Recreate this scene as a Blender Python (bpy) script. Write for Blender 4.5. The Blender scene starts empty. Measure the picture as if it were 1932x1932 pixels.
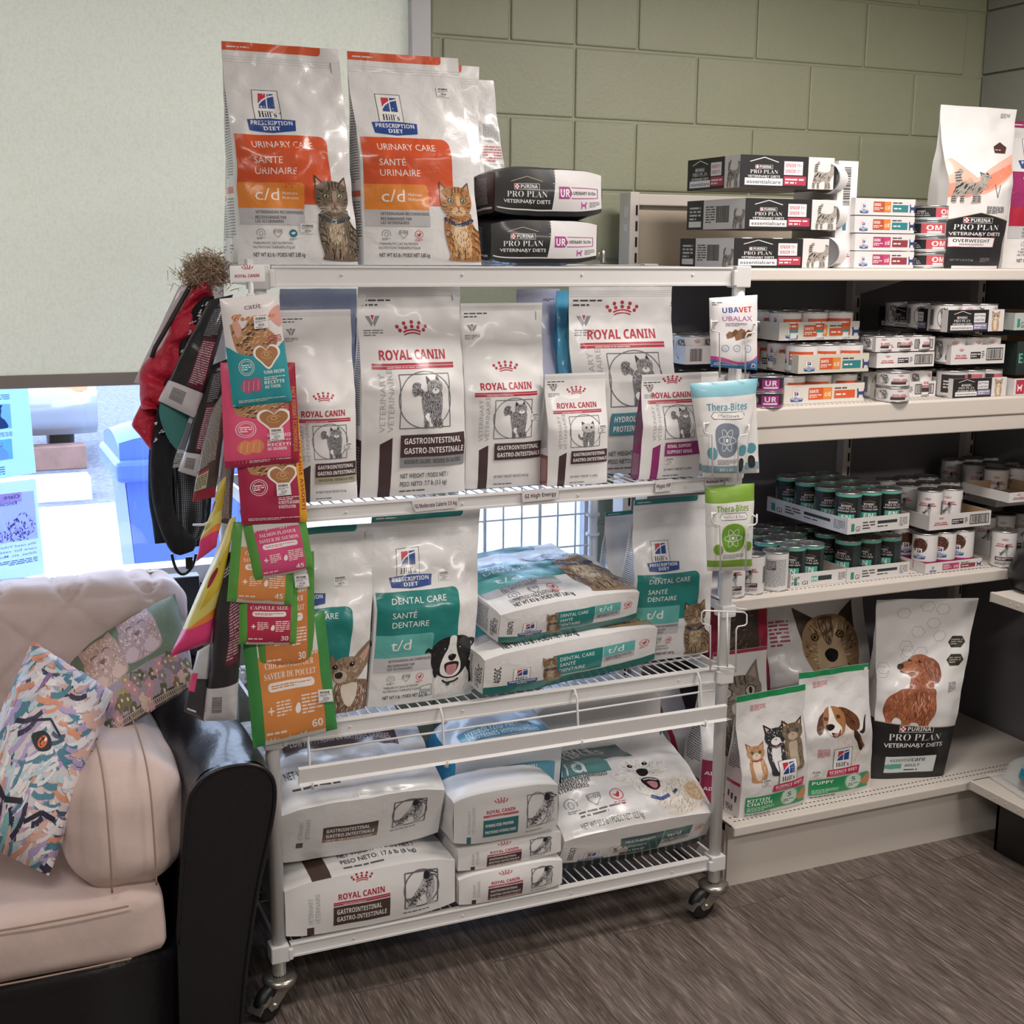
import bpy, bmesh, math, random
import numpy as np
from mathutils import Vector, Matrix, noise, geometry
S = bpy.context.scene
C = S.collection
random.seed(7)
# ---------------------------------------------------------------- camera
F_PX = 2436.36
YAW, PITCH, ROLL = 0.41024, 0.19902, 0.00788
CAM = Vector((-0.61124, -2.76407, 1.77427))
_r = Vector((math.cos(YAW), -math.sin(YAW), 0))
FW = Vector((math.sin(YAW)*math.cos(PITCH), math.cos(YAW)*math.cos(PITCH), -math.sin(PITCH)))
_u = _r.cross(FW)
RT = math.cos(ROLL)*_r + math.sin(ROLL)*_u
UP = -math.sin(ROLL)*_r + math.cos(ROLL)*_u
cd = bpy.data.cameras.new('camera'); cam = bpy.data.objects.new('camera', cd); C.objects.link(cam)
cd.sensor_width = 36; cd.lens = 36*F_PX/1932; cd.clip_start = .05; cd.clip_end = 200
cam.matrix_world = Matrix(((RT.x, UP.x, -FW.x, CAM.x), (RT.y, UP.y, -FW.y, CAM.y), (RT.z, UP.z, -FW.z, CAM.z), (0, 0, 0, 1)))
S.camera = cam
def at(px, py, ax, v):
    """point of the room seen at this spot of the photograph, on the plane x, y or z = v"""
    d = RT*(px-966)/F_PX - UP*(py-966)/F_PX + FW
    i = 'XYZ'.index(ax)
    return CAM + d*((v-CAM[i])/d[i])
# ---------------------------------------------------------------- world, light, exposure
w = bpy.data.worlds.new('sky'); S.world = w; w.use_nodes = True
bg = w.node_tree.nodes['Background']
bg.inputs[0].default_value = (.60, .74, 1, 1); bg.inputs[1].default_value = 6.5
S.view_settings.view_transform = 'Standard'; S.view_settings.look = 'None'
S.view_settings.exposure = 0.0; S.view_settings.gamma = 1; S.view_settings.use_curve_mapping = False
S.cycles.use_denoising = True; S.cycles.max_bounces = 8; S.cycles.transparent_max_bounces = 12
LAMPS = [((1.62, -.56), 31), ((-.9, -1.9), 36), ((2.0, -3.4), 54)]
LAMP_COLOR = (1, .93, .87)
# ---------------------------------------------------------------- materials
def lin(c):
    if isinstance(c, str):
        c = [int(c[i:i+2], 16)/255 for i in (0, 2, 4)]
    return tuple((x/12.92 if x <= .04045 else ((x+.055)/1.055)**2.4) for x in c[:3])
def _mat(name):
    m = bpy.data.materials.new(name); m.use_nodes = True
    nt = m.node_tree; b = nt.nodes['Principled BSDF']
    return m, nt, b
def coords(nt, kind='Object', scale=(1, 1, 1)):
    t = nt.nodes.new('ShaderNodeTexCoord'); mp = nt.nodes.new('ShaderNodeMapping')
    mp.inputs['Scale'].default_value = scale
    nt.links.new(t.outputs[kind], mp.inputs[0]); return mp.outputs[0]
def add_bump(nt, b, src, strength, dist):
    bp = nt.nodes.new('ShaderNodeBump'); bp.inputs['Strength'].default_value = strength; bp.inputs['Distance'].default_value = dist
    nt.links.new(src, bp.inputs['Height']); nt.links.new(bp.outputs[0], b.inputs['Normal'])
def nz(nt, vec, scale, detail=4, rough=.5, dist=0):
    n = nt.nodes.new('ShaderNodeTexNoise'); n.inputs['Scale'].default_value = scale
    n.inputs['Detail'].default_value = detail; n.inputs['Roughness'].default_value = rough; n.inputs['Distortion'].default_value = dist
    nt.links.new(vec, n.inputs['Vector']); return n.outputs[0]
def ramp(nt, src, stops):
    r = nt.nodes.new('ShaderNodeValToRGB'); e = r.color_ramp.elements
    while len(e) < len(stops): e.new(.5)
    for i, (p, c) in enumerate(stops):
        e[i].position = p; e[i].color = (*lin(c), 1)
    nt.links.new(src, r.inputs[0]); return r.outputs[0]
def plain(name, col, rough=.5, metal=0, bump=None, coat=0, var=None, scale=(1, 1, 1), sheen=0):
    m, nt, b = _mat(name)
    b.inputs['Base Color'].default_value = (*lin(col), 1)
    b.inputs['Roughness'].default_value = rough; b.inputs['Metallic'].default_value = metal
    b.inputs['Coat Weight'].default_value = coat; b.inputs['Sheen Weight'].default_value = sheen
    v = coords(nt, scale=scale)
    if bump: add_bump(nt, b, nz(nt, v, bump[0], 5), bump[1], bump[2])
    if var:
        a = np.array(lin(col))
        f = nz(nt, v, var[0], 4)
        r = nt.nodes.new('ShaderNodeValToRGB')
        r.color_ramp.elements[0].position = .3; r.color_ramp.elements[1].position = .7
        r.color_ramp.elements[0].color = (*(a*(1-var[1])), 1); r.color_ramp.elements[1].color = (*np.minimum(a*(1+var[1]), 1), 1)
        nt.links.new(f, r.inputs[0]); nt.links.new(r.outputs[0], b.inputs['Base Color'])
    return m
def film(name, rough, coat, bump=(30, .25, .002), crinkle=None):
    """printed packaging: ink colour is stored with the mesh"""
    m, nt, b = _mat(name)
    a = nt.nodes.new('ShaderNodeAttribute'); a.attribute_name = 'ink'
    nt.links.new(a.outputs['Color'], b.inputs['Base Color'])
    b.inputs['Roughness'].default_value = rough; b.inputs['Coat Weight'].default_value = coat; b.inputs['Coat Roughness'].default_value = .12
    if bump:
        v = coords(nt); add_bump(nt, b, nz(nt, v, bump[0], 3, .45, .6), bump[1], bump[2])
    return m
M = {}
M['film'] = film('glossy_film', .30, .4, (26, .55, .005))
M['satin'] = film('satin_film', .42, .25, (18, .3, .004))
M['paper'] = film('matte_paper', .6, 0, (14, .25, .003))
M['carton'] = film('printed_cardboard', .5, .1, None)
M['tin'] = plain('tin_metal', 'b8b8ba', .28, .9)
M['enamel'] = plain('white_enamel', 'dedcdc', .35, 0, None, .2)
M['shelfmetal'] = plain('cream_shelf_metal', 'd8d0c8', .45, 0, (60, .03, .001))
M['steel'] = plain('zinc_steel', 'b0aca4', .3, .9, (90, .1, .001))
M['rubber'] = plain('black_rubber', '141416', .45, 0, (80, .2, .001))
M['black'] = plain('black_plastic', '18181a', .35)
M['whiteplastic'] = plain('white_plastic', 'e6e4e4', .35)
M['greyplastic'] = plain('grey_plastic', '8c8c90', .4)
M['hole'] = plain('dark_hole', '1c1a1a', .8)
# ---------------------------------------------------------------- object helpers
def link(name, me, parent=None, mats=()):
    o = bpy.data.objects.new(name, me); C.objects.link(o)
    if parent is not None: o.parent = parent
    for m in mats: me.materials.append(m)
    return o
def tag(o, label, cat, group=None, kind=None):
    if label: o['label'] = label
    if cat: o['category'] = cat
    if group: o['group'] = group
    if kind: o['kind'] = kind
    return o
def empty(name, loc=(0, 0, 0), rz=0):
    o = bpy.data.objects.new(name, None); C.objects.link(o); o.location = loc; o.rotation_euler = (0, 0, rz); o.empty_display_size = .02
    return o
class MB:
    """gathers shapes into one mesh"""
    def __init__(s): s.bm = bmesh.new()
    def box(s, a, b, mi=0, bev=0):
        vs = [s.bm.verts.new((x, y, z)) for x in (a[0], b[0]) for y in (a[1], b[1]) for z in (a[2], b[2])]
        fs = [s.bm.faces.new([vs[i] for i in q]) for q in ((0, 1, 3, 2), (4, 6, 7, 5), (0, 4, 5, 1), (2, 3, 7, 6), (0, 2, 6, 4), (1, 5, 7, 3))]
        for f in fs: f.material_index = mi
        if bev:
            es = list({e for f in fs for e in f.edges})
            r = bmesh.ops.bevel(s.bm, geom=es, offset=bev, segments=2, profile=.5, affect='EDGES')
            for f in r['faces']: f.material_index = mi
        return vs
    def tube(s, pts, r, n=8, mi=0, cap=True, closed=False):
        pts = [Vector(p) for p in pts]; rings = []; m = len(pts)
        rr = r if isinstance(r, (list, tuple)) else [r]*m
        pn = None
        for i, p in enumerate(pts):
            if closed: t = pts[(i+1) % m]-pts[i-1]
            else: t = pts[min(i+1, m-1)]-pts[max(i-1, 0)]
            t.normalize()
            if pn is None:
                pn = t.orthogonal().normalized()
            pn = (pn-t*pn.dot(t))
            if pn.length < 1e-6: pn = t.orthogonal()
            pn.normalize(); b = t.cross(pn)
            rings.append([s.bm.verts.new(p+(pn*math.cos(a)+b*math.sin(a))*rr[i]) for a in [2*math.pi*k/n for k in range(n)]])
        for i in range(m if closed else m-1):
            A, B = rings[i], rings[(i+1) % m]
            for k in range(n):
                f = s.bm.faces.new((A[k], A[(k+1) % n], B[(k+1) % n], B[k])); f.smooth = True; f.material_index = mi
        if cap and not closed:
            f = s.bm.faces.new(rings[0][::-1]); f.material_index = mi; f = s.bm.faces.new(rings[-1]); f.material_index = mi
    def lathe(s, prof, n=24, c=(0, 0, 0), mi=0, axis='Z'):
        rings = []
        for (r, z) in prof:
            ring = []
            for k in range(n):
                a = 2*math.pi*k/n; x, y = r*math.cos(a), r*math.sin(a)
                co = {'Z': (x, y, z), 'X': (z, x, y), 'Y': (x, z, y)}[axis]
                ring.append(s.bm.verts.new((co[0]+c[0], co[1]+c[1], co[2]+c[2])))
            rings.append(ring)
        for i in range(len(rings)-1):
            for k in range(n):
                f = s.bm.faces.new((rings[i][k], rings[i][(k+1) % n], rings[i+1][(k+1) % n], rings[i+1][k])); f.smooth = True; f.material_index = mi
        for q in (rings[0][::-1], rings[-1]):
            f = s.bm.faces.new(q); f.material_index = mi
    def prism(s, outline, z0, z1, fn=lambda x, y, z: (x, y, z), mi=0):
        a = [s.bm.verts.new(fn(x, y, z0)) for x, y in outline]; b = [s.bm.verts.new(fn(x, y, z1)) for x, y in outline]
        n = len(a)
        for i in range(n):
            f = s.bm.faces.new((a[i], a[(i+1) % n], b[(i+1) % n], b[i])); f.material_index = mi
        for q in (a[::-1], b):
            f = s.bm.faces.new(q); f.material_index = mi
    def grid(s, fn, nu, nv, mi=0, smooth=True, wrap=False):
        vs = [[s.bm.verts.new(fn(i/nu, j/nv)) for i in range(nu+(0 if wrap else 1))] for j in range(nv+1)]
        for j in range(nv):
            for i in range(nu):
                i2 = (i+1) % nu if wrap else i+1
                f = s.bm.faces.new((vs[j][i], vs[j][i2], vs[j+1][i2], vs[j+1][i])); f.smooth = smooth; f.material_index = mi
        return vs
    def build(s, name, mats, parent=None, smooth=None):
        bmesh.ops.recalc_face_normals(s.bm, faces=s.bm.faces)
        me = bpy.data.meshes.new(name); s.bm.to_mesh(me); s.bm.free()
        if not isinstance(mats, (list, tuple)): mats = [mats]
        o = link(name, me, parent, [M[m] if isinstance(m, str) else m for m in mats])
        if smooth:
            for p in me.polygons: p.use_smooth = True
        return o
def catmull(pts, k=6, closed=True):
    n = len(pts); out = []
    P = [Vector(p) for p in pts]
    for i in range(n if closed else n-1):
        if closed: a, b, c, d = P[i-1], P[i], P[(i+1) % n], P[(i+2) % n]
        else: a, b, c, d = P[max(i-1, 0)], P[i], P[i+1], P[min(i+2, n-1)]
        for j in range(k):
            t = j/k
            out.append(.5*((2*b)+(c-a)*t+(2*a-5*b+4*c-d)*t*t+(3*b-a-3*c+d)*t**3))
    if not closed: out.append(P[-1])
    return out
# ---------------------------------------------------------------- printed artwork (millimetres on a panel)
_fonts = {}
def _map(s, st):
    if st == 'n': return s
    o = ''
    for ch in s:
        if st == 'b':
            if 'A' <= ch <= 'Z': ch = chr(0x1D5D4+ord(ch)-65)
            elif 'a' <= ch <= 'z': ch = chr(0x1D5EE+ord(ch)-97)
            elif '0' <= ch <= '9': ch = chr(0x1D7EC+ord(ch)-48)
        elif st in 's':
            if 'A' <= ch <= 'Z': ch = chr(0x1D400+ord(ch)-65)
            elif 'a' <= ch <= 'z': ch = chr(0x1D41A+ord(ch)-97)
            elif ch == "'": ch = '\u2019'
        elif st == 'c':
            if 'A' <= ch <= 'Z': ch = chr(0x1D4D0+ord(ch)-65)
            elif 'a' <= ch <= 'z': ch = chr(0x1D4EA+ord(ch)-97)
        o += ch
    return o
def glyphs(s, st, off, sp):
    k = (s, st, off, sp)
    if k not in _fonts:
        c = bpy.data.curves.new('t', 'FONT'); c.body = _map(s, st); c.resolution_u = 2; c.offset = off; c.space_character = sp
        o = bpy.data.objects.new('t', c); m = bpy.data.meshes.new_from_object(o)
        v = np.array([q.co[:2] for q in m.vertices]).reshape(-1, 2)
        f = [tuple(p.vertices) for p in m.polygons]
        bpy.data.objects.remove(o); bpy.data.curves.remove(c); bpy.data.meshes.remove(m)
        _fonts[k] = (v, f)
    return _fonts[k]
class Art:
    def __init__(s, w, h, bgc=None):
        s.w, s.h, s.items, s.L, s.bg = w, h, [], 0, bgc
    def raw(s, v, f, col):
        s.L += .02; s.items.append((np.asarray(v, float), f, lin(col) if not isinstance(col, tuple) else col, s.L)); return s
    def poly(s, pts, col):
        pts = [tuple(p)[:2] for p in pts]
        if len(pts) == 3: return s.raw(pts, [(0, 1, 2)], col)
        if len(pts) == 4:
            d1 = [(pts[(i+1) % 4][0]-pts[i][0])*(pts[(i+2) % 4][1]-pts[(i+1) % 4][1])-(pts[(i+1) % 4][1]-pts[i][1])*(pts[(i+2) % 4][0]-pts[(i+1) % 4][0]) for i in range(4)]
            if all(x > 0 for x in d1) or all(x < 0 for x in d1): return s.raw(pts, [(0, 1, 2, 3)], col)
        t = geometry.tessellate_polygon([[Vector((x, y, 0)) for x, y in pts]])
        return s.raw(pts, [tuple(q) for q in t], col)
    def sm(s, pts, col, k=5): return s.poly([(p.x, p.y) for p in catmull([(x, y, 0) for x, y in pts], k)], col)
    def rect(s, x, y, w_, h_, col, r=None):
        if not r: return s.poly([(x, y), (x+w_, y), (x+w_, y+h_), (x, y+h_)], col)
        if not isinstance(r, (tuple, list)): r = (r,)*4
        out = []
        for (cx, cy, a0, rr) in ((x, y, 180, r[0]), (x+w_, y, 270, r[1]), (x+w_, y+h_, 0, r[2]), (x, y+h_, 90, r[3])):
            sx = 1 if cx == x else -1; sy = 1 if cy == y else -1
            if rr <= 0: out.append((cx, cy)); continue
            for k in range(5):
                a = math.radians(a0+k*22.5); out.append((cx+sx*rr+rr*math.cos(a), cy+sy*rr+rr*math.sin(a)))
        return s.poly(out, col)
    def ell(s, cx, cy, rx, ry, col, n=16): return s.raw([(cx+rx*math.cos(2*math.pi*k/n), cy+ry*math.sin(2*math.pi*k/n)) for k in range(n)], [tuple(range(n))], col)
    def ring(s, cx, cy, rx, ry, t, col, n=28, a0=0, a1=360):
        A = [math.radians(a0+(a1-a0)*k/n) for k in range(n+1)]
        return s.line([(cx+rx*math.cos(a), cy+ry*math.sin(a)) for a in A], t, col)
    def line(s, pts, t, col):
        v = []; f = []
        for i in range(len(pts)-1):
            (x0, y0), (x1, y1) = pts[i], pts[i+1]; d = math.hypot(x1-x0, y1-y0) or 1; nx, ny = -(y1-y0)/d*t/2, (x1-x0)/d*t/2
            k = len(v); v += [(x0+nx, y0+ny), (x0-nx, y0-ny), (x1-nx, y1-ny), (x1+nx, y1+ny)]; f.append((k, k+1, k+2, k+3))
        return s.raw(v, f, col)
    def text(s, t, x, y, h, col, w=None, st='n', off=0, sp=1, al='l', rot=0, skew=0):
        v, f = glyphs(t, st, off, sp)
        if not len(v): return s
        v = v.copy(); v[:, 0] -= v[:, 0].min(); ww = v[:, 0].max(); sc = h/.70
        sx = (w/ww) if w else sc
        v = np.stack([v[:, 0]*sx+v[:, 1]*sc*skew, v[:, 1]*sc], 1); W_ = ww*sx
        if al == 'c': v[:, 0] -= W_/2
        if al == 'r': v[:, 0] -= W_
        if rot:
            a = math.radians(rot); v = np.stack([v[:, 0]*math.cos(a)-v[:, 1]*math.sin(a), v[:, 0]*math.sin(a)+v[:, 1]*math.cos(a)], 1)
        v = v+np.array([x, y])
        return s.raw(v, f, col)
    def greek(s, x, y, w_, h_, n, col, seed=0, fill=.5, vert=False):
        """n rows of very small print"""
        R = random.Random(seed); v = []; f = []; p = h_/n
        for r in range(n):
            cx = 0; end = w_*(1 if r < n-1 else .6)
            while cx < end:
                L = min(R.uniform(1.2, 5)*p*.8, end-cx); k = len(v); a, b = x+cx, y+h_-(r+1)*p+p*(1-fill)/2
                q = [(a, b), (a+L, b), (a+L, b+p*fill), (a, b+p*fill)]
                v += q; f.append((k, k+1, k+2, k+3)); cx += L+p*.45
        if vert: v = [(x+(yy-y), y+(xx-x)) for xx, yy in v]
        return s.raw(v, f, col)
    def put(s, a, x, y, sx, sy=None, rot=0):
        sy = sx if sy is None else sy; c_, s_ = math.cos(math.radians(rot)), math.sin(math.radians(rot))
        for v, f, c, L in a.items:
            q = v*np.array([sx, sy]); q = np.stack([q[:, 0]*c_-q[:, 1]*s_, q[:, 0]*s_+q[:, 1]*c_], 1)+np.array([x, y])
            s.items.append((q, f, c, s.L+L))
        s.L += max([i[3] for i in a.items], default=0)
        return s
    def up(s, n=1): s.L += n; return s
    def fur(s, outline, cols, n, ln, wd, ang=270, spread=25, seed=1, field=None):
        """short tapered strokes inside an outline"""
        R = random.Random(seed); P = [(p[0], p[1]) for p in catmull([(x, y, 0) for x, y in outline], 4)]
        xs = [p[0] for p in P]; ys = [p[1] for p in P]; by = {}
        def inside(x, y):
            c = False; j = len(P)-1
            for i in range(len(P)):
                if (P[i][1] > y) != (P[j][1] > y) and x < (P[j][0]-P[i][0])*(y-P[i][1])/(P[j][1]-P[i][1])+P[i][0]: c = not c
                j = i
            return c
        k = 0; t = 0
        while k < n and t < n*6:
            t += 1; x, y = R.uniform(min(xs), max(xs)), R.uniform(min(ys), max(ys))
            if not inside(x, y): continue
            a = math.radians((field(x, y) if field else ang)+R.uniform(-spread, spread)); L = ln*R.uniform(.6, 1.4)
            ex, ey = x+L*math.cos(a), y+L*math.sin(a)
            if not inside(ex, ey): continue
            nx, ny = -math.sin(a)*wd/2, math.cos(a)*wd/2; c = R.choice(cols)
            v, f = by.setdefault(c, ([], [])); m = len(v)
            v += [(x-nx*.3, y-ny*.3), ((x+ex)/2-nx, (y+ey)/2-ny), (ex, ey), ((x+ex)/2+nx, (y+ey)/2+ny)]; f.append((m, m+1, m+2, m+3)); k += 1
        for i, (c, (v, f)) in enumerate(by.items()):
            s.L += .35; s.raw(v, f, c)
        return s
def cut(art, W, H, nu, nv):
    """fit artwork to a W x H panel and slice it along the panel's mesh lines"""
    sx, sy = W/art.w, H/art.h; cols = []; bm = bmesh.new(); meta = {}
    for v, f, c, L in art.items:
        k = (c, round(L, 2))
        if k not in meta: meta[k] = len(meta)
        mi = meta[k]; q = v*np.array([sx, sy])
        vs = [bm.verts.new((a, b, 0)) for a, b in q]
        for t in f:
            try: bm.faces.new([vs[i] for i in t]).material_index = mi
            except ValueError: pass
    for v in [v for v in bm.verts if not v.link_faces]: bm.verts.remove(v)
    for (co, no) in (((.01, 0, 0), (-1, 0, 0)), ((W-.01, 0, 0), (1, 0, 0)), ((0, .01, 0), (0, -1, 0)), ((0, H-.01, 0), (0, 1, 0))):
        bmesh.ops.bisect_plane(bm, geom=bm.verts[:]+bm.edges[:]+bm.faces[:], dist=1e-5, plane_co=co, plane_no=no, clear_outer=True)
    st = max(1, nu//26); sv = max(1, nv//44)
    for i in range(st, nu, st): bmesh.ops.bisect_plane(bm, geom=bm.verts[:]+bm.edges[:]+bm.faces[:], dist=1e-5, plane_co=(W*i/nu, 0, 0), plane_no=(1, 0, 0))
    for j in range(sv, nv, sv): bmesh.ops.bisect_plane(bm, geom=bm.verts[:]+bm.edges[:]+bm.faces[:], dist=1e-5, plane_co=(0, H*j/nv, 0), plane_no=(0, 1, 0))
    ml = list(meta); bm.verts.index_update()
    V = np.array([v.co[:2] for v in bm.verts]).reshape(-1, 2); F = []; vc = np.zeros((len(V), 4)); vc[:, 3] = 1; vl = np.zeros(len(V))
    for f in bm.faces:
        c, L = ml[f.material_index]; F.append([v.index for v in f.verts])
        for v in f.verts: vc[v.index, :3] = c; vl[v.index] = L
    bm.free(); return V/np.array([W, H]), F, vc, vl
class Skin:
    """a printed mesh made of curved panels"""
    def __init__(s): s.V, s.N, s.F, s.K, s.off = [], [], [], [], 0
    def panel(s, G, base, art=None, size=None, eps=.00022, flip=False, two=False):
        """G: (nv+1, nu+1, 3) grid of points; size: panel size in millimetres"""
        nv, nu = G.shape[0]-1, G.shape[1]-1
        du = np.gradient(G, axis=1); dv = np.gradient(G, axis=0); N = np.cross(du, dv); N /= np.maximum(np.linalg.norm(N, axis=2, keepdims=True), 1e-9)
        if flip: N = -N
        b = s.off; s.V.append(G.reshape(-1, 3)); s.N.append(N.reshape(-1, 3)); n = (nv+1)*(nu+1)
        s.K.append(np.tile(np.array([*lin(base), 1]), (n, 1)))
        for j in range(nv):
            for i in range(nu):
                a = b+j*(nu+1)+i; q = [a, a+1, a+nu+2, a+nu+1]; s.F.append(q[::-1] if flip else q)
        s.off += n
        if art is not None and art.items:
            W, H = size or (art.w, art.h)
            uv, F, vc, vl = cut(art, W, H, nu, nv)
            if len(uv):
                x = np.clip(uv[:, 0]*nu, 0, nu-1e-6); y = np.clip(uv[:, 1]*nv, 0, nv-1e-6); i = x.astype(int); j = y.astype(int); fx = (x-i)[:, None]; fy = (y-j)[:, None]
                def bl(A): return (A[j, i]*(1-fx)+A[j, i+1]*fx)*(1-fy)+(A[j+1, i]*(1-fx)+A[j+1, i+1]*fx)*fy
                P, Q = bl(G), bl(N); Q /= np.maximum(np.linalg.norm(Q, axis=1, keepdims=True), 1e-9)
                P = P+Q*(eps+vl[:, None]*.00009)
                s.V.append(P); s.N.append(Q); s.K.append(vc)
                for q in F:
                    a, b2, c = P[q[0]], P[q[1]], P[q[2]]
                    s.F.append([k+s.off for k in (q if np.dot(np.cross(b2-a, c-a), Q[q[0]]) > 0 else q[::-1])])
                s.off += len(P)
        return s
    def build(s, name, mat, parent=None):
        V, N, K = np.concatenate(s.V), np.concatenate(s.N), np.concatenate(s.K)
        me = bpy.data.meshes.new(name); me.from_pydata([tuple(v) for v in V], [], s.F)
        at_ = me.attributes.new('ink', 'FLOAT_COLOR', 'POINT'); at_.data.foreach_set('color', K.ravel())
        for p in me.polygons: p.use_smooth = True
        me.normals_split_custom_set_from_vertices([tuple(v) for v in N])
        return link(name, me, parent, [M[mat]])
# ================================================================ the room
WY, WX = .735, 2.60          # faces of the back wall and the right wall
CEIL, FRONT, LEFT = 2.75, -4.6, -3.2
OX, OZ0 = .66, .86            # right edge and sill of the big window
def mat_block(name, a, b):
    m, nt, bs = _mat(name); v = coords(nt)
    n1 = nz(nt, v, 3, 4); nt.links.new(ramp(nt, n1, [(.3, a), (.7, b)]), bs.inputs['Base Color'])
    bs.inputs['Roughness'].default_value = .42
    add_bump(nt, bs, nz(nt, v, 90, 6, .6), .55, .0025); return m
M['block'] = mat_block('green_painted_block', '9c9e86', 'a2a48c')
M['blockr'] = mat_block('grey_green_painted_wall', '8e9088', '94968e')
M['ceiling'] = plain('ceiling_tile', 'd6d4cf', .9, 0, (40, .2, .002))
M['walls'] = plain('plain_wall', 'b5b4aa', .8)
def mat_floor():
    m, nt, b = _mat('grey_oak_vinyl_planks'); v = coords(nt)
    br = nt.nodes.new('ShaderNodeTexBrick'); mp = nt.nodes.new('ShaderNodeMapping')
    mp.inputs['Rotation'].default_value = (0, 0, math.pi/2); nt.links.new(v, mp.inputs[0]); nt.links.new(mp.outputs[0], br.inputs['Vector'])
    br.inputs['Scale'].default_value = 1; br.inputs['Brick Width'].default_value = 1.2; br.inputs['Row Height'].default_value = .18
    br.inputs['Mortar Size'].default_value = .0012; br.offset = .37
    br.inputs['Color1'].default_value = (.25, .25, .25, 1); br.inputs['Color2'].default_value = (.75, .75, .75, 1); br.inputs['Mortar'].default_value = (0, 0, 0, 1)
    sh = nt.nodes.new('ShaderNodeVectorMath'); sh.operation = 'MULTIPLY_ADD'; nt.links.new(br.outputs[0], sh.inputs[0]); sh.inputs[1].default_value = (3.1, 7.7, 0); nt.links.new(v, sh.inputs[2])
    ms = nt.nodes.new('ShaderNodeMapping'); ms.inputs['Scale'].default_value = (1, .065, 1); nt.links.new(sh.outputs[0], ms.inputs[0])
    g1 = nz(nt, ms.outputs[0], 110, 6, .62, 1.6); ms2 = nt.nodes.new('ShaderNodeMapping'); ms2.inputs['Scale'].default_value = (1, .16, 1); nt.links.new(sh.outputs[0], ms2.inputs[0])
    wv = nt.nodes.new('ShaderNodeTexWave'); wv.wave_type = 'BANDS'; wv.bands_direction = 'X'; wv.inputs['Scale'].default_value = 14; wv.inputs['Distortion'].default_value = 9; wv.inputs['Detail'].default_value = 4; wv.inputs['Detail Scale'].default_value = 1.2
    nt.links.new(ms2.outputs[0], wv.inputs['Vector'])
    mx = nt.nodes.new('ShaderNodeMix'); mx.data_type = 'FLOAT'; mx.inputs[0].default_value = .72; nt.links.new(wv.outputs[1], mx.inputs[2]); nt.links.new(g1, mx.inputs[3])
    ms3 = nt.nodes.new('ShaderNodeMapping'); ms3.inputs['Scale'].default_value = (1, .03, 1); nt.links.new(sh.outputs[0], ms3.inputs[0]); g3 = nz(nt, ms3.outputs[0], 260, 5, .6, 1.2)
    g4 = nz(nt, ms2.outputs[0], 16, 3, .5, 2.5); m4 = nt.nodes.new('ShaderNodeMath'); m4.operation = 'MULTIPLY'; nt.links.new(g3, m4.inputs[0]); nt.links.new(g1, m4.inputs[1]); m5 = nt.nodes.new('ShaderNodeMath'); m5.operation = 'ADD'; nt.links.new(m4.outputs[0], m5.inputs[0])
    m6 = nt.nodes.new('ShaderNodeMath'); m6.operation = 'MULTIPLY'; m6.inputs[1].default_value = .35; nt.links.new(g4, m6.inputs[0]); nt.links.new(m6.outputs[0], m5.inputs[1])
    c = ramp(nt, m5.outputs[0], [(.28, '493f3a'), (.40, '675b55'), (.47, '786c65'), (.60, 'a1958d')])
    mm = nt.nodes.new('ShaderNodeMix'); mm.data_type = 'RGBA'; mm.blend_type = 'MULTIPLY'; mm.inputs[0].default_value = 1
    nt.links.new(c, mm.inputs[6]); nt.links.new(ramp(nt, br.outputs[0], [(0, '909090'), (.1, 'e4e4e4'), (1, 'ffffff')]), mm.inputs[7]); nt.links.new(mm.outputs[2], b.inputs['Base Color'])
    b.inputs['Roughness'].default_value = .48; add_bump(nt, b, mx.outputs[0], .15, .001); return m
M['floor'] = mat_floor()
def struct(o): o['kind'] = 'structure'; return o
m = MB(); m.box((LEFT-.1, FRONT-.1, -.08), (WX+.1, WY, 0)); struct(m.build('floor', 'floor'))
m = MB(); m.box((LEFT-.1, FRONT-.1, CEIL), (WX+.1, WY+.25, CEIL+.08)); struct(m.build('ceiling', 'ceiling'))
m = MB(); m.box((LEFT-.1, FRONT-.1, 0), (LEFT, WY+.2, CEIL)); struct(m.build('wall_left', 'walls'))
m = MB(); m.box((LEFT, FRONT-.1, 0), (WX, FRONT, CEIL)); struct(m.build('wall_front', 'walls'))
m = MB(); m.box((WX+.012, FRONT, 0), (WX+.1, WY+.2, CEIL))
z = .152
R_ = random.Random(3)
while z < CEIL:
    y = WY - R_.choice((.1, .3))
    m.box((WX, y+.002, z+.003), (WX+.02, WY, min(z+.198, CEIL)), 0, .003)
    while y > FRONT:
        m.box((WX, y-.398, z+.003), (WX+.02, y-.002, min(z+.198, CEIL)), 0, .003); y -= .4
    z += .2007
struct(m.build('wall_right', 'blockr'))
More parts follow.
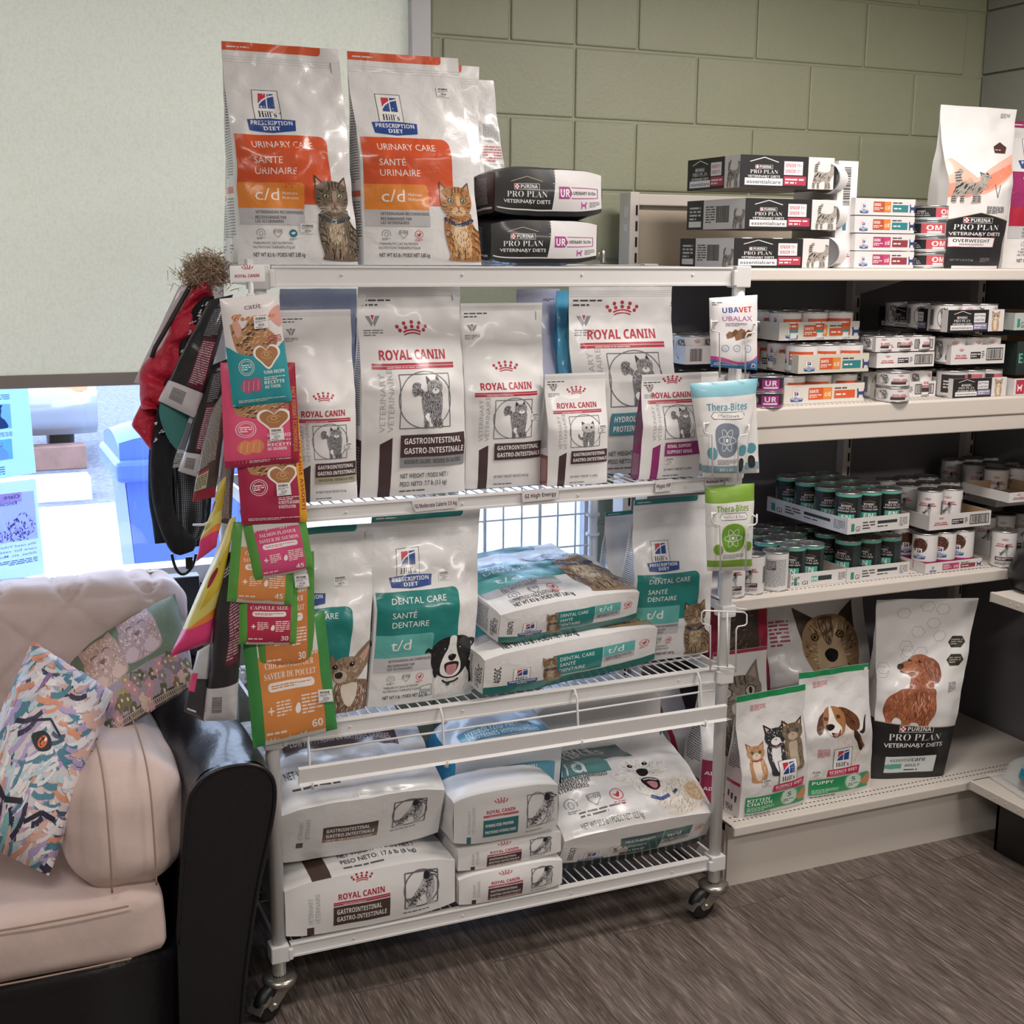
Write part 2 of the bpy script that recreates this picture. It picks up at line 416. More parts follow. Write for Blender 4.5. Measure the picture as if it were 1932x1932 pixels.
# back wall: painted concrete block, each block slightly proud of its joints
X1 = at(1085, 150, 'Y', WY).x; CW = (at(1723, 190, 'Y', WY).x-X1)/3
LX0, LX1, LZ0, LZ1 = .72, 1.20, .5, 1.60      # lower frosted opening
m = MB()
def wallbox(x0, x1, z0, z1):
    if x1 > x0 and z1 > z0: m.box((x0, WY+.006, z0), (x1, WY+.2, z1))
wallbox(OX, LX0, 0, CEIL); wallbox(LX0, LX1, 0, LZ0); wallbox(LX0, LX1, LZ1, CEIL); wallbox(LX1, WX+.1, 0, CEIL); wallbox(LEFT, OX, 0, OZ0); wallbox(LEFT, OX, 2.62, CEIL)
k = 0
zt = 2.3524-.2007*11
while zt < CEIL:
    odd = round((zt-2.3524)/.2007) % 2
    x = X1-6*CW + (CW/2 if odd == 0 else 0)
    js = []
    while x < WX+.3: js.append(x); x += CW
    if odd == 0: js.append(X1); js.sort()
    for a, b in zip(js, js[1:]):
        a2, b2 = max(a+.003, OX), min(b-.003, WX)
        z0, z1 = zt+.004, min(zt+.197, CEIL)
        if b2-a2 < .02: continue
        if z0 < LZ1 and z1 > LZ0 and a2 < LX1 and b2 > LX0:
            for c, d in ((a2, min(b2, LX0)), (max(a2, LX1), b2)):
                if d-c > .02: m.box((c, WY, z0), (d, WY+.03, z1), 0, .0045)
            continue
        m.box((a2, WY, z0), (b2, WY+.03, z1), 0, .0045)
    zt += .2007
m.box((OX, WY+.002, 0), (OX+.012, WY+.2, CEIL))
struct(m.build('wall_back', 'block'))
# ---- big window behind the sofa
M['frame'] = plain('white_window_frame', 'cfcdd2', .35)
M['glass'], nt, b = _mat('window_glass')
tr = nt.nodes.new('ShaderNodeBsdfTransparent'); gl = nt.nodes.new('ShaderNodeBsdfGlossy'); gl.inputs['Roughness'].default_value = .02
mx = nt.nodes.new('ShaderNodeMixShader'); mx.inputs[0].default_value = .06
nt.links.new(tr.outputs[0], mx.inputs[1]); nt.links.new(gl.outputs[0], mx.inputs[2]); nt.links.new(mx.outputs[0], nt.nodes['Material Output'].inputs[0])
m = MB(); m.box((OX-.055, WY+.004, OZ0), (OX+.001, WY+.14, 2.62)); m.box((LEFT, WY+.06, OZ0), (OX-.05, WY+.14, OZ0+.05)); m.box((LEFT, WY+.06, 2.57), (OX-.05, WY+.14, 2.62)); m.box((LEFT, WY+.06, OZ0+.05), (LEFT+.05, WY+.14, 2.57))
win = struct(m.build('window_1', 'frame'))
m = MB(); m.box((LEFT+.05, WY+.098, OZ0+.05), (OX-.05, WY+.102, 2.57)); struct(m.build('window_pane', 'glass', win))
m = MB(); m.box((LEFT, WY-.06, OZ0-.03), (OX-.002, WY+.06, OZ0)); struct(m.build('window_sill', 'frame', win))
# lower frosted light panel behind the rack
def frosted(name, col, tcol, mixf, bscale=None, bump=.3):
    m_, nt, b = _mat(name); v = coords(nt)
    b.inputs['Base Color'].default_value = (*lin(col), 1); b.inputs['Roughness'].default_value = .7
    t = nt.nodes.new('ShaderNodeBsdfTranslucent'); t.inputs[0].default_value = (*lin(tcol), 1)
    x = nt.nodes.new('ShaderNodeMixShader'); x.inputs[0].default_value = mixf
    nt.links.new(b.outputs[0], x.inputs[1]); nt.links.new(t.outputs[0], x.inputs[2]); nt.links.new(x.outputs[0], nt.nodes['Material Output'].inputs[0])
    if bscale: add_bump(nt, b, nz(nt, v, bscale, 2), bump, .002)
    return m_, nt, b, t
M['frost'] = frosted('frosted_plastic', 'e8eef4', 'f2f8ff', .8)[0]
m = MB(); t = .03
m.box((LX0, WY+.03, LZ0), (LX0+t, WY+.09, LZ1)); m.box((LX1-t, WY+.03, LZ0), (LX1, WY+.09, LZ1)); m.box((LX0+t, WY+.03, LZ0), (LX1-t, WY+.09, LZ0+t)); m.box((LX0+t, WY+.03, LZ1-t), (LX1-t, WY+.09, LZ1))
w2 = struct(m.build('window_2', 'frame'))
m = MB(); m.box((LX0+t, WY+.058, LZ0+t), (LX1-t, WY+.064, LZ1-t)); struct(m.build('frosted_pane', 'frost', w2))
# ---- roller blind
mb, nt, b, tl = frosted('blind_fabric', 'eeece2', 'f0ead8', .42)
v = coords(nt, scale=(1, 1, 1)); wv = nt.nodes.new('ShaderNodeTexVoronoi'); wv.inputs['Scale'].default_value = 130; nt.links.new(v, wv.inputs['Vector'])
n2 = nz(nt, coords(nt, scale=(1, 1, .25)), 160, 3)
ml = nt.nodes.new('ShaderNodeMath'); ml.operation = 'MULTIPLY'; nt.links.new(wv.outputs[0], ml.inputs[0]); nt.links.new(n2, ml.inputs[1])
nt.links.new(ramp(nt, ml.outputs[0], [(.0, 'f0e9d8'), (.5, 'e8e0cc')]), tl.inputs[0]); nt.links.new(ramp(nt, ml.outputs[0], [(.0, 'e6e4da'), (.5, 'dcdacf')]), b.inputs['Base Color'])
add_bump(nt, b, ml.outputs[0], .4, .001)
M['blind'] = mb
ZB = at(100, 707, 'Y', WY+.035).z
bl = empty('roller_blind', (0, WY+.035, ZB)); tag(bl, 'large cream woven roller blind pulled most of the way down over the window', 'blind')
BX = at(771, 60, 'Y', WY+.035).x
m = MB(); m.box((LEFT+.06, -.001, 0), (BX, .001, 2.6-ZB)); m.build('fabric', 'blind', bl)
m = MB(); m.box((LEFT+.06, -.006, -.033), (BX, .006, .001), 0, .003); M['hem'] = plain('taupe_hem_bar', '9b9088', .7); m.build('hem_bar', 'hem', bl)
m = MB(); m.tube([(LEFT+.06, 0, 2.6-ZB), (BX+.01, 0, 2.6-ZB)], .022, 12); m.build('roller_tube', 'frame', bl)
m = MB(); cx = at(783, 60, 'Y', WY+.03).x
for dx in (-.006, .006):
    for i in range(150):
        zz = 2.58-ZB-i*.0085; m.box((cx+dx-.002, -.012, zz-.003), (cx+dx+.002, -.008, zz+.003))
m.build('bead_chain', 'whiteplastic', bl)
# ================================================================ outside
GZ = -.05
M['paving'] = plain('pale_paving_stone', 'b4b0a8', .9, 0, (30, .3, .01), 0, (6, .1))
M['asphalt'] = plain('asphalt', '6c7080', .95, 0, (60, .5, .02), 0, (25, .35))
M['gravel'] = plain('pale_gravel', 'b6aea0', .95, 0, (120, .8, .02), 0, (90, .45))
M['kerb'] = plain('concrete_wheel_stop', 'b8b0aa', .9, 0, (40, .3, .01), 0, (9, .08))
M['brown'] = plain('brown_timber', '8a6a60', .8, 0, None, 0, (8, .2))
def onground(px, py): return at(px, py, 'Z', GZ)
m = MB(); m.box((-12, WY+.25, GZ-.1), (30, 40, GZ)); struct(m.build('ground', 'asphalt'))
m = MB()
ya = onground(200, 1000).y; y = WY+.26; R_ = random.Random(5)
rows = 0
while y < ya:
    x = -6+R_.random()*.4
    while x < 6:
        m.box((x+.03, y+.02, GZ), (x+.60, y+.385, GZ+.03), 0, .008); x += .64
    y += .42; rows += 1
m.box((-6, WY+.26, GZ), (6, ya, GZ+.022))
struct(m.build('ground_paving', 'paving'))
m = MB(); yg0, yg1 = ya+.02, onground(200, 952).y
m.box((-7, yg0, GZ), (6, yg1, GZ+.012)); g = m.build('ground_gravel', 'gravel'); tag(g, None, None, None, 'structure')
p0, p1 = onground(75, 945), onground(172, 938)
m = MB(); m.prism([(0, 0), (.34, 0), (.30, .16), (.04, .16)], -2.4, 0, lambda x, y, z: (p1.x+z, p1.y+x-.1, GZ+y))
tag(m.build('wheel_stop', 'kerb'), 'pale concrete wheel stop on the gravel outside the window', 'wheel stop')
q = onground(165, 884); m = MB(); m.box((q.x-2.6, q.y, GZ), (q.x, q.y+.2, GZ+.2), 0, .01)
tag(m.build('timber_edging', 'brown'), 'brown landscape timber lying in front of the parked car outside', 'timber')
# parked car front, cropped by the window poster
cz = onground(150, 880)
M['carpaint'] = plain('silver_car_paint', '9298a4', .2, .2, None, 1)
M['carglass'] = plain('dark_windscreen', '3b4460', .08, 0, None, 1)
M['tailred'] = plain('orange_lamp_lens', 'e08050', .2)
car = empty('parked_car', (cz.x, cz.y, GZ)); tag(car, 'silver car parked nose-in outside, seen through the window', 'car')
m = MB()
def cf(u, v_):
    x = -1.75+u*1.95; a = v_
    prof = [(0, .28), (-.12, .36), (-.17, .52), (-.14, .66), (-.02, .78), (.5, .95), (1.1, 1.02)]
    t = a*(len(prof)-1); i = min(int(t), len(prof)-2); f = t-i
    yy = prof[i][0]*(1-f)+prof[i+1][0]*f; zz = prof[i][1]*(1-f)+prof[i+1][1]*f
    e = max(0, (u-.78)/.22); e2 = max(0, (.22-u)/.22)
    return (x, yy+.42*e**2.2+.42*e2**2.2, zz-.05*e*e)
m.grid(cf, 24, 18); m.grid(lambda u, v_: (-1.75+1.95*u, .42-.42*(1-abs(2*u-1)**3)+v_*1.2, .28-.06*v_), 12, 2); m.build('bonnet_and_bumper', 'carpaint', car)
m = MB(); m.grid(lambda u, v_: (-1.6+u*1.65, 1.08+.75*v_, 1.0+.5*v_), 6, 3); m.build('windscreen', 'carglass', car)
m = MB(); m.lathe([(.001, 0), (.05, .0), (.055, -.012), (.03, -.018), (.001, -.018)], 20, (-.72, -.175, .62), 0, 'Y'); m.build('badge', 'greyplastic', car)
m = MB(); m.grid(lambda u, v_: (-.25+u*.36, -.13+.2*u*u+.03*v_, .64+.1*v_), 6, 2); m.build('headlamp', 'tailred', car)
for sx in (-1.4, -.05):
    m = MB(); m.lathe([(.12, -.1), (.3, -.1), (.33, -.06), (.33, .06), (.3, .1), (.12, .1)], 24, (sx-.05, .62, .33), 0, 'X'); m.build('tyre', 'rubber', car)
# blue wheeled bin
M['binblue'] = plain('blue_bin_plastic', '5674dc', .4, 0, (30, .1, .002))
bq = onground(250, 1075)
by = 2.6; bx = at(236, 900, 'Y', by).x
bn = empty('recycling_bin', (bx, by, GZ)); tag(bn, 'blue plastic wheeled bin standing outside the window', 'bin')
zt = at(226, 900, 'Y', by).z-GZ
m = MB(); m.grid(lambda u, v_: ((.06*(1-v_)+.50*u*(1-.12*(1-v_)), .0+.03*(1-v_), zt*v_)), 4, 4); m.box((.06, .04, 0), (.5, .5, .05))
o = m.bm; m.grid(lambda u, v_: ((.06*(1-v_), .03+u*.5, zt*v_)), 2, 2); m.grid(lambda u, v_: ((.5-.03*(1-v_), .03+u*.5, zt*v_)), 2, 2); m.grid(lambda u, v_: ((.06+.44*u, .53, zt*v_)), 2, 2); m.build('body', 'binblue', bn)
m = MB(); m.box((-.04, -.05, zt-.02), (.55, .58, zt+.07), 0, .02); m.grid(lambda u, v_: (-.02+.55*u, -.02+.56*v_, zt+.07+.13*math.sin(math.pi*min(1, max(0, .15+.7*v_)))*(1-.3*abs(2*u-1)**3)), 10, 8)
m.grid(lambda u, v_: (-.02+.001*u, -.02+.56*v_, zt+.05+u*(.02+.13*math.sin(math.pi*(.15+.7*v_))*.7)), 1, 8); m.grid(lambda u, v_: (-.02+.55*u, -.02, zt+.05+v_*(.02+.10*(1-.3*abs(2*u-1)**3))), 10, 1); m.build('lid', 'binblue', bn)
# ================================================================ ceiling lights (they light the room)
for k, ((lx, ly), pw) in enumerate(LAMPS):
    lt = empty('ceiling_light', (lx, ly, CEIL)); tag(lt, 'long fluorescent ceiling light panel', 'ceiling light', 'ceiling light panels out of view')
    m = MB(); m.box((-.62, -.17, -.05), (.62, .17, -.001)); m.build('housing', 'enamel', lt)
    ld = bpy.data.lights.new('tubes', 'AREA'); ld.shape = 'RECTANGLE'; ld.size = 1.2; ld.size_y = .3; ld.energy = pw; ld.color = LAMP_COLOR
    lo = bpy.data.objects.new('tubes', ld); C.objects.link(lo); lo.parent = lt; lo.location = (0, 0, -.056)
# ================================================================ the white rack on wheels
RW, RD = 1.2, .46
Z1, Z2, Z3, Z4 = 1.74191, 1.21755, .71004, .17311
rack = empty('display_rack'); tag(rack, 'white metal four-tier display rack on casters filled with pet food bags', 'rack')
for (x, y) in ((0, 0), (RW, 0), (0, RD), (RW, RD)):
    m = MB(); m.tube([(x, y, .095), (x, y, Z1-.005)], .0165, 16); m.build('post', 'enamel', rack)
for lv, (zz, hh) in enumerate(((Z1, .045), (Z2, .034), (Z3, .04), (Z4, .034))):
    for (x, y) in ((0, 0), (RW, 0), (0, RD), (RW, RD)):
        m = MB(); m.box((x-.022, y-.022, zz-hh-.006), (x+.022, y+.022, zz+.002), 0, .003)
        sx = 1 if x == 0 else -1
        m.box((x+sx*.018, y-.024, zz-hh-.002), (x+sx*.03, y-.012, zz-.008), 0, .003); m.build('corner_bracket', 'enamel', rack)
    for y, sy in ((-.008, 1), (RD+.008, -1)):
        m = MB(); m.box((.026, y-.003, zz-hh), (RW-.026, y+.003, zz-.003)); m.box((.026, y-.006 if sy > 0 else y-.012, zz-.006), (RW-.026, y+.014 if sy > 0 else y+.006, zz-.001), 0, .001)
        m.box((.026, y-.006, zz-hh-.001), (RW-.026, y+.003, zz-hh+.004))
        if sy > 0:
            for px_ in (.18, .46, .76, 1.06): m.lathe([(.001, 0), (.003, 0), (.003, .002), (.001, .002)], 8, (px_, -.013, zz-.02), 0, 'Y')
        m.build('shelf_rail', 'enamel', rack)
    for x in (0, RW):
        m = MB(); m.box((x-.004, .022, zz-hh), (x+.004, RD-.022, zz-.003)); m.build('side_rail', 'enamel', rack)
    m = MB()
    n = 46
    for i in range(n):
        x = .035+i*(RW-.07)/(n-1); m.tube([(x, .0, zz-.004), (x, RD, zz-.004)], .0019, 6)
    for y in (.1, .23, .36): m.tube([(.0, y, zz-.008), (RW, y, zz-.008)], .003, 6)
    m.build('wire_deck', 'enamel', rack)
for (x, y, rz) in ((0, 0, 215), (RW, 0, 190), (0, RD, 40), (RW, RD, 60)):
    cst = empty('caster', (x, y, 0), math.radians(rz)); cst.parent = rack
    m = MB(); m.lathe([(.012, .10), (.0165, .098), (.0165, .088), (.014, .086)], 16); m.build('stem_sleeve', 'rubber', cst)
    m = MB(); m.lathe([(.002, .093), (.034, .093), (.040, .089), (.042, .083), (.040, .078), (.035, .075), (.036, .070), (.032, .066), (.004, .066)], 28)
    for s in (-1, 1): m.prism([(-.028, .070), (.030, .070), (.062, .044), (.052, .030), (.034, .030)], s*.019-.0015, s*.019+.0015, lambda a, b_, c: (a, c, b_))
    m.build('fork', 'steel', cst)
    m = MB(); m.lathe([(.010, -.015), (.034, -.015), (.040, -.010), (.042, 0), (.040, .010), (.034, .015), (.010, .015)], 28, (.042, 0, .042), 0, 'Y'); m.build('wheel', 'rubber', cst)
    m = MB(); m.prism([(.045, .060), (.062, .048), (.075, .050), (.090, .036), (.092, .039), (.076, .056), (.062, .056), (.048, .066)], -.02, .02, lambda a, b_, c: (a, c, b_)); m.tube([(.042, -.028, .042), (.042, .028, .042)], .0055, 10); m.build('brake_pedal', 'steel', cst)
# price rail hung in front of the third shelf on bent wire
PY = -.055
a0, a1 = at(563, 1452, 'Y', PY), at(1371, 1331, 'Y', PY)
a1 = Vector((a1.x, PY, a1.z)); hang = empty('hanging_price_rail', (a0.x, PY, a0.z)); tag(hang, 'long white price rail hanging on bent wires below the third rack shelf', 'rail')
dz = (a1.z-a0.z)/(a1.x-a0.x); L = a1.x-a0.x
m = MB(); m.prism([(0, 0), (-.004, .034), (.006, .037), (.005, .034), (0, .033), (.004, .001), (.004, -.004), (-.006, -.006)], 0, L, lambda y, z_, x: (x, y, z_-.034+dz*x)); m.build('ticket_channel', 'enamel', hang)
m = MB(); zr = Z3-.055-a0.z
m.tube([(.03, .02, zr), (L*.5, .02, zr+dz*L*.2), (L-.03, .02, zr+.004)], .0028, 8)
for fx in (.03, .36, .72, 1.08):
    x = min(fx*L/1.15, L-.03)
    m.tube([(x, .075, Z3-.01-a0.z), (x, .035, Z3-.004-a0.z), (x, .022, Z3-.02-a0.z), (x, .014, zr-.03), (x, .010, -.03), (x, .004, -.050), (x, -.01, -.046), (x, -.012, -.03)], .003, 8)
m.build('wire_hangers', 'enamel', hang)
# white wire grid standing behind the rack
gy = .62
g0x, g1x = .60, at(1118, 1000, 'Y', gy).x; gz0, gz1 = .52, 1.30
gd = empty('grid_panel', (g0x, gy, gz0)); tag(gd, 'white wire grid panel with a ringed post standing behind the rack', 'grid panel')
m = MB()
for i in range(10):
    x = (g1x-g0x)*i/9; m.tube([(x, 0, 0), (x, 0, gz1-gz0)], .0028 if i % 3 else .005, 6)
for j in range(9):
    z_ = (gz1-gz0)*j/8; m.tube([(0, 0.004, z_), (g1x-g0x, .004, z_)], .0028, 6)
m.build('wires', 'enamel', gd)
m = MB(); x = g1x-g0x; m.tube([(x, 0, -.52), (x, 0, gz1-gz0)], .0135, 14)
for z_ in (.48, .42, .2): m.lathe([(.014, 0), (.021, 0), (.021, .007), (.014, .007)], 16, (x, 0, z_))
m.build('post', 'enamel', gd)
for zz_ in (0, 1): pass
m = MB(); m.box((-.02, -.02, -.52), (x+.02, .02, -.50)); m.build('foot', 'enamel', gd)
# ================================================================ the long store shelving along the wall
G0, G1 = 1.275, 2.56
UY = .665
M['board'] = plain('cream_back_board', 'c9bcaa', .6, 0, (20, .1, .001))
M['greyboard'] = plain('grey_back_board', '77757a', .7, 0, (30, .1, .001))
gon = empty('shelving_unit', (G0, .1, 0)); tag(gon, 'cream metal store shelving along the green block wall with four deep shelves', 'shelving')
def gp(name, mb_, mats): return mb_.build(name, mats, gon)
def rel(x, y, z): return (x-G0, y-.1, z)
def gbox(mb_, a, b, mi=0, bev=0): mb_.box(rel(*a), rel(*b), mi, bev)
ztop = at(1190, 362, 'Y', .60).z
XU = at(1190, 362, 'Y', .60).x
for k, x in enumerate((XU, 2.02, G1-.03)):
    m = MB(); gbox(m, (x, .60, 0), (x+.03, .665, ztop), 0, .002)
    z = .08
    while z < ztop-.03: gbox(m, (x+.018, .598, z), (x+.024, .5995, z+.028), 1); z += .045
    if k == 0:
        for dz_, hh in ((-.04, .03), (-.09, .02), (-.24, .025)): gbox(m, (x-.001, .615, ztop+dz_-hh), (x+.001, .635, ztop+dz_), 2)
    gp('upright', m, ['shelfmetal', 'hole', 'whiteplastic'])
m = MB(); gbox(m, (XU+.03, .635, 1.72), (G1, .645, ztop-.035)); gp('back_board', m, 'board')
m = MB(); gbox(m, (XU+.03, .615, ztop-.036), (G1, .655, ztop-.004), 0, .003); gp('top_rail', m, 'shelfmetal')
m = MB(); gbox(m, (XU+.03, .635, .1), (G1, .645, 1.72)); gp('back_board', m, 'greyboard')
def shelf(zf, yb, yf, lip, x0, x1, name='shelf', double=False):
    m = MB(); gbox(m, (x0, yf+.012, zf-.008), (x1, yb, zf), 0, .001)
    gbox(m, (x0, yf, zf-lip), (x1, yf+.014, zf-.001), 0, .004)
    if double: gbox(m, (x0, yf+.004, zf-lip-.045), (x1, yf+.018, zf-lip-.002), 0, .003)
    for xx in (x0, x1-.004): gbox(m, (xx, yf+.014, zf-lip), (xx+.004, yb, zf-.004))
    o = gp(name, m, ['shelfmetal'])
    h = MB()
    for row in (.035, .060):
        x = x0+.02
        while x < x1-.02:
            h.box(rel(x, yf+row-.003, zf+.0001), rel(x+.007, yf+row+.001, zf+.0004)); x += .0145
    h.build('price_slots', 'hole', o)
    return o
GF = .1125
SZ1, SZ2, SZ3, SZ0 = 1.7366, 1.3688, .8482, .198
shelf(SZ1, .635, GF, .032, G0, G1)
shelf(SZ2, .635, GF, .052, G0, G1, double=True)
shelf(SZ3, .635, GF, .035, G0, G1)
shelf(SZ0, .635, .075, .03, G0+.035, G1, 'base_deck')
m = MB(); gbox(m, (G0+.04, .112, 0), (G1, .122, SZ0-.008)); gbox(m, (G0+.035, .122, 0), (G0+.045, .635, SZ0-.008))
for (y, z) in ((.16, .04), (.16, .15), (.3, .09)): gbox(m, (G0+.033, y, z), (G0+.0351, y+.006, z+.012), 1)
gp('kick_plate', m, ['shelfmetal', 'hole'])
for (zz, yf, x) in [(q, GF, x) for q in (SZ1, SZ2, SZ3) for x in (XU, 2.02)]:
    m = MB(); m.prism([(.60-.1, zz-.01), (.60-.1, zz-.09), (.2, zz-.02), (.2, zz-.01)], x+.008-G0, x+.012-G0, lambda a, b_, c: (c, a, b_)); gp('shelf_bracket', m, 'shelfmetal')
# the run of shelving along the right wall
rt = empty('side_shelving', (WX, -.9, 0)); tag(rt, 'cream store shelving along the right wall with black kick plate', 'shelving')
SXF = 2.215
def rp(name, mb_, mats): return mb_.build(name, mats, rt)
def rbox(mb_, a, b, mi=0, bev=0): mb_.box((a[0]-WX, a[1]+.9, a[2]), (b[0]-WX, b[1]+.9, b[2]), mi, bev)
for zz, nm, xf in ((.21, 'shelf', 2.14), (.80, 'shelf', 2.16), (1.28, 'shelf', 2.3)):
    yb = .06
    m = MB(); rbox(m, (xf, -2.4, zz-.03), (xf+.012, yb, zz), 0, .003); rbox(m, (xf+.012, -2.4, zz-.008), (WX-.03, yb, zz-.001)); rbox(m, (xf, yb-.004, zz-.03), (WX-.03, yb, zz-.001))
    for y in (-.02, -.05, -.09, -.14, -.2): m.lathe([(.001, 0), (.003, 0), (.001, .001)], 8, (xf-WX-.001, y+.9, zz-.015), 0, 'X')
    rp(nm, m, 'shelfmetal')
m = MB(); rbox(m, (2.2, -2.4, 0), (2.215, .0, .18)); rbox(m, (2.2, -.01, 0), (WX-.03, .0, .18)); rp('kick_plate', m, 'black')
m = MB(); rbox(m, (WX-.03, -2.4, .1), (WX-.012, .62, 1.9)); rp('back_board', m, 'greyboard')
m = MB(); rbox(m, (WX-.036, .02, 0), (WX-.030, .05, 1.9)); rp('upright', m, 'shelfmetal')
# ================================================================ printed animals (units: width 100)
def cat_portrait(base='b07a48', dark='6b4526', light='d9ae80', chest='e6cba6', eye='8c9a7c', collar='27385c', seed=1):
    a = Art(100, 166)
    body = [(14, 96), (9, 72), (12, 40), (19, 12), (22, 0), (97, 0), (97, 28), (92, 50), (80, 66), (72, 80), (68, 100), (40, 106)]
    a.sm(body, base)
    a.up().sm([(30, 82), (22, 60), (28, 30), (40, 8), (62, 8), (66, 34), (62, 62), (56, 80)], light)
    a.fur(body, [dark, base, light, chest], 260, 9, 1.6, 265, 22, seed)
    a.up().sm([(34, 78), (28, 56), (36, 36), (50, 30), (58, 50), (56, 74)], chest); a.fur([(34, 78), (28, 52), (40, 30), (56, 44), (58, 76)], [chest, light, 'f2e4cc'], 60, 8, 1.3, 268, 15, seed+1)
    a.up()
    for k, (x0, y0, x1, y1) in enumerate(((72, 70, 95, 44), (70, 60, 94, 32), (72, 46, 94, 20), (12, 66, 24, 54), (12, 52, 26, 42), (14, 38, 28, 30), (66, 30, 84, 14), (34, 24, 38, 2), (48, 22, 50, 2))):
        a.line([(x0, y0), ((x0+x1)/2+2, (y0+y1)/2+3), (x1, y1)], 2.6, dark)
    a.up().sm([(12, 92), (40, 80), (70, 88), (71, 81), (40, 72), (12, 85)], collar); a.rect(34, 73, 11, 8, 'b9b4ac', 1); a.up().rect(36.5, 75, 6, 4, collar)
    a.fur(body, [dark, base, light, base], 170, 8, 1.2, 265, 22, seed+7)
    a.up()
    for ear in ([(3, 166), (3, 138), (22, 148)], [(68, 165), (50, 148), (72, 134)]):
        a.poly(ear, dark)
    a.up(); a.poly([(5, 160), (6, 142), (18, 148)], 'c59584'); a.poly([(66, 160), (55, 148), (69, 140)], 'c59584')
    head = [(5, 144), (3, 126), (8, 108), (22, 94), (42, 89), (60, 95), (71, 112), (73, 130), (68, 145), (54, 153), (38, 155), (20, 153)]
    a.up().sm(head, base); a.fur(head, [base, light, dark, base, light], 200, 6, 1.3, 0, 25, seed+2, lambda x, y: math.degrees(math.atan2(y-112, x-40)))
    a.fur(head, [base, dark, light, base], 160, 5, 1.0, 200, 15, seed+5, lambda x, y: math.degrees(math.atan2(y-112, x-40))); a.up().sm([(28, 110), (25, 102), (31, 96), (42, 94), (53, 96), (57, 102), (54, 110), (42, 115)], light); a.fur([(28, 110), (25, 102), (31, 96), (42, 94), (53, 96), (57, 102), (54, 110), (42, 115)], [chest, 'efe4d6', light], 60, 5, 1.1, 270, 50, seed+6)
    a.up()
    for pts in ([(30, 152), (32, 142), (28, 134)], [(38, 154), (38, 142)], [(46, 154), (46, 142)], [(54, 152), (51, 142), (55, 134)], [(10, 138), (18, 134)], [(66, 138), (60, 134)], [(6, 122), (14, 120)], [(6, 114), (15, 113)], [(71, 122), (63, 119)], [(70, 112), (62, 112)]):
        a.line(pts, 2.0, dark)
    a.sm([(37, 134), (41, 136), (46, 134), (46, 118), (41, 115), (37, 118)], light)
    for ex in (25, 54):
        a.up(.5).ell(ex, 126, 7.2, 5.4, '2a211b'); a.up(.5).ell(ex, 126, 5.8, 4.4, eye); a.up(.5).ell(ex, 126, 1.9, 3.6, '14100e'); a.up(.3).ell(ex-1.5, 127.6, 1, 1, 'ffffff')
    a.up().poly([(37, 115), (46, 115), (41.5, 109)], 'b4695c'); a.line([(41.5, 110), (41.5, 105), (35, 101)], 1.2, '5a3a30'); a.line([(41.5, 105), (48, 101)], 1.2, '5a3a30')
    for s in (-1, 1):
        for k in range(3): a.line([(41+s*8, 105-k*2), (41+s*30, 104-k*6)], .5, 'f4efe8')
    return a
def engraved(out, w, h, n, seed, base='8a888c', ang=265, spread=30, cols=('121014', '1c1a20', '343238', '6e6c70', 'e4e4e6'), ln=7, wd=1.5):
    a = Art(w, h)
    for o in out: a.sm(o, base)
    a.up()
    for k, o in enumerate(out): a.fur(o, list(cols), n[k] if isinstance(n, list) else n, ln, wd, ang, spread, seed+k)
    return a
def maine_coon():
    tail = [(34, 88), (22, 96), (8, 92), (1, 102), (0, 116), (6, 128), (18, 131), (28, 126), (26, 116), (34, 108), (44, 96)]
    body = [(40, 104), (30, 88), (30, 70), (34, 50), (38, 34), (38, 20), (46, 14), (50, 28), (58, 30), (62, 14), (92, 12), (92, 34), (96, 56), (99, 82), (95, 104), (72, 112)]
    legs = [(38, 26), (39, 8), (36, 2), (52, 1), (52, 20)]; legs2 = [(62, 26), (66, 8), (58, 1), (78, 1), (80, 10), (82, 1), (97, 2), (93, 26)]
    head = [(50, 128), (48, 114), (54, 102), (66, 96), (80, 96), (92, 102), (98, 114), (96, 128), (86, 134), (72, 136), (58, 134)]
    a = engraved([tail, body, legs, legs2], 100, 149, [90, 260, 30, 60], 11)
    a.up(); a.poly([(47, 148), (47, 126), (60, 134)], '26242a'); a.poly([(83, 148), (78, 134), (95, 124)], '26242a')
    a.up().sm(head, '9a989c'); a.fur(head, ['16141a', '2c2a30', 'e8e8e8', '8e8c90'], 110, 5, 1.2, 90, 30, 14)
    a.up().sm([(62, 108), (64, 101), (74, 98), (84, 101), (86, 108), (74, 113)], 'f0f0f0'); a.sm([(46, 24), (50, 22), (54, 40), (46, 44), (40, 34)], 'f6f6f6')
    for ex in (62, 85): a.up(.5).ell(ex, 118, 5, 3.4, '111013'); a.up(.4).ell(ex, 118, 2.6, 2.2, 'd8d8d8')
    a.up().poly([(70, 111), (78, 111), (74, 106)], '2a282c')
    for k in range(4): a.line([(60+k*5, 132), (62+k*5, 124)], 1.4, '16141a')
    return a
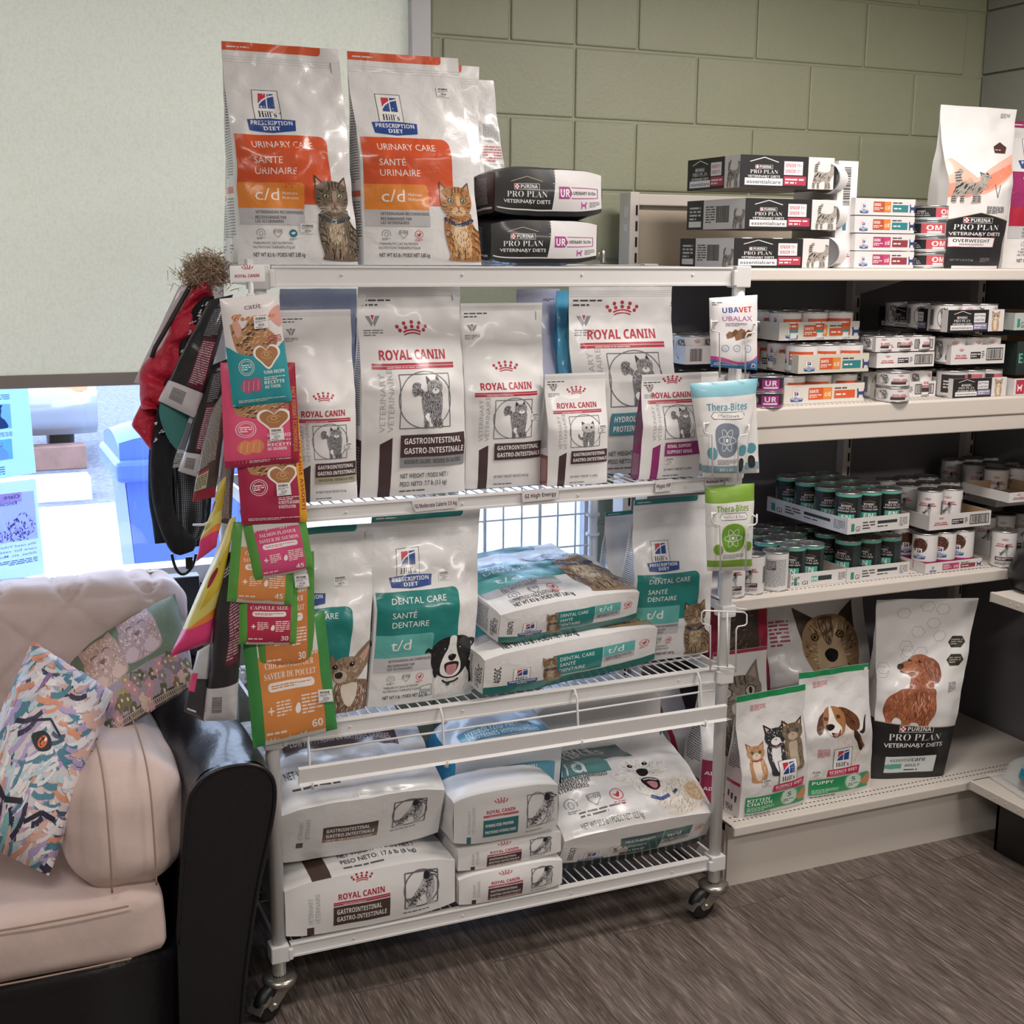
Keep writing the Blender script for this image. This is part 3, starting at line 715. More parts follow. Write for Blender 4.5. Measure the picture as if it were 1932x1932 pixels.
def rc_kitten():
    a = engraved([[(30, 70), (24, 40), (28, 4), (44, 4), (46, 24), (54, 24), (56, 4), (72, 4), (76, 40), (72, 70)], [(24, 30), (6, 40), (2, 56), (8, 58), (12, 46), (26, 42)]], 80, 110, [130, 20], 21)
    h = [(22, 92), (20, 78), (30, 66), (48, 62), (66, 66), (76, 78), (74, 92), (60, 98), (36, 98)]
    a.up(); a.poly([(22, 108), (22, 88), (38, 97)], '2a282c'); a.poly([(74, 108), (60, 97), (75, 88)], '2a282c'); a.up().sm(h, 'c4c2c4'); a.fur(h, ['16141a', '4a484e', 'ededee'], 70, 5, 1.3, 90, 30, 5)
    for ex in (38, 60): a.up(.5).ell(ex, 82, 5, 4.4, '101012')
    a.up().poly([(46, 75), (52, 75), (49, 71)], '1c1a1c'); return a
def rc_dog():
    body = [(56, 118), (48, 100), (38, 78), (26, 60), (14, 40), (4, 22), (2, 6), (20, 3), (30, 8), (36, 34), (56, 44), (62, 10), (64, 3), (86, 3), (84, 12), (76, 20), (84, 50), (86, 78), (84, 100), (78, 118)]
    a = engraved([body], 100, 132, 210, 31, 'bcbabc', 250, 30, ('232128', '3c3a40', '8c8a90', 'e8e8ea'))
    R = random.Random(4); a.up()
    for k in range(90):
        t = R.random(); x = 14+t*62+R.uniform(-8, 8); y = 24+t*70+R.uniform(-14, 10); a.ell(x, y, R.uniform(1, 3.4), R.uniform(1, 2.8), '2a282e', 7)
    a.up().sm([(14, 40), (0, 42), (-6, 46), (8, 32), (20, 26)], '6c6a70'); a.sm([(56, 128), (52, 112), (60, 100), (74, 104), (88, 110), (92, 118), (82, 124), (76, 131), (64, 132)], '57555b')
    a.up().sm([(54, 124), (52, 106), (58, 98), (66, 100), (70, 114), (64, 126)], '1c1a20'); a.ell(78, 121, 2, 2, '0c0c0e'); a.ell(91, 116, 2.4, 2, '0c0c0e'); a.sm([(72, 118), (84, 112), (90, 113), (78, 120)], 'd0ced2')
    a.line([(60, 100), (64, 70), (58, 40)], 1.5, '4a484e'); a.line([(44, 24), (30, 40), (26, 56)], 1.5, '4a484e'); return a
def border_collie():
    a = Art(100, 121)
    body = [(22, 50), (18, 30), (20, 8), (24, 0), (60, 0), (96, 2), (98, 14), (92, 30), (98, 48), (92, 70), (60, 60)]
    a.sm(body, 'dcdad8'); a.fur(body, ['dcdad8', 'c4c2c2', 'f2f2f0', 'b0aeae'], 110, 9, 1.5, 262, 20, 1)
    a.up().sm([(86, 66), (98, 50), (97, 30), (90, 20), (88, 40), (80, 56)], '17161a'); a.sm([(24, 52), (14, 56), (20, 40)], '17161a')
    head = [(10, 100), (9, 84), (10, 68), (18, 52), (34, 40), (50, 36), (66, 40), (80, 54), (88, 70), (90, 92), (84, 110), (70, 120), (48, 121), (28, 118), (16, 110)]
    a.up().sm(head, '19181c'); a.fur(head, ['19181c', '2b2a30', '0e0d10', '3a3940'], 150, 9, 1.6, 90, 30, 2, lambda x, y: math.degrees(math.atan2(y-90, x-50)))
    a.up().sm([(12, 98), (2, 102), (-3, 92), (4, 94), (12, 90), (20, 104)], '111014'); a.sm([(84, 112), (96, 108), (97, 98), (88, 92), (92, 102), (76, 108)], '111014')
    a.up().sm([(44, 120), (42, 100), (34, 82), (28, 64), (30, 48), (42, 40), (58, 40), (68, 50), (68, 66), (62, 82), (57, 100), (56, 120)], 'eeecea'); a.fur([(44, 112), (36, 82), (32, 56), (50, 44), (64, 56), (60, 82), (54, 112)], ['d8d6d4', 'f8f8f6'], 50, 7, 1.2, 270, 14, 3)
    for ex in (34, 64): a.up(.5).ell(ex, 96, 4.4, 4.2, '0a0a0c'); a.up(.3).ell(ex, 96, 3, 3, '4a3624'); a.up(.3).ell(ex+.8, 97.3, 1.1, 1.1, 'ffffff')
    a.up().sm([(43, 82), (44, 75), (50, 71), (56, 75), (58, 82), (50, 85)], '121014'); a.up(.3).ell(48, 82, 2, 1, '6a686c')
    a.up().sm([(36, 66), (50, 70), (64, 66), (60, 50), (50, 44), (40, 50)], '2a1618'); a.up().sm([(40, 62), (50, 64), (60, 62), (58, 48), (50, 43), (42, 48)], 'c98a90'); a.line([(50, 62), (50, 48)], .8, '9a5a62')
    a.up().line([(34, 34), (42, 28), (58, 29), (66, 34)], 3.4, '25242a'); a.ell(46, 25, 4, 3, '3a3a42')
    return a
def beagle():
    a = Art(100, 120)
    body = [(38, 84), (34, 60), (36, 40), (40, 18), (42, 2), (62, 0), (74, 6), (86, 20), (88, 40), (80, 60), (72, 84)]
    a.sm(body, 'e6ded8'); a.fur(body, ['d6cdc6', 'f4eeea', 'c4b8b0'], 90, 8, 1.3, 268, 15, 1)
    a.up().sm([(66, 72), (78, 56), (84, 34), (78, 30), (72, 46), (64, 60)], '3c2c28'); a.sm([(74, 60), (84, 44), (88, 36), (82, 36)], '8a5638'); a.sm([(74, 66), (82, 70), (92, 86), (96, 90), (92, 78), (84, 62)], '35282a')
    head = [(16, 98), (14, 84), (18, 74), (24, 66), (34, 64), (46, 70), (52, 82), (54, 98), (46, 110), (34, 114), (22, 110)]
    a.up().sm([(16, 104), (8, 96), (2, 80), (4, 70), (12, 76), (18, 92), (24, 108)], '5e3a28'); a.sm([(44, 110), (58, 108), (74, 96), (80, 84), (76, 72), (64, 70), (54, 80), (50, 96)], '6a402a')
    a.fur([(46, 108), (60, 106), (74, 94), (76, 78), (66, 74), (56, 84)], ['5a3422', '7a4a30', '2e2020', '8a5a3c'], 60, 9, 1.5, 285, 18, 3)
    a.up().sm(head, 'a9744c'); a.fur(head, ['a9744c', '8f5c38', 'c08c62'], 60, 6, 1.2, 90, 40, 4)
    a.up().sm([(30, 114), (26, 98), (20, 84), (18, 74), (26, 66), (38, 68), (44, 78), (36, 92), (34, 112)], 'efe9e4')
    for ex, ey in ((20, 95), (42, 96)): a.up(.5).ell(ex, ey, 3.4, 3, '120c0a'); a.up(.3).ell(ex, ey, 2, 2, '6a4a1e')
    a.up().sm([(17, 84), (20, 76), (28, 77), (32, 82), (26, 86)], '17120f'); a.sm([(24, 72), (34, 70), (42, 76), (36, 66), (28, 64)], '3a2020'); a.up().sm([(27, 69), (34, 70), (38, 72), (34, 66), (29, 65)], 'c88a86')
    return a
def kitten(base, dark, light, eye='7aa0a8', collar=None, seed=1):
    a = Art(60, 110)
    body = [(14, 66), (8, 44), (10, 20), (14, 2), (46, 0), (52, 18), (52, 44), (44, 66)]
    a.sm(body, base); a.fur(body, [base, dark, light], 90, 8, 1.6, 268, 20, seed); a.up().sm([(20, 58), (18, 36), (24, 10), (36, 8), (38, 36), (38, 58)], light)
    if collar: a.up().line([(16, 62), (30, 57), (44, 62)], 4, collar)
    a.up(); a.poly([(6, 108), (8, 84), (24, 95)], dark); a.poly([(54, 108), (36, 95), (52, 84)], dark); a.up(); a.poly([(9, 102), (11, 88), (20, 94)], 'd8a8a0'); a.poly([(51, 102), (40, 94), (49, 88)], 'd8a8a0')
    h = [(7, 86), (8, 72), (18, 62), (30, 60), (42, 62), (52, 72), (53, 86), (44, 95), (30, 98), (16, 95)]
    a.up().sm(h, base); a.fur(h, [base, dark, light], 60, 5, 1.2, 0, 20, seed+1, lambda x, y: math.degrees(math.atan2(y-72, x-30))); a.up().sm([(20, 74), (20, 66), (30, 62), (40, 66), (40, 74), (30, 79)], light)
    for ex in (20, 40): a.up(.5).ell(ex, 81, 4.6, 4.2, '14100e'); a.up(.3).ell(ex, 81, 3.4, 3.2, eye); a.up(.3).ell(ex, 81, 1.6, 2.4, '0a0808')
    a.up().poly([(27, 75), (33, 75), (30, 71)], 'c07a74')
    for k in range(3): a.line([(24+k*6, 96), (25+k*5, 88)], 1.2, dark)
    return a
def red_dog():
    a = Art(100, 170); base, dk, lt = 'a05c3e', '6a3420', 'c98460'
    body = [(36, 100), (20, 92), (4, 76), (0, 50), (6, 26), (2, 2), (12, 2), (20, 34), (34, 30), (36, 4), (52, 4), (52, 24), (66, 22), (70, 0), (84, 0), (86, 22), (96, 46), (94, 78), (86, 100)]
    a.sm(body, base); a.fur(body, [base, dk, lt, base, 'b56c4a'], 380, 11, 2, 266, 22, 1)
    a.up().sm([(56, 88), (50, 60), (60, 34), (76, 34), (84, 60), (78, 90)], '8c4a2e'); a.fur([(52, 88), (48, 50), (66, 30), (86, 56), (80, 92)], [lt, base, dk, 'd8a080'], 110, 12, 1.8, 268, 16, 2)
    head = [(27, 146), (25, 139), (30, 133), (38, 129), (45, 122), (44, 98), (84, 96), (88, 112), (92, 130), (90, 148), (80, 160), (64, 167), (50, 164), (42, 155), (33, 151)]
    a.up().sm(head, base); a.fur(head, [base, dk, lt, 'b56c4a'], 240, 8, 1.6, 285, 30, 3)
    a.up().sm([(72, 158), (86, 158), (98, 144), (102, 122), (94, 108), (84, 112), (76, 130), (70, 146)], '84432a'); a.fur([(74, 156), (88, 154), (98, 136), (96, 114), (84, 114), (76, 134)], [dk, lt, base], 50, 9, 1.5, 275, 15, 4)
    a.up().sm([(30, 146), (30, 135), (42, 130), (54, 134), (58, 146), (46, 152)], 'b87450'); a.fur([(30, 146), (30, 135), (42, 130), (54, 134), (58, 146), (46, 152)], ['c98460', 'a86444', '8c4a30'], 40, 6, 1.2, 20, 20, 9); a.up().sm([(25, 147), (24, 139), (29, 137), (35, 141), (33, 148)], '161012'); a.line([(28, 133), (38, 129), (52, 131), (58, 136)], 1.5, '3a1c14')
    for ex, ey in ((45, 156), (64, 152)): a.ell(ex, ey, 3, 2.6, '140c0a'); a.up(.3).ell(ex+.8, ey+.9, .8, .8, 'e8dcd4')
    return a
def shepherd():
    a = Art(100, 130); base, dk, lt = 'a88a68', '4a3a2c', 'd8c6ac'
    a.sm([(12, 50), (0, 40), (-12, 20), (-12, 0), (30, 0), (98, 0), (84, 26), (80, 50)], '7c6048'); a.fur([(12, 48), (-6, 26), (-8, 2), (92, 2), (80, 50)], [base, dk, '6a523e', lt], 260, 10, 2, 240, 25, 1)
    a.up().sm([(30, 46), (34, 16), (60, 4), (80, 16), (80, 46)], lt); a.up().line([(22, 30), (48, 20), (80, 26)], 4, '5a2026')
    a.up().poly([(6, 128), (14, 92), (36, 112)], dk); a.poly([(84, 130), (62, 110), (84, 98)], dk)
    head = [(16, 100), (14, 80), (22, 60), (32, 44), (48, 36), (64, 38), (76, 54), (84, 74), (84, 96), (70, 112), (48, 116), (28, 112)]
    a.up().sm(head, base); a.fur(head, [base, dk, lt, '8a6c4c'], 260, 8, 1.6, 0, 25, 2, lambda x, y: math.degrees(math.atan2(y-70, x-48)))
    a.up().sm([(36, 92), (30, 70), (30, 50), (46, 40), (60, 44), (66, 66), (60, 92)], 'c2aa8a'); a.sm([(26, 62), (30, 44), (48, 36), (62, 40), (72, 56), (60, 54), (36, 54)], 'e4d8c8'); a.up().sm([(38, 112), (42, 92), (48, 84), (54, 92), (58, 112)], '6a5440'); a.fur([(38, 112), (42, 92), (48, 84), (54, 92), (58, 112)], ['8a6c4c', '4a3a2c', 'c2aa8a'], 50, 7, 1.4, 90, 15, 12)
    for ex in (31, 64): a.up(.5).ell(ex, 94, 5, 4, '16100c'); a.up(.3).ell(ex, 94, 3.6, 3, 'a07a30'); a.up(.3).ell(ex, 94, 1.8, 1.8, '0a0806')
    a.up().sm([(40, 77), (42, 70), (48, 67), (55, 70), (57, 77), (48, 81)], '141214'); a.sm([(34, 58), (48, 62), (66, 60), (62, 46), (50, 38), (40, 44)], '221416'); a.up().sm([(42, 52), (52, 54), (60, 52), (56, 40), (50, 34), (44, 42)], 'c8848a')
    return a
def white_terrier():
    a = Art(140, 120); lt, dk = 'eeeae6', 'c4bcb4'
    body = [(60, 60), (50, 40), (54, 20), (70, 4), (100, 6), (130, 16), (140, 36), (136, 60), (120, 78), (96, 74)]
    a.sm(body, 'e2dbd3'); a.fur(body, [lt, dk, 'd2b89c', 'f8f6f4', 'b8a894'], 200, 10, 1.8, 240, 40, 1); a.sm([(110, 30), (128, 26), (134, 46), (122, 62), (108, 50)], 'cdae8c'); a.fur([(108, 30), (128, 28), (132, 50), (118, 60)], ['cdae8c', 'e6d4be', 'b08f6c'], 60, 8, 1.6, 240, 30, 5)
    head = [(12, 104), (2, 92), (8, 78), (22, 74), (28, 54), (44, 44), (62, 46), (78, 56), (84, 76), (96, 88), (98, 104), (84, 108), (66, 118), (40, 120), (24, 112)]
    a.up().sm(head, lt); a.fur(head, [lt, dk, 'ffffff', 'd8d0c8'], 260, 9, 1.7, 0, 30, 2, lambda x, y: math.degrees(math.atan2(y-84, x-50)))
    for ex, ey in ((37, 104), (62, 106)): a.up(.5).ell(ex, ey, 4.4, 3.6, '161214'); a.up(.3).ell(ex+1, ey+1, 1.1, 1.1, 'ffffff')
    a.up().sm([(42, 92), (44, 83), (52, 81), (60, 86), (60, 94), (50, 97)], '131113'); a.up().sm([(42, 74), (54, 78), (70, 72), (68, 58), (58, 52), (48, 58)], '271619'); a.up().sm([(50, 68), (58, 70), (66, 66), (63, 57), (56, 56)], 'cf8f95'); a.line([(46, 74), (56, 75), (68, 71)], 1.6, 'f6f2ee')
    a.up().line([(46, 42), (60, 34), (76, 40)], 6, '2f4a86'); a.line([(84, 42), (92, 48)], 5, '2f4a86'); return a
def chihuahua():
    a = Art(90, 130); base, dk, lt = '9a806a', '5a4638', 'd8cabc'
    a.sm([(20, 60), (12, 30), (16, 0), (90, 0), (88, 30), (74, 56)], '8a6a54'); a.fur([(20, 58), (14, 28), (18, 2), (86, 2), (72, 54)], [base, dk, lt, '4a2e22'], 220, 10, 1.8, 265, 25, 1); a.up().sm([(26, 52), (30, 24), (44, 10), (54, 30), (54, 54)], 'e0d4c6')
    a.up().sm([(46, 96), (60, 118), (78, 130), (80, 110), (72, 84), (60, 78)], '8d7462'); a.up().sm([(54, 96), (66, 114), (74, 120), (72, 104), (64, 88)], 'c8a090'); a.sm([(12, 100), (4, 112), (2, 98), (6, 84), (16, 84)], '8d7462')
    head = [(8, 92), (8, 76), (14, 62), (30, 54), (48, 58), (62, 70), (68, 84), (60, 98), (44, 104), (22, 104)]
    a.up().sm(head, base); a.fur(head, [base, dk, lt], 130, 7, 1.4, 0, 30, 2, lambda x, y: math.degrees(math.atan2(y-66, x-26)))
    a.up().sm([(14, 78), (12, 66), (20, 58), (32, 60), (36, 70), (28, 80)], 'c4b09c'); a.up().sm([(14, 76), (15, 68), (24, 66), (28, 72), (24, 78)], '1e191a')
    for ex, ey in ((13, 88), (44, 90)): a.up(.5).ell(ex, ey, 5, 4.4, '120e0c'); a.up(.3).ell(ex+1, ey+1.2, 1.2, 1.2, 'e8e0d8')
    return a
def stripe_cat(c1='a49c94', c2='2c2a2c', scale=1):
    a = Art(130, 145)
    tail = [(14, 74), (10, 92), (14, 110), (22, 124), (32, 132), (38, 122), (30, 108), (26, 92), (28, 76)]
    body = [(14, 78), (10, 56), (4, 30), (4, 4), (16, 2), (18, 20), (26, 28), (26, 4), (38, 3), (38, 26), (60, 38), (64, 14), (62, 0), (90, 2), (90, 14), (86, 44), (98, 58), (108, 78), (106, 96), (92, 98), (80, 84), (60, 80), (34, 84)]
    head = [(90, 108), (88, 94), (98, 84), (112, 88), (122, 100), (120, 110), (108, 116), (96, 118)]
    for o in (tail, body, head): a.sm(o, c1)
    a.up(); a.poly([(90, 122), (90, 106), (102, 114)], c2); a.poly([(112, 120), (106, 112), (118, 110)], c2)
    for k, o in enumerate((tail, body, head)): a.fur(o, [c2, c1, c1, 'd6d0c8'], (30, 110, 30)[k], 6, 1.6, 265, 25, 50+k)
    R = random.Random(8); a.up()
    for k in range(26):
        x = 12+R.random()*80; y = 42+R.random()*36; a.line([(x, y), (x-4, y-5), (x-5, y-10)], 2.6, c2)
    for y in (116, 106, 96, 86): a.line([(12, y-2), (28, y+2)], 3, c2)
    for x in (8, 30, 68, 84):
        for y in (10, 18, 26): a.line([(x-4, y), (x+6, y+1)], 2.4, c2)
    a.ell(110, 103, 2.4, 2, '141214'); a.ell(121, 100, 1.8, 1.5, '4a2a28'); return a
def grey_face():
    a = Art(100, 170); base, dk, lt = '857c72', '3c3834', 'a8a096'
    a.sm([(6, 60), (2, 20), (6, 0), (90, 0), (86, 30), (80, 62)], '6a625a'); a.fur([(6, 60), (4, 2), (88, 2), (80, 60)], [base, dk, lt], 160, 11, 2, 265, 20, 1)
    a.up(); a.poly([(4, 150), (0, 112), (30, 128)], dk); a.poly([(84, 162), (56, 130), (90, 108)], base); a.up().poly([(80, 150), (64, 132), (84, 118)], 'b09a8c')
    h = [(0, 118), (0, 90), (14, 70), (42, 62), (70, 68), (88, 90), (92, 116), (72, 132), (46, 136), (18, 132)]
    a.up().sm(h, base); a.fur(h, [base, dk, lt], 200, 8, 1.6, 0, 25, 2, lambda x, y: math.degrees(math.atan2(y-88, x-42)))
    for x in (28, 38, 48, 58): a.line([(x, 134), (x+1, 120)], 3, dk)
    for ex in (20, 68): a.up(.5).ell(ex, 108, 12, 9.5, '26221e'); a.up(.3).ell(ex, 108, 10, 8, 'b8b4a0'); a.up(.3).ell(ex, 108, 3.5, 6, '100e0c')
    a.up().sm([(28, 86), (30, 72), (44, 68), (58, 72), (60, 86), (44, 92)], 'c8c0b6'); a.up().poly([(38, 92), (50, 92), (44, 84)], '5a3a38'); return a
# ---- small marks
def check_mark(a, x, y, s, col='c8203c'):
    a.rect(x, y, s, s, 'ffffff'); a.up(.4)
    for i in range(3):
        for j in range(3):
            if (i+j) % 2 == 0: a.rect(x+i*s/3, y+j*s/3, s/3, s/3, col)
def hills_logo(a, x, y, w, band='2b4c93', t1='PRESCRIPTION', t2='DIET', science=False):
    """the framed window mark and its banner; x, y is the bottom left of the banner, w its width"""
    k = w/100
    a.up().rect(x+16*k, y+26*k, 58*k, 66*k, '3a3f56'); a.up(.5).rect(x+17.4*k, y+26*k, 55.2*k, 64.6*k, 'f2efee')
    a.up(.5).poly([(x+29*k, y+52*k), (x+29*k, y+84*k), (x+64*k, y+84*k), (x+64*k, y+52*k)], '2b4c93')
    a.up(.5).poly([(x+29*k, y+66*k), (x+29*k, y+84*k), (x+47*k, y+84*k), (x+47*k, y+76*k)], 'c9364c'); a.poly([(x+46*k, y+50*k), (x+46*k, y+84*k), (x+48.5*k, y+84*k), (x+48.5*k, y+50*k)], 'f2efee')
    a.up(.5).line([(x+26*k, y+56*k), (x+36*k, y+68*k), (x+48*k, y+76*k), (x+66*k, y+81*k)], 3.2*k, 'f2efee')
    a.up(.5).text("Hill's", x+45*k, y+32*k, 14*k, '23242c', 40*k, 's', al='c')
    if science: a.up().poly([(x-2*k, y+4*k), (x+2*k, y+25*k), (x+102*k, y+27*k), (x+98*k, y+2*k), (x+50*k, y+4*k)], 'c42a52')
    else: a.up().poly([(x-2*k, y+26*k), (x+50*k, y+30*k), (x+102*k, y+26*k), (x+98*k, y+2*k), (x+50*k, y-3*k), (x+2*k, y+2*k)], band)
    if science: a.up(.5).text(t1, x+50*k, y+12*k, 9*k, 'f4f2f2', 88*k, 'b', al='c'); a.greek(x+10*k, y+6*k, 80*k, 4*k, 1, 'e6b0be', 3)
    else: a.up(.5).text(t1, x+50*k, y+15*k, 9*k, 'f4f2f2', 88*k, 'b', al='c'); a.text(t2, x+50*k, y+3*k, 8.5*k, 'f4f2f2', 34*k, 'b', al='c')
def crown(a, cx, y, w, col='b8253f'):
    k = w/100
    a.ring(cx, y-52*k, 78*k, 70*k, 6*k, col, 12, 62, 118); a.ring(cx, y-40*k, 80*k, 70*k, 7*k, col, 12, 60, 120)
    for i in range(5):
        ang = math.radians(90-(i-2)*17)
        for j in range(2 if i % 4 else 2):
            r = 92*k+j*19*k; a.ell(cx+r*math.cos(ang)*1.05, y-44*k+r*math.sin(ang)*.95, 8.2*k, 8.2*k, col, 10)
def royal(a, x, y, w, col='b3263e', line=True):
    """name with crown; x,y: left of baseline"""
    k = w/100
    crown(a, x+50*k, y+25*k, 28*k, col); a.up(.5).text('ROYAL CANIN', x+6*k, y, 10.5*k, col, 84*k, 'b', .012)
    if line: a.rect(x-3*k, y-6.6*k, 103*k, 2.6*k, col); a.rect(x-3*k, y-10.5*k, 103*k, 3.2*k, col); a.up(.4).greek(x+14*k, y-10*k, 70*k, 2.2*k, 1, 'e9c8cc', 2)
def frame_marks(a, x, y, w, h, c='6e6c72'):
    a.line([(x, y), (x+w, y), (x+w, y+h), (x, y+h), (x, y)], .9, c); a.ring(x+w*.5, y+h*.52, w*.53, h*.53, .9, c, 36)
def pro_plan(a, x, y, w, arch=True, white='eceaea'):
    k = w/100
    check_mark(a, x+24*k, y+30*k, 9*k); a.up(.4).text('PURINA', x+36*k, y+31*k, 7*k, white, 36*k, 'b'); a.line([(x+23*k, y+29*k), (x+76*k, y+29*k), (x+76*k, y+40*k), (x+23*k, y+40*k), (x+23*k, y+29*k)], .7*k, white)
    a.text('PRO PLAN', x+50*k, y+14*k, 12*k, white, 86*k, 's', -.014, al='c'); a.text('VETERINARY DIETS', x+50*k, y+2*k, 7*k, white, 100*k, 'n', .012, al='c'); a.line([(x+56*k, y), (x+60*k, y+4*k)], 1*k, white)
    if arch: a.line([(x+16*k, y+45*k), (x+50*k, y+54*k), (x+84*k, y+45*k)], 1*k, 'c9b68a')
def sticker_art(seed=1, price='$38.71'):
    a = Art(30, 22, 'eceaea'); R = random.Random(seed)
    x = 4
    while x < 24: wd = R.uniform(.5, 1.6); a.rect(x, 15.5, wd, 4, '2a2a2c'); x += wd+R.uniform(.5, 1)
    a.greek(3, 10, 24, 4.4, 2, '8a888a', seed); a.text(price, 15, 4.6, 4, '3a3a3c', 12, 'b', al='c'); a.greek(3, 1.4, 24, 2, 1, '3a3a3c', seed+1); return a
def barcode(a, x, y, w, h, seed=1, c='2a2828', vert=False):
    R = random.Random(seed); t = 0
    L = h if vert else w
    while t < L:
        d = min(R.uniform(.35, 1.4)*L/40, L-t)
        if vert: a.rect(x, y+t, w, d, c)
        else: a.rect(x+t, y, d, h, c)
        t += d+R.uniform(.3, 1.1)*L/40
def badge(a, x, y, s, kind):
    g = '7c7e86'
    if kind == 0: a.ring(x, y, s, s, s*.12, g, 16, -30, 210); a.ring(x, y-.1*s, s*.42, s*.6, s*.1, g, 12); a.greek(x-s, y-1.6*s, 2*s, s*.6, 2, g, 1)
    if kind == 1: a.line([(x-s, y+s*.9), (x+s, y+s*.9), (x+s, y), (x, y-s*1.1), (x-s, y), (x-s, y+s*.9)], s*.12, g); a.text('S+OX', x, y+s*.1, s*.6, g, s*1.9, 'b', al='c')
    if kind == 2: a.ring(x, y, s, s, s*.13, 'c83a48', 18); a.sm([(x-.6*s, y+.2*s), (x-.1*s, y+.0*s), (x+.3*s, y+.5*s), (x+.5*s, y+.2*s), (x+.3*s, y-.3*s), (x, y-.6*s), (x-.4*s, y-.2*s)], 'c83a48'); a.greek(x-s, y-1.8*s, 2*s, s*.6, 2, 'c83a48', 4)
    if kind == 3: a.ell(x, y, s, s, '1f6f86'); a.up(.4).sm([(x-.6*s, y), (x, y+.4*s), (x+.6*s, y+.2*s), (x, y-.3*s)], 'cfe0e4'); a.greek(x-s, y-1.8*s, 2*s, s*.6, 2, g, 4)
ANI = {}
def ani(name):
    if name not in ANI: ANI[name] = {'mc': maine_coon, 'kit': rc_kitten, 'rcd': rc_dog, 'bc': border_collie, 'bg': beagle, 'red': red_dog, 'shep': shepherd, 'west': white_terrier, 'chi': chihuahua, 'stripe': stripe_cat, 'grey': grey_face,
        'tabby': lambda: cat_portrait('6e5f50', '2e2722', '978470', 'b8a58c', '8f8c68', '2a3448', 5), 'orange': cat_portrait, 'tab2': lambda: cat_portrait('8c7256', '46382c', 'b39b7c', 'd0bc9c', '8c9474', '27385c', 9)}[name]()
    return ANI[name]
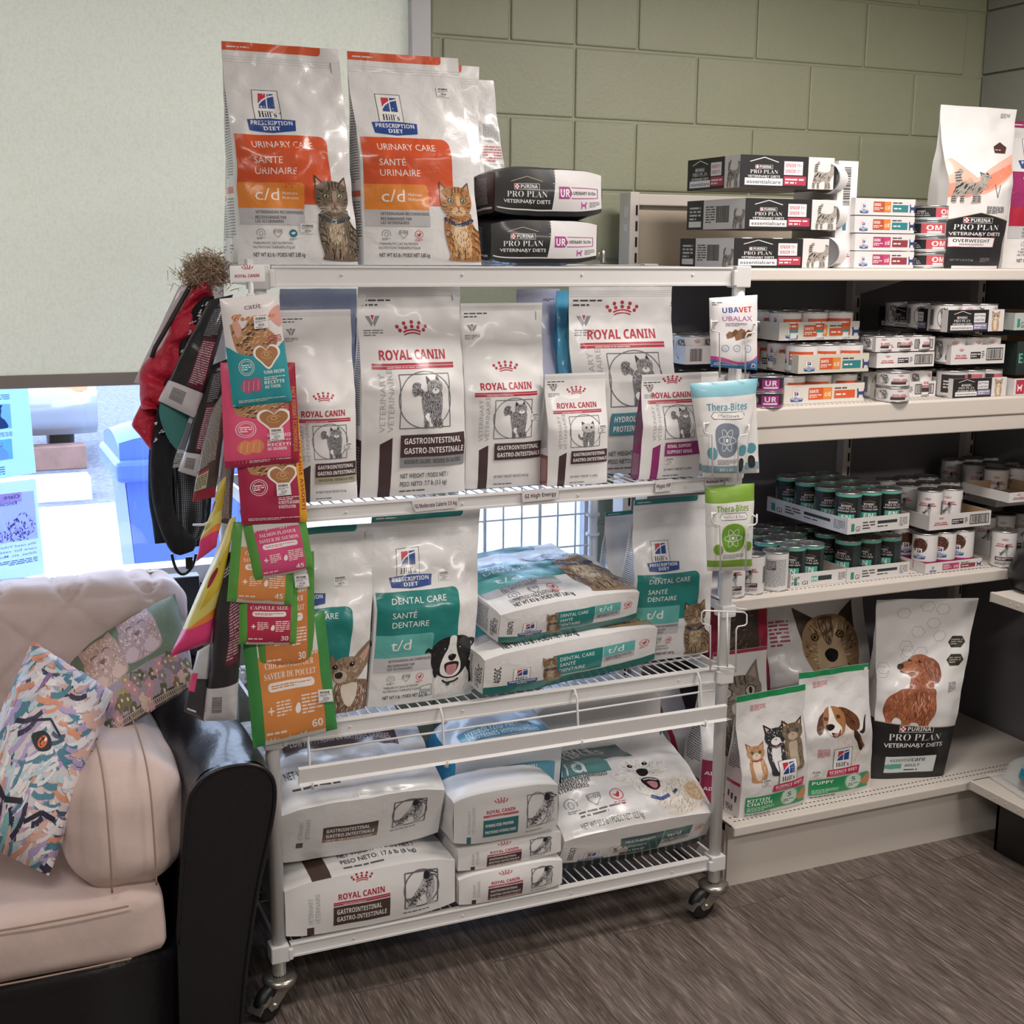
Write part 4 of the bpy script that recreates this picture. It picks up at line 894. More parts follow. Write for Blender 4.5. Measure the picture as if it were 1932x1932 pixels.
# ================================================================ bags
def sstep(t): t = min(1, max(0, t)); return t*t*(3-2*t)
def bag(name, W, H, D, front=None, left=None, right=None, base=None, col='e6e4e4', scol=None, bcol=None, mat='film', taper=.45, seal=.03, pinch=.05, bulge=.012, amp=.004, freq=9, seed=1, topw=1, skew=0, lean=0, curl=0, fold=.4, stickers=(), parent=None, basemin=.94, q=.006, crease=.5, backcol=None):
    nu, nv = max(10, min(44, int(W/q))), max(12, min(72, int(H/q))); ns = max(4, min(16, int(D/q/1.3)))
    sd = Vector((seed*13.7, seed*5.1, seed*2.3))
    def e_(v):
        t = (1-v-seal)/taper
        return (basemin+(1-basemin)*sstep(v/.06))*(sstep(t*.5+.0)*2 if t < 1 else 1.0 if t >= 1 else 0) if t < 1 else basemin+(1-basemin)*sstep(v/.06)
    def prof(v):
        e = max(0, min(1, e_(v))) if v < 1-seal else 0
        hw = W/2*(1-pinch*e)*(1+(topw-1)*v); hd = max(D/2*e, .0012)
        return e, hw, hd
    def cen(v): return skew*v, lean*v*v + curl*max(0, v-.8)**2*20
    def disp(p, v, e):
        wgt = amp*(.35+.65*math.sin(math.pi*min(1, v*1.0))+.5*v)
        n1 = noise.noise_vector((p+sd)*freq)*wgt
        rd = 1-abs(noise.noise((p*2.1+sd)*freq*.6))*2
        n2 = noise.noise_vector((p+sd)*freq*2.7)*wgt*crease
        o = n1*Vector((.35, 1, .12)).x if False else Vector((n1.x*.35, n1.y, n1.z*.15))+Vector((n2.x*.3, n2.y, 0))
        o.y += -rd*wgt*.25*v
        return o
    def grid(fn, a, b):
        G = np.zeros((b+1, a+1, 3))
        for j in range(b+1):
            for i in range(a+1): G[j, i] = fn(i/a, j/b)
        return G
    def face(sg):
        def fn(u, v):
            e, hw, hd = prof(v); cx, cy = cen(v); k = 2*u-1
            y = hd*(.80+.20*(1-k**4))+bulge*(1-k*k)*math.sin(math.pi*min(1, v*1.05+.02))*e
            p = Vector((cx+k*hw, cy+sg*y, v*H)); return p+disp(p, v, e)
        return fn
    def side(sg):
        def fn(t, v):
            e, hw, hd = prof(v); cx, cy = cen(v); f = fold*D*(1-e)*.5*(1 if v < 1-seal else 0)+.10*D*e*(-.3)
            y = (2*t-1)*hd*.80; p = Vector((cx+sg*(hw-(1-abs(2*t-1))*f), cy+y, v*H)); p0 = Vector((cx+sg*hw, cy+y, v*H)); return p+disp(p0, v, e)
        return fn
    sk = Skin()
    GF_ = grid(face(-1), nu, nv)
    sk.panel(GF_, col, front, (front.w, front.h) if front else None)
    fb = face(1); sk.panel(grid(lambda u, v: fb(1-u, v), max(6, nu//2), nv), backcol or col)
    sl = side(-1); sk.panel(grid(lambda u, v: sl(1-u, v), ns, nv), scol or col, left, (left.w, left.h) if left else None)
    sr = side(1); sk.panel(grid(lambda u, v: sr(u, v), ns, nv), scol or col, right, (right.w, right.h) if right else None)
    # base: u runs left to right, v from the back edge to the front edge
    A = np.array([list(fb(i/nu, 0)) for i in range(nu+1)]); B = GF_[0]
    nb = max(6, int(D/q)); GB = np.array([[A[i]*(1-t)+B[i]*t for i in range(nu+1)] for t in np.linspace(0, 1, nb+1)])
    for j in range(nb+1):
        t = j/nb
        for i in range(nu+1): GB[j, i, 2] -= .010*math.sin(math.pi*t)*math.sin(math.pi*i/nu)*min(1, D/.1)*(1 if base else .0)
    sk.panel(GB, bcol or col, base, (base.w, base.h) if base else None)
    o = sk.build(name, mat, parent)
    for (sx, sy, sw, price, sd_) in stickers:
        a = sticker_art(sd_, price); u0, v0 = sx/front.w, sy/front.h; u1, v1 = u0+sw/front.w, v0+sw*.72/front.h
        n = 6; G = np.zeros((n+1, n+1, 3)); du = np.gradient(GF_, axis=1); dv = np.gradient(GF_, axis=0); NN = np.cross(du, dv); NN /= np.maximum(np.linalg.norm(NN, axis=2, keepdims=True), 1e-9)
        for j in range(n+1):
            for i in range(n+1):
                x, y = min((u0+(u1-u0)*i/n)*nu, nu-1e-4), min((v0+(v1-v0)*j/n)*nv, nv-1e-4); a_, b_ = int(x), int(y); fx, fy = x-a_, y-b_
                f = lambda Q: (Q[b_, a_]*(1-fx)+Q[b_, a_+1]*fx)*(1-fy)+(Q[b_+1, a_]*(1-fx)+Q[b_+1, a_+1]*fx)*fy
                G[j, i] = f(GF_)+f(NN)*.0013
        s2 = Skin(); s2.panel(G, 'ebe9ea', a, (30, 22)); s2.build('price_sticker', 'paper', o)
    return o
def stand(name, label, cat, bl, br, top, yf, z, D, front, group=None, ry=None, lean=0, H=None, **kw):
    """upright bag: bl, br = lower corners seen in the photo, top = (left, right, y) of the upper edge; yf = depth of its face"""
    yb = (bl[1]+br[1])/2
    y2 = yf if ry is None else ry
    a = at(bl[0], bl[1], 'Y', yf); b = at(br[0], br[1], 'Y', y2)
    c = Vector(((a.x+b.x)/2, (yf+y2)/2, z)); W = math.hypot(b.x-a.x, y2-yf); rz = math.atan2(y2-yf, b.x-a.x)
    yt = c.y+D/2+lean
    t0, t1 = at(top[0], top[2], 'Y', yt), at(top[1], top[2], 'Y', yt)
    pk = kw.get('pinch', .05)
    Hh = H or (t0.z-z); W0 = W/(1-pk); topw = max(.35, min(1.3, (t1.x-t0.x)/W0)); skew = (t0.x+t1.x)/2-c.x
    kw.setdefault('seed', int(abs(bl[0]+top[2])) % 97)
    fr = front(100*(yb-top[2])/(br[0]-bl[0])) if callable(front) else front
    o = bag(name, W0, Hh, D, front=fr, topw=topw, skew=skew, lean=lean, **kw)
    n = Vector((-math.sin(rz), math.cos(rz), 0)); o.location = c+n*(D/2); o.rotation_euler = (0, 0, rz)
    return tag(o, label, cat, group)
def lie(name, label, cat, bl, br, yf, z, L, D, front=None, base=None, rz=0, tilt=0, group=None, **kw):
    """bag lying on its back with its base towards the room"""
    a = at(bl[0], bl[1], 'Y', yf); b = at(br[0], br[1], 'Y', yf)
    for _ in range(4): b = at(br[0], br[1], 'Y', yf+(b.x-a.x)*math.tan(rz))
    W = (b.x-a.x)/math.cos(rz)
    pk = kw.get('pinch', .05)
    o = bag(name, W/(1-pk), L, D, front=front(100*L/W) if callable(front) else front, base=base, **kw)
    o.location = ((a.x+b.x)/2, (a.y+b.y)/2+math.sin(tilt)*D/2, z+D/2*math.cos(tilt)+.002); o.rotation_euler = (math.radians(-90)+tilt, 0, rz)
    if rz:
        o.rotation_mode = 'XYZ'
    return tag(o, label, cat, group)
# ---------------------------------------------------------------- designs (width 100)
GR, DK = '8f8d93', '2c2b31'
def vet_mark(a, x, y, s, c='8c8a90'):
    a.poly([(x, y+s*.7), (x+s*.3, y+s*.7), (x+s*.5, y+s*.25), (x+s*.4, y)], c); a.poly([(x+s, y+s*.7), (x+s*.7, y+s*.7), (x+s*.5, y+s*.25), (x+s*.6, y)], c)
    a.poly([(x+s*.38, y+s*.75), (x+s*.62, y+s*.75), (x+s*.5, y+s*.4)], 'b03048'); a.greek(x-s*.15, y-s*.6, s*1.3, s*.45, 3, '77757b', 6)
def rc_front(band='463034', l1='GASTROINTESTINAL', l2='GASTRO-INTESTINALE', sub=None, subtext='', subc='8f9094', who='mc', wt=('NET WEIGHT / POIDS NET /', 'PESO NETO: 7.7 lb (3.5 kg)'), stripe=None, small=False, reseal=True, zip=True, tw=56):
    def f(h):
        a = Art(100, h, 'e4e2e4'); s = stripe or band
        if zip:
            for k in range(4): a.line([(0, h-4-k*1.6), (100, h-4-k*1.6)], .35, 'b4b2b6')
            a.greek(4, h-14, 46, 3, 1, '3c3a40', 3); a.greek(4, h-18, 26, 3, 1, '3c3a40', 7)
        vet_mark(a, 7, h-36 if not small else h-28, 14)
        royal(a, 12, 124 if h > 150 else h*.70, 78)
        a.up().poly([(15.5, 0), (26.7, 0), (26.7, 55), (15.5, 49)], s); a.text('VETERINARY', 19.5, 60, 5, 'aeacb0', 52, rot=90); a.text('V\u00c9T\u00c9RINAIRE', 27, 60, 5, 'aeacb0', 56, rot=90)
        a.up(); frame_marks(a, 33, 63, 50, 48)
        if who == 'mc': a.up().put(ani('mc'), 44, 62, .32)
        elif who == 'kit': a.up().put(ani('kit'), 44, 62, .38)
        elif who == 'dog': a.up().put(ani('rcd'), 38, 63, .46)
        a.up().rect(34, 36, 64, 21, band); a.up(.5).text(l1, 37.5, 48.5, 5.2, 'f0eeef', tw, 'b'); a.text(l2, 37.5, 39.5, 5.2, 'f0eeef', tw+3, 'b')
        if sub: a.up().rect(34, 27, 64, 9.2, sub); a.up(.5).text(subtext, 38, 30, 3.8, DK, 56, 'b')
        y0 = 17 if len(wt) > 1 else 13
        for i, t in enumerate(wt): a.up(.3).text(t, 35, y0-i*7.5, 4.2 if len(wt) > 1 else 3.4, '46444a', 46 if i == 0 else 45, 'n', .01)
        a.greek(35, 4, 40, 2.2, 1, '55535a', 9); return a
    return f
def rc_side(c='463034', w=60, h=180, grey='77757b', rows=46):
    a = Art(w, h); a.rect(0, 0, w, 50, c); a.up().greek(8, 60, w-16, 90, rows, grey, 4); a.greek(8, 6, w-16, 38, 16, 'b8a8a8', 5); return a
def rc_base(band='4a3530', l1='GASTROINTESTINAL', l2='GASTRO-INTESTINALE', sub=None, who='rcd', h=34, name=True, subt='LOW FAT / FAIBLE EN MATIERES GRASSES'):
    a = Art(100, h); k = h/34
    a.rect(12, 0, 4, 5*k, band); a.text('VETERINARY', 15.5, 7*k, 2.6, 'a8a6aa', 17*k, rot=90); a.text('V\u00c9T\u00c9RINAIRE', 19.5, 7*k, 2.6, 'a8a6aa', 19*k, rot=90)
    if name: royal(a, 28, 20*k, 32)
    a.up().rect(27, 4*k, 33, 12*k, band)
    if sub: a.rect(27, 2*k, 33, 3*k, sub); a.up(.4).text(subt, 29, 2.6*k, 1.6, 'eee8e4', 28, 'b')
    a.up(.5).text(l1, 29, 11*k, 3, 'f0eeef', 26, 'b'); a.text(l2, 29, 6.2*k, 3, 'f0eeef', 29, 'b')
    frame_marks(a, 69, 6*k, 20, 22*k); a.up().put(ani(who), 70, 5*k, .2*k, .18*k); a.greek(68, 2.6*k, 26, 1.4, 1, '66646a', 4); return a
def hills_front(c1='d9562b', c2='e88a35', l=('URINARY CARE', 'SANT\u00c9', 'URINAIRE'), code='c/d', sub=('Multicare', 'Multi-soins'), who='orange', pos=(64, 4, .42), wt='NET WT 8.5 lb / POIDS NET 3,85 kg', kind='CAT', third=2, seal_=False, topc=None, big=0):
    def f(h):
        a = Art(100, h); g = 'd2d0d2'
        a.rect(0, h-7, 84, 7, topc or c1, (0, 3, 0, 0)); a.up(.3).greek(4, h-5, 30, 2, 1, 'e9e4e2', 2)
        for k in range(3): a.line([(0, h-12-k*2.2), (100, h-12-k*2.2)], .3, 'cbc9cb')
        b = min(1, (h-16)/150)
        hills_logo(a, 15, 113*b, 38*b)
        a.up().rect(2, 52*b, 77, 58*b, c1, (0, 0, 7, 0))
        a.up(.5).text(l[0], 15, 99*b, 5.6*b, 'f4efec', 50); a.text(l[1], 15, 86*b, 5.6*b, 'f4efec', 22 if len(l[1]) < 6 else 40); a.text(l[2], 15, 77*b, 5.6*b, 'f4efec', 34)
        a.up(.5).rect(2, 48*b, 53, 22*b, c2, (0, 0, 3, 0)); a.up(.4).text(code, 15, 55*b, 10.5*b, 'f6f2ee', 19)
        if sub: a.text(sub[0], 37, 60*b, 2.4, 'f6f2ee', 12); a.text(sub[1], 37, 56*b, 2.4, 'f6f2ee', 13)
        a.up(.3).rect(2, 34*b, 53, 14*b, 'c6c4c8'); a.up(.4).text('VETERINARIAN RECOMMENDED', 14, 43.4*b, 2.5, DK, 40, 'b'); a.text('RECOMMANDEE PAR', 14, 39*b, 2.5, DK, 25, 'b'); a.text('LES VETERINAIRES', 14, 35.6*b, 2.5, DK, 23, 'b')
        badge(a, 18, 27*b, 3.4, 0); badge(a, 32, 27*b, 3.4, 1); badge(a, 45, 27*b, 3.4, third)
        a.text('THERAPEUTIC %s NUTRITION' % kind, 12, 17.5*b, 2.2, '55535a', 32); a.text('NUTRITION THERAPEUTIQUE', 12, 14*b, 2.2, '55535a', 34); a.text(wt, 12, 7*b, 3.4, '3a3a40', 42, 'n', .012)
        if seal_: a.line([(46, 6), (58, 7), (57, 18), (47, 17), (46, 6)], .6, '6f8f8c'); a.text('VOHC', 52, 10, 3.6, '6f8f8c', 10, 'b', al='c')
        if who: a.up(2).put(ani(who), *pos)
        return a
    return f
def hills_side(c='d9562b', w=60, h=170, code=None, tc='6e6c72'):
    a = Art(w, h); a.greek(6, 66, w-12, 84, 40, tc, 3); a.rect(4, 55, w-8, 5, c); a.up().greek(6, 20, w-12, 32, 14, tc, 8); a.greek(6, 8, 30, 8, 3, '4a484e', 1)
    if code: a.text(code, w*.5, 3, 8, DK, 30, 'b', al='c')
    return a
def hills_base(c1='1f7f7c', c2='62b4b0', l=('DENTAL CARE', 'SANT\u00c9', 'DENTAIRE'), code='t/d', num='609470', who='tab2', edge='1b6a66', h=36, wpos=None):
    a = Art(100, h); k = h/36
    a.text(num, 9, 10*k, 3.6, DK, 15*k, 'b', rot=90); hills_logo(a, 13, 6*k, 16)
    a.up().poly([(40, 8*k), (66, 8*k), (66, 26*k), (37, 26*k)], c1); a.poly([(66.6, 17*k), (86, 17*k), (86, 26*k), (66.6, 26*k)], c2); a.rect(66.6, 12*k, 19.4, 5*k, 'b9b7bb')
    a.up(.5).text(l[0], 41, 20.5*k, 3, 'f4f2f0', 20); a.text(l[1], 41, 15.6*k, 3, 'f4f2f0', 9 if len(l[1]) < 6 else 15); a.text(l[2], 41, 10.8*k, 3, 'f4f2f0', 15); a.text(code, 69, 19*k, 5.4, 'f4f2f0', 10)
    a.greek(68, 13*k, 16, 3.4*k, 3, DK, 2); badge(a, 92, 22*k, 3, 2); a.rect(0, 0, 100, 7*k, edge)
    if who: a.up(2).put(ani(who), 31 if not wpos else wpos[0], 5*k if not wpos else wpos[1], (.115 if not wpos else wpos[2])*1.0, (.13*k if not wpos else wpos[2]))
    return a
def hills_top(c1='1f7f7c', c2='62b4b0', code='t/d', who='tab2', l=('DENTAL CARE', 'SANT\u00c9', 'DENTAIRE'), pos=(60, 4, .46), wt='NET WT 8.5 lb / POIDS NET 3,85 kg', sub=None):
    return hills_front(c1, c2, l, code, sub, who, pos, wt)
def science(h, animal, word, w2, c='1e9458', topc='1e9458'):
    a = Art(100, h); a.rect(0, h-9, 100, 9, topc); a.greek(20, h-26, 22, 9, 5, 'c24a5a', 5)
    if animal == 'kit3':
        a.up().put(kitten('c89a72', 'a86c44', 'efe0d0', '8aa060', 'b03a48', 1), 6, 52, .52); a.put(kitten('3a3a3e', '1c1c20', 'eeeef0', '5a6a50', '8a6a70', 2), 32, 58, .66); a.put(kitten('80705c', '3a3028', 'c0b09a', '7a8a8c', None, 3), 58, 60, .66)
        a.put(ani('dummy') if False else Art(1, 1), 0, 0, 1)
    else: a.up().put(ani('bg'), 12, 44, .82)
    lx = 28 if animal != 'kit3' else 42
    hills_logo(a, lx, 33, 48, science=True, t1='SCIENCE DIET')
    a.up().rect(6 if animal == 'kit3' else 4, 8, 88, 24, c); a.up(.4).text(word, 8, 24, 5, 'f2f4f2', 30, 'b')
    if w2: a.text(w2, 8, 18, 5, 'f2f4f2', 34, 'b')
    a.greek(8, 9.5, 38, 7, 3, 'b8dcc8', 3); a.up().ell(68, 22, 13, 13, 'cfe0d6', 20); a.ring(68, 22, 12, 12, 1, '4a9a70', 20); a.up(.3).text('5', 68, 22, 7, '2f7f58', 6, 'b', al='c'); a.greek(60, 14, 16, 5, 2, '3a6a54', 5); a.sm([(80, 16), (86, 26), (94, 30), (96, 20), (92, 12)], 'b98450')
    if animal != 'kit3': a.greek(14, 66, 16, 14, 8, 'c86a78', 7)
    a.greek(6, 3, 60, 3, 1, '5a585c', 4); return a
def science_side(w=60, h=150):
    a = Art(w, h); a.greek(8, 60, w-14, 70, 26, '5c5a60', 3); a.rect(6, 40, w-10, 4, 'b03a5a'); a.text('9568', 8, 5, 8, DK, 28, 'b')
    for k in range(3): a.up(.2).poly([(12+k*14, 30-k*2), (20+k*14, 30-k*2), (19+k*14, 22-k*2), (13+k*14, 22-k*2)], DK)
    return a
def purina_tall(h, word='OVERWEIGHT', red=True):
    a = Art(100, h); a.greek(80, h-18, 12, 9, 4, '55535a', 2)
    a.poly([(0, h*.50), (0, h*.66), (8, h*.68), (40, h*.56), (100, h*.72), (100, h*.60), (70, h*.50), (50, h*.46), (20, h*.44)], 'efb4a4'); a.up(.3).poly([(30, h*.47), (60, h*.58), (98, h*.66), (98, h*.60), (60, h*.49)], 'e88a70'); a.poly([(0, h*.44), (0, h*.52), (30, h*.56), (40, h*.46), (24, h*.435)], 'e79a84')
    a.up().put(ani('stripe'), 2, h*.40, .48)
    a.poly([(72, h*.72), (88, h*.72), (90, h*.76), (80, h*.79), (70, h*.76)], '4a2628'); a.up(.3).greek(73, h*.735, 14, 3, 1, 'e8c8c0', 1); a.line([(66, h*.52), (70, h*.44), (74, h*.52)], .8, DK); a.greek(56, h*.34, 30, 14, 6, '4a4a50', 4)
    a.up(); a.poly([(0, 0), (100, 0), (100, h*.30), (48, h*.345), (0, h*.30)], '1b1b1f'); a.up().line([(0, h*.30), (48, h*.345), (100, h*.30)], 1, 'b8a87c')
    pro_plan(a, 4, h*.20, 84, False); a.up().rect(4, h*.135, 74, 17, 'e9e7e8'); a.line([(4, h*.135), (78, h*.135), (78, h*.135+17), (4, h*.135+17), (4, h*.135)], 1, 'c95a6a'); a.up(.4).text(word, 40, h*.135+8, 6, '2a2a2e', 60, 'b', al='c'); a.text('MANAGEMENT', 40, h*.135+2.6, 3, '2a2a2e', 40, 'b', al='c')
    a.text('NET WT 6 LB (2.72 kg)', 8, 14, 3.4, '9a989c', 38); a.greek(58, 12, 18, 8, 4, '77757a', 2); a.up().rect(12, 0, 84, 5, 'e2e0e2'); return a
def purina_dog(h):
    a = Art(100, h); R = random.Random(2)
    for k in range(13):
        cx, cy, r = R.uniform(4, 70), h*R.uniform(.60, .96), 7
        a.line([(cx+r*math.cos(math.pi/3*i), cy+r*math.sin(math.pi/3*i)) for i in range(7)], .5, 'b4b2b6')
    for k, yy in enumerate((.76, .665)):
        cx, cy = 86, h*yy; a.poly([(cx-9, cy), (cx-5, cy+7), (cx+5, cy+7), (cx+9, cy), (cx+5, cy-7), (cx-5, cy-7)], '33312c'); a.up(.3).greek(cx-6, cy-4, 12, 8, 3, 'b0a890', k); a.up(-.3)
    a.up().put(ani('red'), 8, h*.27, .62, .58); a.greek(80, h*.50, 10, 12, 6, '9a98a0', 3)
    a.up(2).poly([(0, 0), (100, 0), (100, h*.30), (48, h*.315), (0, h*.34)], '18181b'); a.up().line([(0, h*.34), (48, h*.315), (100, h*.30)], .9, 'b8a87c')
    pro_plan(a, 12, h*.185, 74, False); a.up().rect(16, h*.04, 66, 22, 'd4dcdc'); a.rect(16, h*.04+5, 22, 7, '5aa294'); a.up(.4).text('essential', 22, h*.04+15, 5.4, '3a3a40', 27); a.text('care', 50, h*.04+15, 5.4, '3a3a40', 18, 'b'); a.text('ADULT', 42, h*.04+7.6, 3.6, '2a2a2e', 20, 'b'); a.greek(42, h*.04+1.6, 30, 3.6, 1, '4a4a50', 2); return a
def ur_base(h=38):
    a = Art(100, h, '19191c'); a.rect(0, 0, 54, h, '19191c'); a.up().rect(52, 4, 48, h-4, 'dbd8d9'); a.poly([(52, 4), (56, h), (50, h), (46, 4)], '19191c') 
    a.up().rect(2, 4, 50, 1.1, 'e0dede'); pro_plan(a, 8, 9, 42)
    a.up().poly([(58, 14), (68, 14), (71, 18.5), (68, 24), (58, 24)], 'a23c86'); a.up(.4).text('UR', 59.5, 15.6, 6.4, 'f4eef2', 9, 'b'); a.line([(70, 14.6), (96, 14.6), (96, 23.4), (70, 23.4)], .7, 'a23c86'); a.text('URINARY St/Ox', 72, 17.6, 2.8, '2e2c30', 22, 'b')
    cat_icon(a, 80, 6, 6, 'b4559a'); a.greek(88, 6.5, 10, 5, 4, '6a686e', 3); return a
def cat_icon(a, x, y, s, c):
    k = s/10; a.up(.3).poly([(x, y), (x+1.6*k, y), (x+2*k, y+3.2*k), (x+6*k, y+3.2*k), (x+6.4*k, y), (x+8*k, y), (x+8*k, y+6*k), (x+9.4*k, y+7.4*k), (x+9*k, y+9.6*k), (x+8*k, y+8.6*k), (x+7*k, y+9.4*k), (x+6.4*k, y+6.6*k), (x+1.6*k, y+6.4*k), (x+.8*k, y+10*k), (x-.4*k, y+9.6*k), (x+.2*k, y+5*k)], c)
# ================================================================ goods on the rack
T1, T2, T3, T4 = Z1+.001, Z2, Z3, Z4
# ---- top shelf
ur = hills_front()
stand('cat_food_bag', 'white and orange bag peeking out behind the left tall bag on the rack top', 'pet food bag', (436, 500), (668, 500), (430, 600, 128), .17, T1, .10, hills_front(who=None), left=hills_side(), mat='film', amp=.005)
stand('cat_food_bag', 'shiny orange and white bag with a grey tabby, left of two on rack top', 'pet food bag', (452, 500), (678, 503), (417, 638, 78), .035, T1, .11, hills_front(who='tabby', pos=(62, 4, .44), third=3), left=hills_side(), amp=.009, bulge=.02, freq=11, seed=4, stickers=((51, 27, 12, '$60.36', 3),))
stand('cat_food_bag', 'white cat food bag hidden behind the right tall orange bag, its pale right edge showing', 'pet food bag', (700, 497), (905, 497), (690, 903, 112), .18, T1, .09, hills_front(who=None), left=hills_side(), right=hills_side('c8586a'), amp=.005)
stand('cat_food_bag', 'tall orange and white bag with an orange tabby, right of two on the rack top', 'pet food bag', (690, 500), (912, 503), (655, 862, 96), .035, T1, .10, ur, left=hills_side(), amp=.005, bulge=.014, seed=9, stickers=((77, 148, 12, '$60.04', 5),))
stand('pet_food_bag', 'slumped white bag with red and grey small print, rearmost on the rack top', 'pet food bag', (842, 497), (978, 497), (888, 925, 150), .30, T1, .12, lambda h: Art(100, h).greek(50, 100, 50, 40, 18, '7a787e', 3).up().greek(50, 142, 48, 24, 6, 'c8707a', 2).greek(56, 170, 40, 26, 14, '77757b', 9), amp=.009, pinch=.0, bulge=.03, taper=.7)
for k, (bl, br, zz, dd, tl, lb) in enumerate((((926, 503), (1124, 505), T1, .105, .0, 'lower black and white urinary food bag lying on the right of the rack top'), ((932, 420), (1132, 418), T1+.108, .112, .03, 'upper black and white urinary food bag lying on another on the rack top'))):
    lie('urinary_food_bag', lb, 'pet food bag', bl, br, .04+.01*k, zz, .36, dd, base=ur_base(), col='1a1a1e', scol='1a1a1e', left=Art(60, 170).rect(0, 0, 60, 170, '1a1a1e').up().rect(6, 8, 3, 60, 'd8d6d8').greek(14, 20, 40, 60, 24, '9a989e', 3), front=lambda h: Art(100, h, '1a1a1e').rect(0, 0, 100, h, '1a1a1e').up().rect(48, 10, 44, 60, 'd8d5d6').up().text('URINARY', 52, 30, 8, '2a2a2e', 36, 'b'), tilt=math.radians(-3 if k else 0), amp=.006, seed=20+k, rz=math.radians(-2 if k else 1), mat='satin')
sp = at(1136, 495, 'Y', .42); m = MB(); m.lathe([(.001, 0), (.011, 0), (.012, .004), (.0095, .012), (.011, .024), (.0095, .034), (.004, .041), (.001, .041)], 16); m.tube([(-.008, 0, .036), (-.014, 0, .02), (-.008, 0, .006)], .002, 6)
o = m.build('chrome_clip', 'steel'); o.location = (sp.x, .42, T1); tag(o, 'tiny chrome fitting standing on the right rear of the rack top', 'fitting')  # a small chrome clip on the rack top
# ---- second shelf, back row then front row
def film_bag(name, label, bl, br, top, yf, z, D, col, art=None, **kw):
    return stand(name, label, 'pet food bag', bl, br, top, yf, z, D, art or (lambda h: Art(100, h)), col=col, **kw)
film_bag('pet_food_bag', 'grey-blue plastic bag standing behind the fibre food bag at the left of the second shelf', (530, 900), (665, 900), (528, 672, 545), .20, T2, .10, 'b9bdd0', amp=.008)
film_bag('pet_food_bag', 'black food bag with white lettering glimpsed between the two left bags of the second shelf', (640, 890), (700, 890), (640, 690, 600), .23, T2, .08, '1d1b20', lambda h: Art(100, h).text('GASTRO', 40, h*.66, 7, 'c8c6c8', 50, 'b').text('GASTRO', 40, h*.60, 7, 'c8c6c8', 50, 'b'), amp=.006)
film_bag('pet_food_bag', 'dark brown bag wedged behind the large and medium cat food bags of the second shelf', (872, 880), (985, 880), (855, 985, 600), .16, T2, .10, '3b2528', left=rc_side('3b2528', grey='a89a9c'), amp=.012, scol='3b2528')
film_bag('pet_food_bag', 'pale lilac food bag in the back row behind the kitten bag', (985, 870), (1078, 870), (975, 1056, 545), .20, T2, .09, 'c2c4de', lambda h: Art(100, h).text('CANIN', 52, 118, 9, 'b3263e', 40, 'b').rect(50, 108, 48, 3, '7c2f6c').greek(60, h-24, 26, 6, 2, '5a5a80'), amp=.004)
film_bag('pet_food_bag', 'bright cyan bag edge standing behind the hydrolyzed food bag on the second shelf', (1050, 880), (1100, 880), (1050, 1086, 548), .17, T2, .09, '5fb8e0', amp=.01, scol='49a8da')
stand('cat_food_bag', 'cat food bag with a tan fibre response band at the left of the second shelf', 'pet food bag', (552, 932), (676, 915), (527, 660, 585), .03, T2, .075, rc_front(sub='a9a288', subtext='FIBER RESPONSE / REPONSE AUX FIBRES', wt=('NET WEIGHT / POIDS NET / PESO NETO: 4.4 lb (2 kg)',)), left=rc_side(), amp=.007, seed=31, mat='satin', stickers=((80, 76, 12, '$42.10', 7),))
stand('cat_food_bag', 'large moderate calorie cat food bag, second from left on the second shelf', 'pet food bag', (681, 927), (880, 905), (675, 866, 540), .03, T2, .10, rc_front(sub='8f9094', subtext='MODERATE CALORIE / MODEREE EN CALORIES'), left=rc_side(), amp=.006, seed=33, mat='satin', bulge=.02)
stand('cat_food_bag', 'medium brown-banded cat food bag in the middle of the second shelf', 'pet food bag', (880, 905), (1022, 890), (868, 1022, 572), .05, T2, .085, rc_front(wt=('NET WEIGHT / POIDS NET / PESO NETO: 4.4 lb (2 kg)',)), left=rc_side(), amp=.006, seed=37, mat='satin', stickers=((82, 84, 12, '$39.15', 8),))
stand('cat_food_bag', 'large teal-banded hydrolyzed protein food bag behind the kitten and renal bags', 'pet food bag', (1075, 885), (1272, 872), (1072, 1268, 541), .13, T2, .10, rc_front(band='4f8796', l1='HYDROLYZED PROTEIN', l2='PROTEINES HYDROLYSEES', tw=58, wt=('NET WEIGHT / POIDS NET /', 'PESO NETO: 7.7 lb (3.5 kg)')), amp=.005, seed=41, mat='satin', scol='4f8796')
stand('kitten_food_bag', 'small brown-banded kitten food bag at the front of the second shelf', 'pet food bag', (1034, 912), (1147, 903), (1027, 1142, 706), .015, T2, .055, rc_front(who='kit', wt=('NET WEIGHT / POIDS NET: 12 oz (340 g)',), small=True), left=rc_side('8a4a3c'), amp=.0025, seed=43, mat='satin', stickers=((80, 84, 17, '$6.17', 9),))
stand('cat_food_bag', 'small renal bag hidden behind the purple-banded one, its top edge showing at the right', 'pet food bag', (1262, 890), (1356, 880), (1262, 1355, 704), .10, T2, .05, rc_front(band='93286e', small=True), amp=.003, mat='satin')
stand('renal_food_bag', 'small purple-banded renal support cat food bag near the right end of the second shelf', 'pet food bag', (1207, 900), (1325, 893), (1211, 1322, 707), .02, T2, .055, rc_front(band='93286e', l1='RENAL SUPPORT', l2='SUPPORT RENAL', tw=40, wt=('NET WEIGHT / POIDS NET: 12 oz (340 g)',), small=True), left=rc_side('93286e'), scol='93286e', amp=.0025, seed=47, mat='satin', stickers=((80, 74, 17, '$7.10', 4), (35, 22, 16, '$7.10', 14)))
